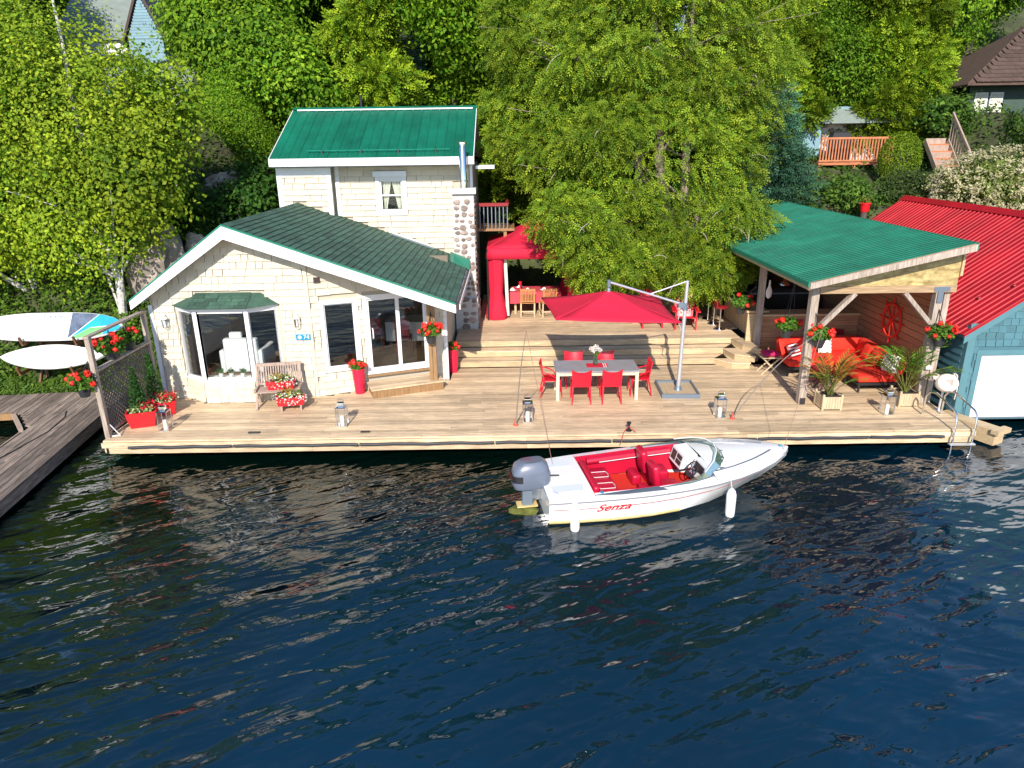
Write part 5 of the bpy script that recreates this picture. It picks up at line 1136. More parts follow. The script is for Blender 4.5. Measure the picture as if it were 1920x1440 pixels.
# round black coffee table
t = thing('coffee_table', 'round black metal coffee table before the sofa', 'coffee table', (7.85, 16.55, .5)); c = (7.85, 16.6, .5)
b = B(); b.lathe([(.4, .40), (.42, .41), (.42, .43), (.38, .435)], c, 28); b.out('top', 'dark_red', t, True); b = B(); b.tube([(c[0] + .42 * math.cos(a), c[1] + .42 * math.sin(a), .92) for a in np.linspace(0, 2 * math.pi, 33)], .016, 6, False); b.out('rim', 'black_metal', t, True)
for k in range(4):
    a = k * math.pi / 2 + .4; b = B(); b.tube([(c[0] + r_ * math.cos(a), c[1] + r_ * math.sin(a), .5 + z) for r_, z in ((.36, .4), (.2, .27), (.17, .18), (.28, .06), (.36, .012))], .016, 6); b.out('leg', 'black_metal', t, True)
b = B(); b.tube([(c[0] + .19 * math.cos(a), c[1] + .19 * math.sin(a), .7) for a in np.linspace(0, 2 * math.pi, 21)], .01, 6, False); b.out('ring', 'black_metal', t, True)
# palms in wooden planters
def palm(x, y, label, s_, seed, dry):
    t = thing('palm_planter', label, 'potted palm', (x, y, .5), 'potted palms in wooden planters'); w_ = .21
    for i in (-1, 1):
        for j in (-1, 1): b = B(); b.box(x + i * w_ - .022, x + i * w_ + .022, y + j * w_ - .022, y + j * w_ + .022, .5, .88); b.out('corner_post', 'planter_wood', t)
    for side in range(4):
        Mq = Matrix.Translation((x, y, 0)) @ MR(side * math.pi / 2, 4, 'Z')
        for k in range(6): b = B(); u = -.185 + k * .0625; b.box(u, u + .058, -w_ - .012, -w_ + .006, .56, .82); b.xf(Mq); b.out('slat', 'planter_wood', t)
        b = B(); b.box(-.188, .188, -w_ - .018, -w_ + .012, .53, .56); b.xf(Mq); b.out('rail', 'planter_wood', t)
    b = B(); b.lathe([(.12, 0), (.17, .25), (.185, .25), (.185, .27), (.16, .27), (.15, .22)], (x, y, .56), 16); b.out('pot', 'black_pot', t, True)
    b = B(); b.lathe([(.155, 0), (.01, .02)], (x, y, .78), 12); b.out('soil', 'soil', t)
    rd = random.Random(seed); P, A, S, C = [], [], [], []; st = B()
    for k in range(20):
        a = rd.uniform(0, 6.28); el = rd.uniform(.95, 1.5); ln = 1.15 * s_ * rd.uniform(.7, 1.1); d = Vector((math.cos(a) * math.cos(el), math.sin(a) * math.cos(el), math.sin(el))); p = Vector((x + rd.uniform(-.05, .05), y + rd.uniform(-.05, .05), .8)); pts = [p.copy()]
        for q in range(14):
            d = (d + Vector((0, 0, -.028 * q * .35)) + Vector((math.cos(a), math.sin(a), 0)) * .02).normalized(); p = p + d * ln / 14; pts.append(p.copy())
            if q > 4:
                sd = d.cross(Vector((0, 0, 1))); sd = sd.normalized() if sd.length > .01 else Vector((1, 0, 0)); br = dry and el > 1.1
                for sg in (-1, 1):
                    ax = (d * .8 + sd * sg * .75 + Vector((0, 0, -.15))).normalized(); l = .26 * s_ * (1 - abs(q - 9) / 12); P.append(p + ax * l * .5); A.append(ax * l); S.append(ax.cross(Vector((rd.gauss(0, .4), rd.gauss(0, .4), 1))).normalized() * .04)
                    C.append((rd.uniform(.3, .42), rd.uniform(.17, .24), .04) if br else (rd.uniform(.07, .16), rd.uniform(.17, .27), .025))
        st.tube(pts, [.012 * (1 - i / 18) for i in range(len(pts))], 5)
    leaf_object('fronds', [(np.array(P), np.array(A), np.array(S), np.array(C))], 'leaf', t); st.out('stems', 'weed', t)
palm(7.32, 15.15, 'potted palm with dry orange fronds beside the left pavilion post', 1.05, 3, True); palm(9.16, 15.3, 'green potted palm beside the right pavilion post', 1.15, 8, False)
# ------------------------------------------------------------ swim ladder and fixture
t = thing('swim_ladder', 'chrome swim ladder over the right deck edge', 'ladder', (9.45, 14, 0))
for dx in (0, .42):
    b = B(); X = 9.22 + dx; b.tube([(X, 14.6, .5), (X, 14.58, .95), (X + .03, 14.5, 1.08), (X + .07, 14.35, 1.1), (X + .14, 13.75, .93), (X + .145, 13.66, .86), (X + .14, 13.62, .7), (X + .12, 13.6, .1), (X + .1, 13.57, -.4)], .021, 8); b.out('rail', 'chrome', t, True)
b = B(); b.box(9.28, 9.82, 13.55, 13.64, .2, .225); b.out('step', 'alu', t); b = B(); b.box(9.3, 9.8, 13.53, 13.62, -.1, -.08); b.out('step', 'alu', t)
t = thing('round_fixture', 'round cream plastic fixture with grey triangle beside the ladder', 'fixture', (9.72, 14.8, .5)); c = Vector((9.72, 14.72, 1.2)); Mq = Matrix.Translation(c) @ MR(R(62), 4, 'X')
b = B(); b.lathe([(.16, -.1), (.23, -.06), (.245, 0), (.22, .06), (.12, .1), (.02, .105)], (0, 0, 0), 24, 1.05, .9); b.xf(Mq); b.out('body', 'tan_plastic', t, True)
for i in (-1, 1): b = B(); b.ball((i * .2, .15, -.03), .085, 10, 6, .5); b.xf(Mq); b.out('ear', 'tan_plastic', t, True)
b = B(); b.extr([(-.08, .05, .1), (.09, .06, .1), (.04, -.09, .1)], (0, 0, .012)); b.xf(Mq); b.out('triangle', 'post_wood', t, fix=True)
b = B(); b.tube([(9.72, 14.83, .5), (9.72, 14.8, 1.12)], .025, 8); b.tube([(9.72, 14.83, .5), (9.72, 14.83, .52)], .09, 10); b.out('stand', 'alu', t, True)
b = B(); b.tube([(9.95, 14.76, 1.2), (9.99, 14.74, 1.05), (9.97, 14.74, .8)], .013, 6); b.out('strap', 'tan_plastic', t, True)
b = B(); b.box(9.50, 9.62, 15.22, 15.30, 1.36, 1.44); tag(b.out('white_junction_box', 'white'), 'small white box fixed low on the right pavilion post', 'box')
# ------------------------------------------------------------ mooring whips and lines
def whip(base, tip, boat, label, lab2):
    base, tip = Vector(base), Vector(tip); pts = [base.lerp(tip, k / 10) + Vector((0, 0, .22 * math.sin(math.pi * k / 10))) for k in range(11)]
    t = thing('mooring_whip', label, 'mooring pole', base); b = B(); b.tube(pts, [.016 - .0011 * k for k in range(11)], 6); b.out('pole', 'rope_tan', t, True)
    b = B(); b.lathe([(.06, 0), (.06, .02), (.03, .03), (.026, .14)], base, 10); b.out('foot', 'rope_red', t, True)
    b = B(); b.tube([tip, boat], .005, 5); tag(b.out('mooring_line', 'rope_line'), lab2, 'rope')
whip((.07, 14.31, .5), (.28, 12.6, 3.09), (.75, 12.1, .6), 'thin mooring whip pole left of the dining table', 'thin mooring line down to the boat stern')
whip((4.92, 14.51, .5), (5.93, 12.9, 2.94), (5.15, 12.15, .82), 'leaning mooring whip pole before the pavilion post', 'thin mooring line down to the boat bow')
t = thing('mooring_post', 'small black mooring post with red ropes behind the boat', 'bollard', (2.5, 13.9, .5)); b = B(); b.lathe([(.07, 0), (.07, .02), (.03, .03), (.03, .15), (.05, .17), (.05, .2)], (2.5, 13.9, .5), 10); b.out('post', 'black_metal', t, True)
b = B(); b.tube([(2.5, 13.9, .62), (2.36, 13.7, .55), (2.25, 13.3, .5)], .009, 5); b.tube([(2.5, 13.9, .62), (2.62, 13.72, .55)], .009, 5); b.out('rope', 'rope_red', t, True)
# ------------------------------------------------------------ paddle boards on a rack
def board(c, ln, wd, rot, label, pointed, name='paddle_board'):
    t = thing(name, label, 'board', c); Mq = Matrix.Translation(c) @ rot; n_ = 24; top = []
    def half(s_): return wd / 2 * (max(0, 1 - abs(s_) ** (2.0 if pointed else 3.2))) ** (.8 if pointed else .6)
    prof = [(-1 + 2 * k / n_) for k in range(n_ + 1)]
    ring = [(s_ * ln / 2, half(s_)) for s_ in prof] + [(s_ * ln / 2, -half(s_)) for s_ in reversed(prof[1:-1])]
    b = B(); b.loft([[(x, y * .9, -.05) for x, y in ring], [(x, y, -.015) for x, y in ring], [(x, y, .02) for x, y in ring], [(x * .995, y * .93, .05) for x, y in ring]]); b.xf(Mq); b.out('board', 'board_white', t, True, True)
    return t, Mq, half
RB = MR(R(1), 4, 'Z') @ MR(R(52), 4, 'X')
t, Mq, hf = board((-12.15, 17.95, 1.98), 3.85, .8, RB, 'white paddle board with blue and green tail on the upper rack', False)
def patch(pts, m, nm='graphic', z=.052): 
    b = B(); b.extr([(x, y, z) for x, y in pts], (0, 0, .003)); b.xf(Mq); b.out(nm, m, t, fix=True)
def edge(x): return hf(x / (3.85 / 2)) * .92
xs = lambda a, c, sg, n=6: [(a + (c - a) * k / n, sg * edge(a + (c - a) * k / n)) for k in range(n + 1)]
patch([(.55, -edge(.55))] + [(.55, edge(.55))] + xs(.55, 1.25, 1) , 'board_navy'); patch([(.6, -edge(.6))] + [(1.27, edge(1.27))] + xs(1.27, 1.86, 1) + [(1.5, -.02), (1.08, -.06)] , 'board_blue', z=.053)
patch(xs(.62, 1.4, -1) + [(1.5, -.05), (1.08, -.07)], 'board_green', z=.0535); patch(xs(1.42, 1.86, -1) + [(1.88, 0), (1.52, -.03)], 'board_blue', z=.0537)
me = text_mesh('lettering', 'DBRIC', .13, 'grey_metal', .001); o = link('lettering', me, (0, 0, 0)); o.parent = t; WO[t.name] = Vector((-12.15, 17.95, 1.98)); o.matrix_local = RB @ Matrix.Translation((.12, .25, .056)) @ Matrix.Diagonal((1.7, 1, 1, 1))
t, Mq, hf = board((-12.05, 17.62, 1.25), 2.7, .72, MR(R(1), 4, 'Z') @ MR(R(46), 4, 'X'), 'plain white pointed board on the lower rack', True, 'surf_board')
b = B(); b.tube([Mq @ Vector((-1.25, 0, .056)), Mq @ Vector((-.8, 0, .056))], .008, 4); b.out('stringer', 'stripe', t)
t = thing('board_rack', 'brown wooden rack holding two boards by the shore', 'rack', (-12, 18.2, .4))
for x in (-12.75, -11.35):
    b = B(); b.beam((x, 18.3, .35), (x, 18.35, 2.2), .09, .09); b.out('post', 'rack_wood', t)
    for z, y in ((1.62, 17.6), (.92, 17.25)):
        b = B(); b.beam((x, 18.32, z), (x, y, z - .02), .05, .08); b.out('arm', 'rack_wood', t); b = B(); b.beam((x, y + .02, z), (x, y - .06, z + .18), .05, .06); b.out('hook', 'rack_wood', t)
    b = B(); b.beam((x, 17.9, .4), (x, 18.3, 1.0), .06, .06); b.out('strut', 'rack_wood', t)
b = B(); b.beam((-12.75, 18.38, 1.4), (-11.35, 18.38, 1.4), .05, .1); b.out('cross_bar', 'rack_wood', t)

# ------------------------------------------------------------ speedboat
BM = Matrix.Translation((.5, 11.62, .0)) @ MR(R(8.5), 4, 'Z') @ Matrix.Diagonal((1, 1.1, 1, 1))
boat = thing('speedboat', 'white speedboat with red interior moored along the deck', 'boat', (2.8, 11.85, 0))
def bo(nm, b, m, par=None, smooth=False, fix=False): b.xf(BM); return b.out(nm, m, par or boat, smooth, fix)
sx = [0, .6, 1.2, 1.8, 2.4, 3.0, 3.5, 3.95, 4.35, 4.65, 4.85]
ys = [.77, .83, .87, .89, .89, .86, .775, .63, .44, .24, .03]; zs = [.50, .52, .54, .565, .60, .65, .69, .725, .755, .775, .785]
yc = [.70, .745, .77, .77, .735, .64, .50, .34, .19, .075, .01]; zc = [.03, .03, .035, .05, .085, .15, .235, .33, .44, .55, .66]; zk = [-.22, -.23, -.24, -.24, -.23, -.19, -.11, .02, .2, .4, .6]
def ringf(i, inner=False):
    ym = (ys[i] + yc[i]) / 2 + .01; zm = (zs[i] * .6 + zc[i] * .4)
    h = [(0, zk[i]), (yc[i], zc[i]), (ym, zm), (ys[i], zs[i] - .03), (ys[i] - .005, zs[i])]
    return [(sx[i], y, z) for y, z in reversed(h)] + [(sx[i], -y, z) for y, z in h[1:]]
b = B(); b.loft([ringf(i) for i in range(len(sx))], False, False); n_ = len(ringf(0)); b.f.append(tuple(range(n_))); hull = bo('hull', b, 'boat_hull', None, True, True)
# deck: side decks, aft deck, fore deck
CX0, CX1 = .82, 3.05
def yin(x): return max(0, .74 - .04 * abs(x - 2)) 
def isx(x, arr): return float(np.interp(x, sx, arr))
def strip(xs_, f0, f1, nm, m, par=None):
    for s_ in (-1, 1):
        b = B(); b.loft([[(x, s_ * f0(x)[0], f0(x)[1]), (x, s_ * f1(x)[0], f1(x)[1])] for x in xs_], False, False)
        bo(nm, b, m, par, True, True)
xx = list(np.linspace(CX0, CX1, 12)); strip(xx, lambda x: (isx(x, ys), isx(x, zs)), lambda x: (yin(x), isx(x, zs) + .03), 'side_deck', 'boat_white')
b = B(); xx = list(np.linspace(0, CX0, 6)); b.loft([[(x, y * isx(x, ys), isx(x, zs) + .03 * (1 - y * y)) for y in np.linspace(-1, 1, 9)] for x in xx], False, False); aft = bo('aft_deck', b, 'boat_white', None, True, True)
b = B(); xx = list(np.linspace(CX1, 4.85, 14)); b.loft([[(x, y * isx(x, ys), isx(x, zs) + (.12 * (1 - y * y)) * min(1, (4.85 - x) / 1.4 + .05) + .01) for y in np.linspace(-1, 1, 13)] for x in xx], False, False); fore = bo('fore_deck', b, 'boat_white', None, True, True)
for s_ in (-1, 1):
    b = B(); b.tube([(x, s_ * (isx(x, ys) + .008), isx(x, zs) - .045) for x in np.linspace(0, 4.82, 24)], .013, 6); bo('rub_rail', b, 'boat_line', None, True)
    b = B(); b.tube([(x, s_ * ((isx(x, ys) + isx(x, yc)) / 2 + .012), isx(x, zs) * .6 + isx(x, zc) * .4) for x in np.linspace(.05, 4.5, 24)], .008, 5); bo('pin_stripe', b, 'dark_red', None, True)
    b = B(); b.tube([(x, s_ * (isx(x, ys) - .15 - .1 * (x > 3)), isx(x, zs) + .075) for x in np.linspace(3.1, 4.4, 8)], .014, 5); bo('deck_stripe', b, 'boat_grey', None, True)
    b = B(); b.loft([[(x, s_ * (isx(x, ys) + .001 - (isx(x, ys) - isx(x, yc)) * (1 - q)), isx(x, zc) + (isx(x, zs) - isx(x, zc)) * q * .22 + .002) for q in (0, 1)] for x in np.linspace(0, 2.2, 8)], False, False)
    b2 = B(); b2.tube([(x, s_ * (isx(x, yc) + .004), isx(x, zc) + .03) for x in np.linspace(0, 2.4, 10)], .03, 6); bo('waterline_stain', b2, 'boat_tan', None, True)
b = B(); b.extr([(.8, -.80, .575), (1.3, -.845, .575), (2.1, -.86, .60), (1.95, -.765, .62), (1.4, -.765, .59)], (0, 0, .012)); bo('grey_graphic', b, 'boat_grey', None, False, True)
for y in (-.46, .46): b = B(); b.extr([(.12, y - .11, .54), (.66, y - .12, .55), (.7, y + .11, .55), (.12, y + .12, .54)], (0, 0, .015)); bo('deck_pad', b, 'boat_pad', None, False, True)
b = B(); b.lathe([(.035, 0), (.035, .012)], (.95, -.72, .575), 12); bo('fuel_cap', b, 'sign_blue')
for x, y in ((.12, -.62), (.12, .62)): b = B(); b.tube([(x - .05, y, .57), (x, y, .6), (x + .07, y, .57)], .009, 5); bo('cleat', b, 'chrome', None, True)
for x, y in ((3.45, -.05), (3.25, -.55)): b = B(); b.obox((x, y, isx(x, zs) + .13 * (1 - (y / isx(x, ys)) ** 2) + .02), (.09, .03, .02)); bo('deck_fitting', b, 'steel')
b = B(); b.tube([(x, .56 + (x - 3.2) * -.33, isx(x, zs) + .09) for x in (3.2, 3.5, 3.8, 4.1)], .012, 6); bo('grab_rail', b, 'chrome', None, True)
b = B(); b.ball((4.7, 0, .82), .03, 8, 5); bo('bow_light', b, 'sign_blue', None, True)
# cockpit
b = B(); b.add([(CX0, -.68, .13), (2.3, -.64, .13), (CX1, -.5, .13), (CX1, .5, .13), (2.3, .64, .13), (CX0, .68, .13)], [(0, 1, 2, 3, 4, 5)]); bo('cockpit_floor', b, 'carpet_red')
for s_ in (-1, 1):
    b = B(); b.loft([[(x, s_ * (yin(x) + .0), isx(x, zs) + .025), (x, s_ * min(yin(x) - .04, isx(x, yc) - .06), max(.12, isx(x, zc) + .03))] for x in np.linspace(CX0, CX1, 8)], False, False)
    bo('cockpit_side', b, 'vinyl_red', None, True, True)
b = B(); b.add([(CX0, -.66, .13), (CX0, .66, .13), (CX0, .7, .56), (CX0, -.7, .56)], [(0, 1, 2, 3)]); bo('cockpit_rear', b, 'vinyl_red')
b = B(); b.add([(CX1 + .03, -.48, .2), (CX1 + .03, .48, .2), (CX1 + .03, .68, .7), (CX1 + .03, -.68, .7)], [(0, 3, 2, 1)]); bo('cockpit_front', b, 'boat_white')
for s_ in (-1, 1):
    b = B(); b.tube([(x, s_ * (yin(x) - .06), isx(x, zs) - .06) for x in np.linspace(1.05, 2.75, 8)], .07, 8); bo('bolster', b, 'vinyl_red', None, True)
    b = B(); b.tube([(x, s_ * (yin(x) - .125), isx(x, zs) - .09) for x in np.linspace(1.3, 2.75, 8)], .008, 5); bo('piping', b, 'white', None, True)
def bcush(nm, x0, x1, y0, y1, z0, z1, rx=0, m='vinyl_red', bev=.05):
    b = B(); b.obox((0, 0, 0), (x1 - x0, y1 - y0, z1 - z0)); me = piece_mesh(nm, b, m); p = BM @ Vector(((x0 + x1) / 2, (y0 + y1) / 2, (z0 + z1) / 2)); o_ = link(nm, me, p, boat, (0, R(rx), R(8.5))); md = o_.modifiers.new('b', 'BEVEL'); md.width = bev; md.segments = 3; me.polygons.foreach_set('use_smooth', [True] * len(me.polygons)); return o_
bcush('rear_bench', .85, 1.4, -.6, .6, .14, .38); bcush('rear_backrest', .84, .97, -.6, .6, .36, .58, 12)
for y0 in (-.3, .12):
    b = B(); b.tube([(.98, y0, .5), (1.06, y0, .395), (1.34, y0 - .0, .392), (1.36, y0 + .1, .392), (1.34, y0 + .2, .392), (1.06, y0 + .2, .395)], .006, 5); bo('seat_piping', b, 'white', None, True)
for y0 in (-.5, .1):
    bcush('seat_base', 2.12, 2.55, y0, y0 + .4, .15, .4); bcush('seat_back', 2.0, 2.14, y0, y0 + .4, .36, .84, -10, bev=.06); bcush('rear_seat', 1.82, 2.0, y0, y0 + .4, .15, .36)
b = B(); b.extr([(2.72, .06, .45), (3.05, .06, .5), (3.06, .06, .74), (2.8, .06, .72)], (0, .5, 0)); ds = bo('port_dash', b, 'boat_white', None, False, True)
for y0, y1, z0, z1 in ((.1, .3, .5, .58), (.1, .3, .6, .68), (.34, .52, .5, .68)):
    f_ = lambda z: 2.72 + (z - .45) * .08 / .27
    b = B(); b.extr([(f_(z0) - .008, y0, z0), (f_(z0) - .008, y1, z0), (f_(z1) - .008, y1, z1), (f_(z1) - .008, y0, z1)], (.006, 0, 0)); bo('dash_pocket', b, 'brown_box', ds, False, True)
b = B(); b.extr([(2.86, -.55, .48), (3.05, -.55, .5), (3.06, -.55, .76), (2.95, -.55, .76)], (0, .46, 0)); bo('helm_dash', b, 'boat_white', None, False, True)
b = B(); b.extr([(2.895, -.5, .6), (2.895, -.16, .6), (2.94, -.16, .735), (2.94, -.5, .735)], (-.008, 0, 0)); bo('instrument_panel', b, 'black_metal', None, False, True)
Mw = Matrix.Translation((2.78, -.33, .66)) @ MR(R(-55), 4, 'Y')
b = B(); b.tube([Mw @ Vector((.15 * math.cos(a), .15 * math.sin(a), 0)) for a in np.linspace(0, 2 * math.pi, 23)], .013, 6, False)
for k in range(3): b.tube([Mw @ Vector((0, 0, 0)), Mw @ Vector((.15 * math.cos(k * 2.1), .15 * math.sin(k * 2.1), 0))], .012, 5)
b.tube([Mw @ Vector((0, 0, 0)), Vector((2.93, -.33, .58))], .018, 6); bo('steering_wheel', b, 'black_metal', None, True)
# windscreen
base = [(2.0, .8, .62), (2.55, .78, .645), (2.95, .70, .675), (3.25, .5, .745), (3.42, .26, .80), (3.48, 0, .82)]; base = base + [(x, -y, z) for x, y, z in reversed(base[:-1])]
hh = [.0, .06, .13, .18, .2, .2]; hh = hh + hh[-2::-1]; topl = [(x - h * .75 - .02 * 0, y * (1 - h * .12), z + h * .82) for (x, y, z), h in zip(base, hh)]
b = B(); b.loft([base, topl], False, False); ws = bo('windscreen', b, 'windscreen', None, False, False)
b = B(); b.tube(topl[2:-2], .01, 6); bo('top_frame', b, 'white', ws, True); b = B(); b.tube(base, .009, 6); bo('base_frame', b, 'boat_grey', ws, True)
# name on the hull
for i, sg in ((0, -1),):
    x = 1.12; me = text_mesh('boat_name', 'Senza', .22, 'red_plastic', .002, .45, .002); tilt = math.atan2(isx(x, ys) - isx(x, yc), isx(x, zs) - isx(x, zc))
    p = BM @ Vector((x, -(isx(x, ys) * .62 + isx(x, yc) * .38) - .022, .34)); o = link('boat_name', me, p, hull, (R(90) + tilt * 1.0, 0, R(8.5 + 1.2))); o.scale = (1.25, .95, 1)
    me = text_mesh('hull_mark', 'XL', .05, 'black_metal', .002); p = BM @ Vector((.45, -.80 - .005, .33)); link('hull_mark', me, p, hull, (R(90) + tilt, 0, R(8.5 + 4)))
# outboard motor
ob = B(); rows_ = []
for z, l0, l1, w_ in ((.52, -.62, -.2, .13), (.56, -.74, -.1, .19), (.66, -.78, -.07, .215), (.86, -.77, -.08, .21), (.98, -.72, -.12, .19), (1.05, -.62, -.2, .13)):
    n_ = 20; r_ = []
    for k in range(n_):
        a = 2 * math.pi * k / n_; cx, sy = math.cos(a), math.sin(a); e = .55; x = (l0 + l1) / 2 + (l1 - l0) / 2 * math.copysign(abs(cx) ** e, cx); y = w_ * math.copysign(abs(sy) ** e, sy); r_.append((x, y, z + .05 * (x + .4)))
    rows_.append(r_)
ob.loft(rows_); ob.xf(Matrix.Translation((.22, -.08, -.08))); cw = bo('outboard_cowl', ob, 'cowl', None, True, True)
b = B(); b.extr([(-.552, -.27, .64), (-.552, .11, .64), (-.548, .11, .76), (-.548, -.27, .76)], (-.012, 0, 0)); bo('cowl_band', b, 'cowl_dark', cw, False, True)
b = B(); b.extr([(-.565, -.2, .665), (-.565, .04, .665), (-.562, .04, .70), (-.562, -.2, .70)], (-.004, 0, 0)); bo('cowl_badge', b, 'dark_red', cw, False, True)
b = B(); b.loft([[(x, y, z) for x, y in ((-.36, -.13), (-.18, -.13), (-.14, -.06), (-.18, .0), (-.36, .0))] for z in (-.3, .2, .45)]); bo('outboard_leg', b, 'grey_metal'); b = B(); b.box(-.46, -.08, -.16, .04, .06, .085); bo('anti_ventilation_plate', b, 'boat_tan'); b = B(); b.lathe([(.02, .05), (.16, .035), (.25, .01), (.24, -.02), (.05, -.03)], (-.32, -.14, .0), 13, 1.15, .8); b.v = [(x + .03 * math.sin(9 * y), y + .035 * math.sin(11 * x), z + .02 * math.sin(17 * x + 13 * y)) for x, y, z in b.v]; bo('weed_clump', b, 'weed')
b = B(); b.box(-.22, -.0, -.12, .12, .18, .55); bo('motor_bracket', b, 'steel'); b = B(); b.tube([(-.12, -.12, .6), (.0, -.1, .68), (.15, -.05, .62), (.35, 0, .575)], .012, 6); bo('cable', b, 'black_metal', None, True)
b = B(); rr = []
for z in (.63, .76):
    rr.append([(-.425 + .22 + (.36) * math.copysign(abs(math.cos(a)) ** .55, math.cos(a)) , -.08 + .222 * math.copysign(abs(math.sin(a)) ** .55, math.sin(a)), z + .05 * (-.2)) for a in np.linspace(R(105), R(255), 17)])
b.loft(rr, False, False); bo('cowl_stripe', b, 'cowl_dark', cw, True, True)
# fenders
for k, x in enumerate((.42, 3.28)):
    y = -isx(x, ys) - .09; t = thing('boat_fender', ('white fender hanging at the boat stern', 'white fender hanging amidships on the boat')[k], 'fender', BM @ Vector((x, y, -.05)), 'white boat fenders')
    b = B(); b.lathe([(.02, -.06), (.07, -.03), (.085, .05), (.085, .42), (.06, .5), (.02, .54)], (x, y, 0.0), 14); b.xf(BM); b.out('body', 'boat_white', t, True); b = B(); b.tube([(x, y, .53), (x, y + .1, isx(x, zs) + .03), (x, y + .2, isx(x, zs) + .05)], .007, 5); b.xf(BM); b.out('rope', 'stripe', t)
# ------------------------------------------------------------ rocks and ground cover
def rockmesh(name, c, r, label, seed, n=22, m_=14):
    rd = random.Random(seed); ph = [rd.uniform(0, 6) for _ in range(9)]; b = B(); rows_ = []
    for j in range(m_ + 1):
        e = math.pi * j / m_ - math.pi / 2; row = []
        for i in range(n):
            a = 2 * math.pi * i / n; d = Vector((math.cos(a) * math.cos(e), math.sin(a) * math.cos(e), math.sin(e)))
            k = 1 + .16 * math.sin(3 * d.x + ph[0]) * math.sin(4 * d.z + ph[1]) + .12 * math.sin(7 * d.y + ph[2] + 5 * d.z) + .08 * math.sin(13 * d.x + ph[3]) * math.sin(11 * d.z + ph[4]) + rd.uniform(-.035, .035)
            row.append((c[0] + d.x * r[0] * k, c[1] + d.y * r[1] * k, c[2] + d.z * r[2] * k))
        rows_.append(row)
    b.loft(rows_); return tag(b.out(name, 'rock', None, False, True), label, 'rock')
rockmesh('rock_outcrop', (-10.35, 20.55, 3.0), (.75, .8, 1.45), 'bare tan rock face on the bank left of the cottage', 2); rockmesh('rock_outcrop', (-9.3, 21.3, 3.4), (.5, .5, .55), 'dark mossy boulder between the rock face and the cottage roof', 5); rockmesh('rock_outcrop', (-9.4, 24.6, 5.2), (.9, .5, .4), 'pale boulder on the slope left of the tall house', 8)
def scatter(n, x0, x1, y0, y1, L, W, c1, c2, hgt, skip=None):
    X = rng.uniform(x0, x1, n * 2); Y = rng.uniform(y0, y1, n * 2); keep = [k for k in range(n * 2) if not (skip and skip(X[k], Y[k]))][:n]
    X, Y = X[keep], Y[keep]; Z = np.array([terr(a, c) for a, c in zip(X, Y)]); n = len(X); cl = .5 + .5 * np.sin(X * 2.1 + 3 * np.sin(Y * 1.3)) * np.cos(Y * 2.6)
    P = np.stack([X, Y, Z + hgt * cl * rng.random(n) + .02], 1); nr = unit(rng.normal(size=(n, 3)) * .6 + np.array([0, -.5, .8])); a = unit(np.cross(nr, rng.normal(size=(n, 3)))); s_ = np.cross(nr, a); k = (.6 + .8 * rng.random((n, 1)))
    return (P, a * L * k, s_ * W * k, colr(n, c1, c2, .35) * (.6 + .5 * cl[:, None]))
inb = lambda x, y: (-8.9 < x < -1 and y < 27) or (-1.5 < x < 10 and y < 26.2) or (10 < x < 16.5 and y < 24.3)
o = leaf_object('bank_plants', [scatter(26000, -19, -8.7, 17.5, 23, .13, .08, (.05, .12, .015), (.16, .26, .03), .55, inb)], 'leaf'); tag(o, 'leafy green plants covering the bank behind the boards', 'plants', kind='stuff')
o = leaf_object('hillside_undergrowth', [scatter(60000, -34, 34, 20, 46, .2, .1, (.03, .08, .013), (.1, .18, .022), .5, inb)], 'leaf'); tag(o, 'dark green undergrowth covering the hillside under the trees', 'undergrowth', kind='stuff')
o = leaf_object('shore_grass', [scatter(7000, -16, -9.6, 17.35, 18.1, .3, .03, (.06, .14, .02), (.16, .26, .04), .35)], 'leaf'); tag(o, 'grass and weeds along the back edge of the grey dock', 'grass', kind='stuff')

# ------------------------------------------------------------ trees
def limbs(b, base, top, r0, lobes, n, seed, r1=.03, bend=.4, lim=.45):
    rd = random.Random(seed); base, top = Vector(base), Vector(top); k = 9
    sp = [base.lerp(top, i / k) + Vector((rd.uniform(-1, 1), rd.uniform(-1, 1), 0)) * bend * .25 * math.sin(math.pi * i / k) for i in range(k + 1)]
    b.tube(sp, [r0 * (1 - i / k) + r1 for i in range(k + 1)], 9)
    for i in range(n):
        l = rd.choice(lobes); d = Vector((rd.gauss(0, 1), rd.gauss(0, 1), rd.gauss(0, .6))).normalized(); e = Vector((l[0] + d.x * l[3] * .9, l[1] + d.y * l[4] * .9, l[2] + d.z * l[5] * .85))
        if e.z < base.z + 2.4 and r0 < .15: continue
        t_ = min(.95, max(.12, ((e.z - base.z) / max(.1, (top.z - base.z))) - rd.uniform(.02, .18))); s_ = sp[min(k, int(t_ * k))]; r_ = (r0 * (1 - t_) + r1) * lim
        m_ = s_.lerp(e, .5) + Vector((0, 0, rd.uniform(.05, .4))); b.tube([s_, s_.lerp(m_, .5) + Vector((0, 0, .06)), m_, m_.lerp(e, .55), e], [r_, r_ * .8, r_ * .55, r_ * .35, .008], 5)
def proto_decid(h, w_, seed, c1, c2, ncl, per, L, W, clr):
    rd = random.Random(seed); lobes = []
    for k in range(16):
        a = k * 2.4; z = h * (.12 + .8 * ((k * .618) % 1)); r_ = w_ * (.62 - .45 * abs(z / h - .5)); lobes.append((math.cos(a) * w_ * .45, math.sin(a) * w_ * .45, z, r_, r_, r_ * .8))
    lobes.append((0, 0, h * .7, w_ * .55, w_ * .55, h * .28))
    t = thing('leafy_tree', 'x', 'tree'); b = B(); limbs(b, (0, 0, -.6), (0, 0, h * .85), .2, lobes, 26, seed); b.out('trunk', 'dark_bark', t, True); leaf_object('crown', [clumps(lobes, ncl, per, clr, L, W, c1, c2, .55)], 'leaf', t); return t
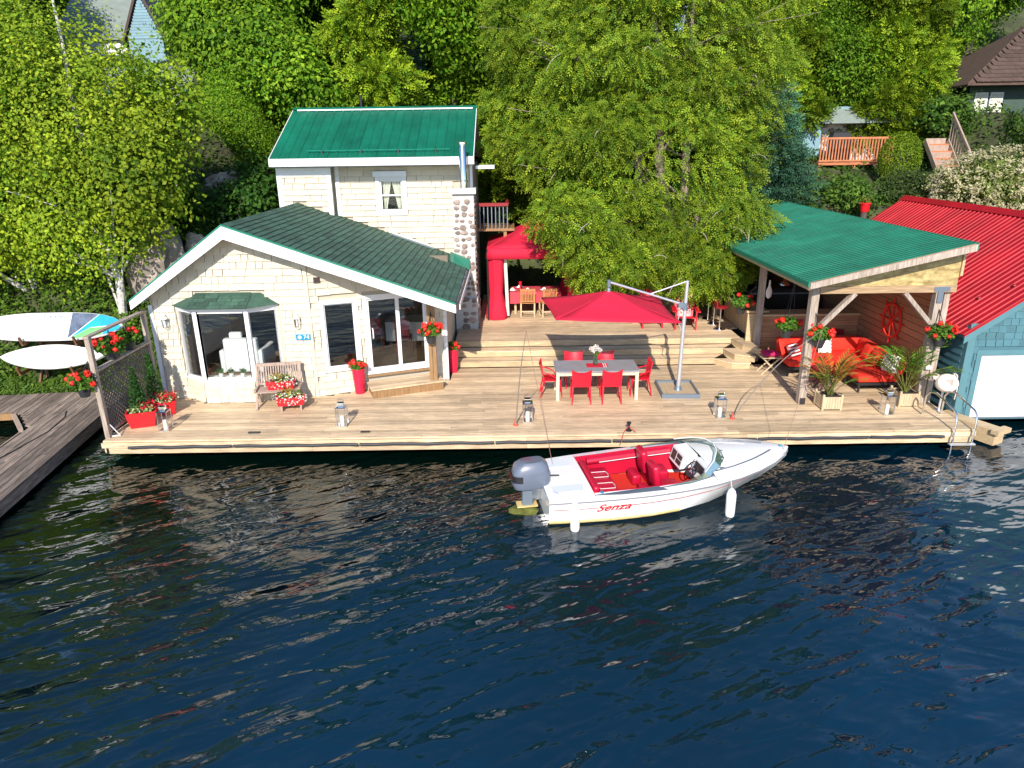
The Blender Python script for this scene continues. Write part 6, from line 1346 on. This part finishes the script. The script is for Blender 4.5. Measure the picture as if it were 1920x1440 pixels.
def proto_cedar(h, w_, seed, c1, c2, nsp):
    lobes = []
    for k in range(10):
        z = h * (.1 + .085 * k); r_ = w_ * (1 - .078 * k) * .62; a = k * 2.2; lobes.append((math.cos(a) * r_ * .45, math.sin(a) * r_ * .45, z, r_, r_, h * .085))
    t = thing('cedar_tree', 'x', 'tree'); b = B(); limbs(b, (0, 0, -.6), (0, 0, h * .93), .2, lobes, 24, seed); b.out('trunk', 'cedar_bark', t, True); leaf_object('crown', [sprays(lobes, int(nsp * 1.5), .34, .2, .07, c1, c2, .45, .3, 6)], 'needle', t); return t
DM1, DM2 = (.062, .175, .01), (.22, .345, .02)
PR = {'a': proto_decid(11, 3.3, 1, DM1, DM2, 4200, 24, .17, .095, .75), 'b': proto_decid(10, 2.9, 2, (.055, .155, .01), (.18, .30, .02), 3900, 24, .16, .09, .7),
      'c': proto_cedar(11, 2.7, 3, (.065, .15, .01), (.26, .345, .018), 9000), 'd': proto_cedar(9, 2.5, 4, (.06, .14, .01), (.23, .31, .018), 8000)}
used = set()
def puttree(k, x, y, s_, rz_, label, dz=0):
    o = PR[k] if k not in used else ctree(PR[k]); used.add(k); place(o, (x, y, terr(x, y) + dz), rz_, s_); o['label'] = label; o['group'] = 'trees on the hillside'
TL = [('a', -8.7, 28.3, .95, 0, 'leafy tree rising left behind the tall house'), ('c', -5.2, 29.0, .95, 1.1, 'cedar directly behind the green metal ridge'), ('a', -2.1, 29.6, .92, 2.2, 'leafy tree behind the right half of the tall house'), ('d', 1.0, 29.0, 1.15, 3.0, 'cedar between the tall house and the big cedar'),
      ('b', -6.9, 33.5, 1.1, 4.1, 'tree in the second row above the tall house left'), ('a', -3.4, 34.5, 1.1, .6, 'tree in the second row above the tall house centre'), ('c', 0.6, 33.5, 1.15, .9, 'cedar in the second row left of the big cedar'), ('d', 2.2, 28.2, .95, 1.7, 'small cedar beside the big cedar on its left'),
      ('c', 9.6, 31.5, 1.05, 0.3, 'cedar standing right behind the big cedar'), ('d', 12.2, 33.6, 1.1, 2.6, 'cedar rising behind the blue stone based house'), ('a', 16.0, 36.0, 1.0, 3.3, 'leafy tree above the orange railed deck'), ('c', 17.7, 33.0, .85, 4.2, 'cedar between the orange deck and the brown roofed house'), ('b', 22.6, 29.6, .45, 5.0, 'low leafy tree before the brown roofed house'), ('b', 24.5, 41, 1.15, 2.0, 'tree behind the brown roofed house'), ('a', 20.5, 40.5, 1.15, .2, 'tree on the skyline left of the brown roofed house'),
      ('d', 6.4, 36.5, 1.3, 2.0, 'cedar high behind the big cedar'), ('b', 12.0, 40.0, 1.2, 2.9, 'tree on the skyline right of the big cedar'), ('a', -10.4, 29.6, .72, 5.5, 'lower leafy tree right of the grey gabled house'), ('b', -15.4, 27.2, .34, .4, 'small leafy tree below the grey gabled house'), ('a', -19.5, 27.5, .8, 1.9, 'leafy tree behind the birches at the left edge'), ('b', -22.5, 33, 1.0, 2.8, 'tree on the slope at the far left'), ('a', -11.0, 36.5, 1.05, 3.9, 'tree on the skyline right of the grey gabled house'), ('c', -24.0, 40, 1.2, 1.0, 'cedar on the skyline at the far left')]
TL += [('b', 14.6, 34.2, .8, 1.2, 'leafy tree right behind the blue stone based house'), ('b', 4.4, 30.5, 1.1, .2, 'leafy tree hidden behind the big cedar'), ('a', -9.2, 25.8, .38, 1.0, 'young leafy tree on the slope left of the tall house'), ('c', 10.8, 33.0, 1.0, 1.5, 'cedar filling the gap right of the big cedar'), ('d', 13.8, 35.6, 1.25, .1, 'tall cedar above the stone based house'), ('c', 16.2, 33.4, .95, 2.8, 'bright cedar at the right end of the stone based house'), ('d', 18.4, 37.0, 1.2, 3.6, 'cedar left of the brown roof ridge'), ('c', 8.0, 29.6, .9, 5.2, 'bright cedar between the big cedar and the blue spruce'), ('d', -14.2, 24.6, .38, 4.4, 'young cedar on the bank behind the birches'), ('c', -22.0, 28.0, .9, 3.2, 'cedar at the left edge behind the birches')]
for a in TL: puttree(*a)
# the big cedar growing through the terrace
t = thing('big_cedar', 'huge bright green cedar with several stems behind the parasol', 'tree', (5.3, 23.6, .9))
CL = [(4.6, 23.0, 6.0, 3.9, 2.3, 2.3), (3.2, 22.4, 3.9, 2.5, 1.5, 1.5), (5.7, 21.9, 3.5, 2.0, 1.5, 1.45), (2.5, 21.1, 3.0, 1.5, .9, 1.0), (6.9, 21.7, 3.9, 1.2, 1.0, .9), (1.5, 23.5, 6.0, 1.7, 1.5, 2.0), (4.4, 23.8, 9.2, 4.2, 2.6, 2.7), (6.7, 24.3, 8.0, 2.9, 2.2, 2.3), (2.4, 24.2, 8.8, 2.6, 2.0, 2.4), (5.0, 24.5, 12.0, 3.6, 2.4, 2.6), (8.6, 25.6, 11.0, 2.2, 1.8, 1.9), (4.6, 21.6, 2.75, 1.7, .9, .75), (6.05, 20.75, 2.5, .45, .45, .75), (1.9, 21.2, 3.9, 1.2, .8, 1.0), (.7, 24.9, 7.4, 1.4, 1.2, 1.8), (.4, 25.4, 10.2, 1.7, 1.4, 2.0)]
b = B()
for dx, dy, tx, ty, r_, sd in ((0, 0, 4.2, 23.6, .2, 1), (.25, .05, 5.6, 23.9, .19, 2), (-.2, .1, 3.0, 24.3, .15, 3), (.4, .2, 7.2, 24.6, .15, 4)): limbs(b, (5.45 + dx, 23.3 + dy, .6), (tx, ty, 12.5), r_, CL, 22, sd, .03, .8, .3)
b.out('trunk', 'cedar_bark', t, True)
rd = random.Random(12); SL = []
for l in CL:
    SL.append(tuple(l[:3]) + tuple(q * .72 for q in l[3:]))
    for k in range(max(4, int(l[3] * l[5] * .9))):
        d = Vector((rd.gauss(0, 1), rd.gauss(0, 1), rd.gauss(0, 1))).normalized(); s_ = rd.uniform(.55, .95)
        SL.append((l[0] + d.x * l[3] * .72, l[1] + d.y * l[4] * .72, l[2] + d.z * l[5] * .72, s_ * 1.15, s_, s_ * .8))
leaf_object('crown', [sprays(SL, 80000, .22, .105, .034, (.055, .135, .012), (.24, .31, .02), .6, .6, 6)], 'needle', t)
b = B(); rd = random.Random(31)
for k in range(110):
    l = rd.choice(SL); a = rd.uniform(math.pi * .95, math.pi * 2.05); e = rd.uniform(-.5, .6); d = Vector((math.cos(a) * math.cos(e), math.sin(a) * math.cos(e), math.sin(e))); p = Vector((l[0] + d.x * l[3] * .8, l[1] + d.y * l[4] * .8, l[2] + d.z * l[5] * .8)); q = Vector((rd.uniform(-.8, .8), -.35, rd.uniform(-.5, .25))); ln = rd.uniform(.35, 1.1)
    b.tube([p, p + q * ln * .4 + Vector((0, 0, .05)), p + q * ln * .75, p + q * ln + Vector((0, 0, -.12))], [.016, .013, .009, .004], 5)
o = b.out('bare_twigs', 'dead_wood', t, True); o['kind'] = 'stuff'
# birches by the boards
BL = [(-12.1, 20.2, 7.3, 2.9, 2.0, 2.7), (-13.6, 20.0, 5.4, 2.0, 1.6, 2.3), (-10.3, 20.5, 6.8, 1.5, 1.3, 1.4), (-11.7, 19.4, 4.3, 1.7, 1.1, 1.3), (-9.6, 20.9, 7.6, 1.0, 1.0, 1.0), (-10.4, 19.6, 5.6, 1.6, 1.2, 1.6)]
BL2 = [(-14.6, 20.4, 8.6, 2.6, 2.0, 3.0), (-15.0, 19.8, 5.0, 1.8, 1.5, 2.2)]
for k, (lb, bs, tp, nc, lab) in enumerate(((BL, (-10.85, 19.3, .6), (-11.7, 20.2, 11.2), 3000, 'pale barked birch with round leaves above the boards'), (BL2, (-13.7, 20.1, 1.2), (-14.4, 20.4, 11), 1700, 'pale barked birch at the left edge of the picture'))):
    t = thing('birch_tree', lab, 'tree', bs, 'birches by the shore'); b = B(); limbs(b, bs, tp, .11, lb, 34, 40 + k, .02, .5, .4); b.out('trunk', 'birch_bark', t, True)
    leaf_object('crown', [clumps(lb, int(nc * .55), 36, .5, .115, .078, (.075, .165, .01), (.32, .40, .025), .4, .4, 1.3)], 'leaf', t)
# shrubs
def shrub(name, label, c, r, n, L, W, c1, c2, m='leaf', lo=.45, extra=None, cat='shrub', cl=None):
    t = thing(name, label, cat, (c[0], c[1], c[2] - r[2])); b = B(); rd = random.Random(int(c[0] * 10))
    for k in range(7): a = rd.uniform(0, 6.28); b.tube([(c[0], c[1], c[2] - r[2] - .3), (c[0] + math.cos(a) * r[0] * .3, c[1] + math.sin(a) * r[1] * .3, c[2] - r[2] * .2), (c[0] + math.cos(a) * r[0] * .7, c[1] + math.sin(a) * r[1] * .7, c[2] + r[2] * .5)], [.03, .02, .008], 5)
    b.out('stems', 'dark_bark', t); lb = [(c[0] + rd.uniform(-.4, .4) * r[0], c[1] + rd.uniform(-.4, .4) * r[1], c[2] + rd.uniform(-.3, .3) * r[2], r[0] * .65, r[1] * .65, r[2] * .65) for _ in range(7)]
    parts = [clumps(lb, max(10, n // 14), 14, cl or .35, L, W, c1, c2, lo)] if extra != 'round' else [blob(c, r, n, L, W, c1, c2, .8, .4)]
    if extra == 'cream':
        q = clumps([(c[0], c[1], c[2] + .05, r[0] * 1.02, r[1] * 1.02, r[2] * 1.02)], 420, 16, .22, .1, .05, (.46, .42, .22), (.62, .58, .38), .85, .8); parts.append(q)
    leaf_object('foliage', parts, m, t)
DG1, DG2 = (.018, .06, .01), (.06, .14, .018)
shrub('hillside_shrub', 'dark shrub on the slope left of the tall house', (-8.9, 22.9, 4.4), (1.5, 1.0, 1.1), 3200, .13, .09, DG1, DG2); shrub('hillside_shrub', 'tall dark shrub against the left wall of the tall house', (-8.0, 24.2, 5.0), (1.2, 1.0, 1.5), 3200, .13, .09, DG1, DG2); shrub('hillside_shrub', 'shrub above the bare rock face', (-10.6, 22.3, 5.0), (1.3, .9, .9), 2600, .13, .09, (.04, .1, .012), (.12, .2, .02)); shrub('fern_clump', 'fern clump behind the cottage ridge', (-8.2, 22.2, 3.6), (.9, .5, .6), 1200, .22, .06, (.03, .09, .012), (.1, .2, .02))
shrub('hillside_shrub', 'low bush left of the bare rock face', (-12.2, 20.6, 3.5), (1.4, .8, .9), 2600, .13, .09, (.045, .11, .012), (.15, .24, .025))
shrub('clipped_hedge', 'rounded bright yellow green hedge beside the orange railing', (15.05, 28.2, 5.65), (.78, .75, 1.0), 7000, .07, .04, (.1, .19, .012), (.22, .31, .02), extra='round'); shrub('juniper_shrub', 'dull green feathery shrub below the rounded hedge', (14.7, 26.6, 4.7), (1.25, .9, .8), 3600, .14, .05, (.045, .085, .02), (.09, .14, .04)); shrub('flowering_shrub', 'large cream flowering shrub behind the red roof', (17.2, 25.4, 4.75), (2.3, 1.3, 1.25), 5600, .13, .06, (.13, .2, .04), (.3, .36, .1), extra='cream')
for k, (x, y, z, r_, lab) in enumerate(((10.9, 26.7, 4.3, 1.1, 'spreading juniper right of the blue spruce'), (12.4, 25.7, 4.4, 1.0, 'spreading juniper behind the red pot'), (13.0, 27.8, 4.4, 1.0, 'juniper under the orange railing'), (16.3, 29.0, 5.7, .9, 'dark shrub beside the wooden stairs'), (19.4, 27.0, 6.6, 1.6, 'dark green bush above the cream flowering shrub'), (18.2, 30.5, 7.2, 1.4, 'bush left of the brown roofed house'))): shrub('green_shrub', lab, (x, y, z), (r_, r_ * .8, r_ * .75), 2600, .16, .075, (.03, .085, .014), (.11, .19, .025))
t = thing('blue_spruce', 'small blue green spruce between the cedar and the pavilion roof', 'tree', (9.7, 27.2, 2.5)); lb = [(9.75, 27.0, 3.2 + k * .55, 2.0 - k * .19, 1.7 - k * .16, .33) for k in range(10)]; b = B(); limbs(b, (9.7, 27.2, 2.2), (9.75, 27.0, 8.4), .1, lb, 30, 77); b.out('trunk', 'dark_bark', t, True); leaf_object('crown', [sprays(lb, 5200, .3, .15, .05, (.025, .085, .05), (.08, .19, .11), .5, .1, 6)], 'needle', t)
# snag, red pot
b = B(); b.tube([(15.25, 26.0, 3.0), (15.28, 26, 4.4), (15.35, 26, 5.0), (15.45, 26, 5.55)], [.18, .15, .1, .02], 8); b.tube([(15.33, 26, 4.3), (15.5, 26, 4.8), (15.52, 26, 5.05)], [.1, .07, .02], 7); tag(b.out('dead_snag', 'dead_wood', None, True), 'weathered grey dead stump behind the red roof', 'stump')
t = thing('garden_pot', 'red garden pot on the slope behind the pavilion roof', 'pot', (12.2, 24.6, 3.9)); b = B(); b.lathe([(.13, 0), (.17, .26), (.2, .26), (.2, .3), (.16, .3)], (12.2, 24.6, 4.0), 16); b.out('pot', 'red_box', t, True); b = B(); b.lathe([(.1, -1.2), (.11, 0)], (12.2, 24.6, 4.0), 10); b.out('stand', 'dark_bark', t); leaf_object('foliage', [blob((12.2, 24.6, 4.42), (.2, .2, .12), 120, .07, .05, (.06, .14, .02), (.25, .25, .05), .2)], 'leaf', t)
# ------------------------------------------------------------ background buildings
GX = .1
t = thing('grey_gabled_house', 'grey blue gabled house showing between the left trees', 'house', (GX - 18.3, 38, 7))
b = B(); b.extr([(GX - 17.7, 36, 7), (GX - 16.1, 36, 7), (GX - 16.1, 36, 11.2), (GX - 16.9, 36, 12.9), (GX - 17.7, 36, 11.2)], (0, 4, 0)); b.out('wall', 'far_blue', t, fix=True)
for k in range(14): z = 11.2 + k * .12; hw = .78 * (1 - k / 14.5); b = B(); b.box(GX - 16.9 - hw, GX - 16.9 + hw, 35.97, 35.99, z, z + .11); b.out('siding_board', 'far_blue', t)
b = B(); b.extr([(GX - 16.95, 35.9, 13.05), (GX - 17.95, 35.9, 10.9), (GX - 18.05, 35.9, 10.95), (GX - 17.0, 35.9, 13.2)], (0, 4.2, 0)); b.extr([(GX - 16.85, 35.9, 13.05), (GX - 15.95, 35.9, 11.0), (GX - 15.85, 35.9, 11.05), (GX - 16.8, 35.9, 13.2)], (0, 4.2, 0)); b.out('gable_roof', 'brown_box', t, fix=True)
b = B(); b.extr([(GX - 17.75, 36.2, 11.2), (GX - 21.5, 36.2, 11.2), (GX - 21.2, 38.5, 13.6), (GX - 17.5, 38.5, 13.6)], (0, .05, .05)); b.out('side_roof', 'pale_roof', t, fix=True); b = B(); b.box(GX - 21.3, GX - 17.8, 36.4, 39, 7, 11.2); b.out('side_wall', 'white_trim', t)
t = thing('white_cabin', 'white cabin with green eave half hidden behind the birch', 'house', (-14, 31, 6))
b = B(); b.box(-17.4, -13.0, 30.6, 33, 5.5, 8.6); b.out('wall', 'white_trim', t); b = B(); b.extr([(-17.7, 29.9, 8.5), (-12.6, 29.9, 8.5), (-12.8, 31.6, 9.5), (-17.5, 31.6, 9.5)], (0, .03, .06)); b.out('roof', 'pale_roof', t, fix=True); b = B(); b.box(-17.7, -12.6, 29.84, 29.9, 8.4, 8.56); b.out('eave_trim', 'green_trim', t)
for x in (-16.9, -14.8, -12.8): b = B(); b.box(x - .07, x + .07, 29.95, 30.09, 5.2, 8.4); b.out('porch_post', 'white', t)
for x in (-16.0, -13.9): b = B(); b.box(x - .4, x + .4, 30.57, 30.62, 6.6, 7.8); b.out('window', 'interior_dark', t)
t = thing('stone_based_house', 'blue house on a stone base above the orange railing', 'house', (14.5, 33, 5))
b = B(); b.box(12.4, 16.8, 32.4, 35, 4.8, 7.0); b.out('stone_base', 'stone_light', t); rd = random.Random(4)
for k in range(46): o = link('stone', rd.choice(SM), (rd.uniform(13.4, 16.7), 32.39, rd.uniform(5.9, 6.95)), t); s_ = rd.uniform(1.1, 2.0); o.scale = (s_, 1.2, s_ * .8)
b = B(); b.box(12.3, 13.5, 32.0, 34, 5.6, 7.6); b.out('blue_wing', 'far_blue', t); b = B(); b.box(12.6, 16.9, 32.5, 35, 7.0, 7.7); b.out('upper_wall', 'far_blue', t)
b = B(); b.extr([(13.4, 31.7, 7.0), (17.0, 31.7, 7.0), (17.0, 32.5, 7.55), (13.4, 32.5, 7.55)], (0, 0, .06)); b.out('porch_roof', 'pale_roof', t, fix=True)
t = thing('garden_deck', 'raised deck with orange brown baluster railing on the slope', 'deck', (14.2, 30.5, 5)); b = B(); b.box(12.7, 15.7, 30.0, 32.2, 5.36, 5.46); b.out('floor', 'orange_wood', t)
for x in (12.8, 14.2, 15.55): b = B(); b.box(x - .06, x + .06, 30.05, 30.17, 3.2, 5.36); b.out('support_post', 'orange_wood', t)
b = B(); b.box(12.7, 15.7, 29.98, 30.08, 6.36, 6.44); b.out('top_rail', 'orange_wood', t); b = B(); b.box(12.7, 15.7, 30.0, 30.06, 5.5, 5.56); b.out('bottom_rail', 'orange_wood', t)
for k in range(25): x = 12.74 + k * .122; b = B(); b.box(x - .025, x + .025, 30.0, 30.05, 5.56, 6.36); b.out('baluster', 'orange_wood', t)
t = thing('covered_grill', 'black covered grill on the orange railed deck', 'grill', (13.9, 31, 5.46)); b = B(); b.loft([[(x0, y0, z) for x0, y0 in ((13.5 + i, 30.8 + i), (14.3 - i, 30.8 + i), (14.3 - i, 31.3 - i), (13.5 + i, 31.3 - i))] for i, z in ((0, 5.46), (0, 6.45), (.08, 6.62), (.16, 6.68))]); b.out('cover', 'black_metal', t)
t = thing('wooden_stairs', 'weathered wooden stairs with railing climbing the right slope', 'stairs', (16.5, 27, 4.2))
for k in range(9): z = 4.15 + k * .25; y = 25.9 + k * .26; b = B(); b.box(15.95, 16.75, y, y + .28, z - .05, z); b.out('tread', 'orange_wood', t); b = B(); b.box(15.97, 16.73, y + .26, y + .28, z, z + .2); b.out('riser', 'bench_wood', t)
for x in (15.92, 16.78):
    b = B(); b.beam((x, 25.9, 4.0), (x, 28.2, 6.25), .05, .2); b.out('stringer', 'bench_wood', t)
x = 16.8
b = B(); b.beam((x, 25.9, 5.05), (x, 28.2, 7.25), .06, .09); b.out('handrail', 'bench_wood', t)
for k in range(14): q = k / 13; b = B(); b.beam((x, 25.95 + 2.2 * q, 4.05 + 2.15 * q), (x, 25.95 + 2.2 * q, 5.05 + 2.12 * q), .03, .04); b.out('baluster', 'bench_wood', t)
t = thing('brown_roofed_house', 'house with a brown shingled roof at the upper right edge', 'house', (24, 36, 6))
b = B(); b.box(21.2, 28, 34.6, 40, 5, 8.7); b.out('wall', 'far_green', t); b = B(); b.extr([(20.5, 33.7, 8.55), (29, 33.7, 8.55), (30, 37.5, 11.5), (25.3, 37.5, 11.5)], (0, .02, .1)); rf = b.out('roof', 'brown_roof', t, fix=True)
u = Vector((1, 0, 0)); v_ = Vector((0, 3.8, 2.95)); field(rf, (20.6, 33.68, 8.66), u, v_, 6.5, v_.length, .3, .5, 'brown_roof', lambda u, v: u > .05 + v * 1.0, 120, 1.3, .03, seed=31)
b = B(); b.extr([(20.5, 33.7, 8.5), (25.3, 37.5, 11.45), (20.9, 41, 8.5)], (0, .0, .1)); b.out('hip_roof', 'brown_roof', rf, fix=True)
for x in (21.45, 22.15): b = B(); b.box(x, x + .6, 34.53, 34.59, 7.35, 8.3); w_ = b.out('window', 'white_trim', t); b = B(); b.box(x + .06, x + .54, 34.51, 34.528, 7.42, 8.23); b.out('pane', 'curtain', w_)
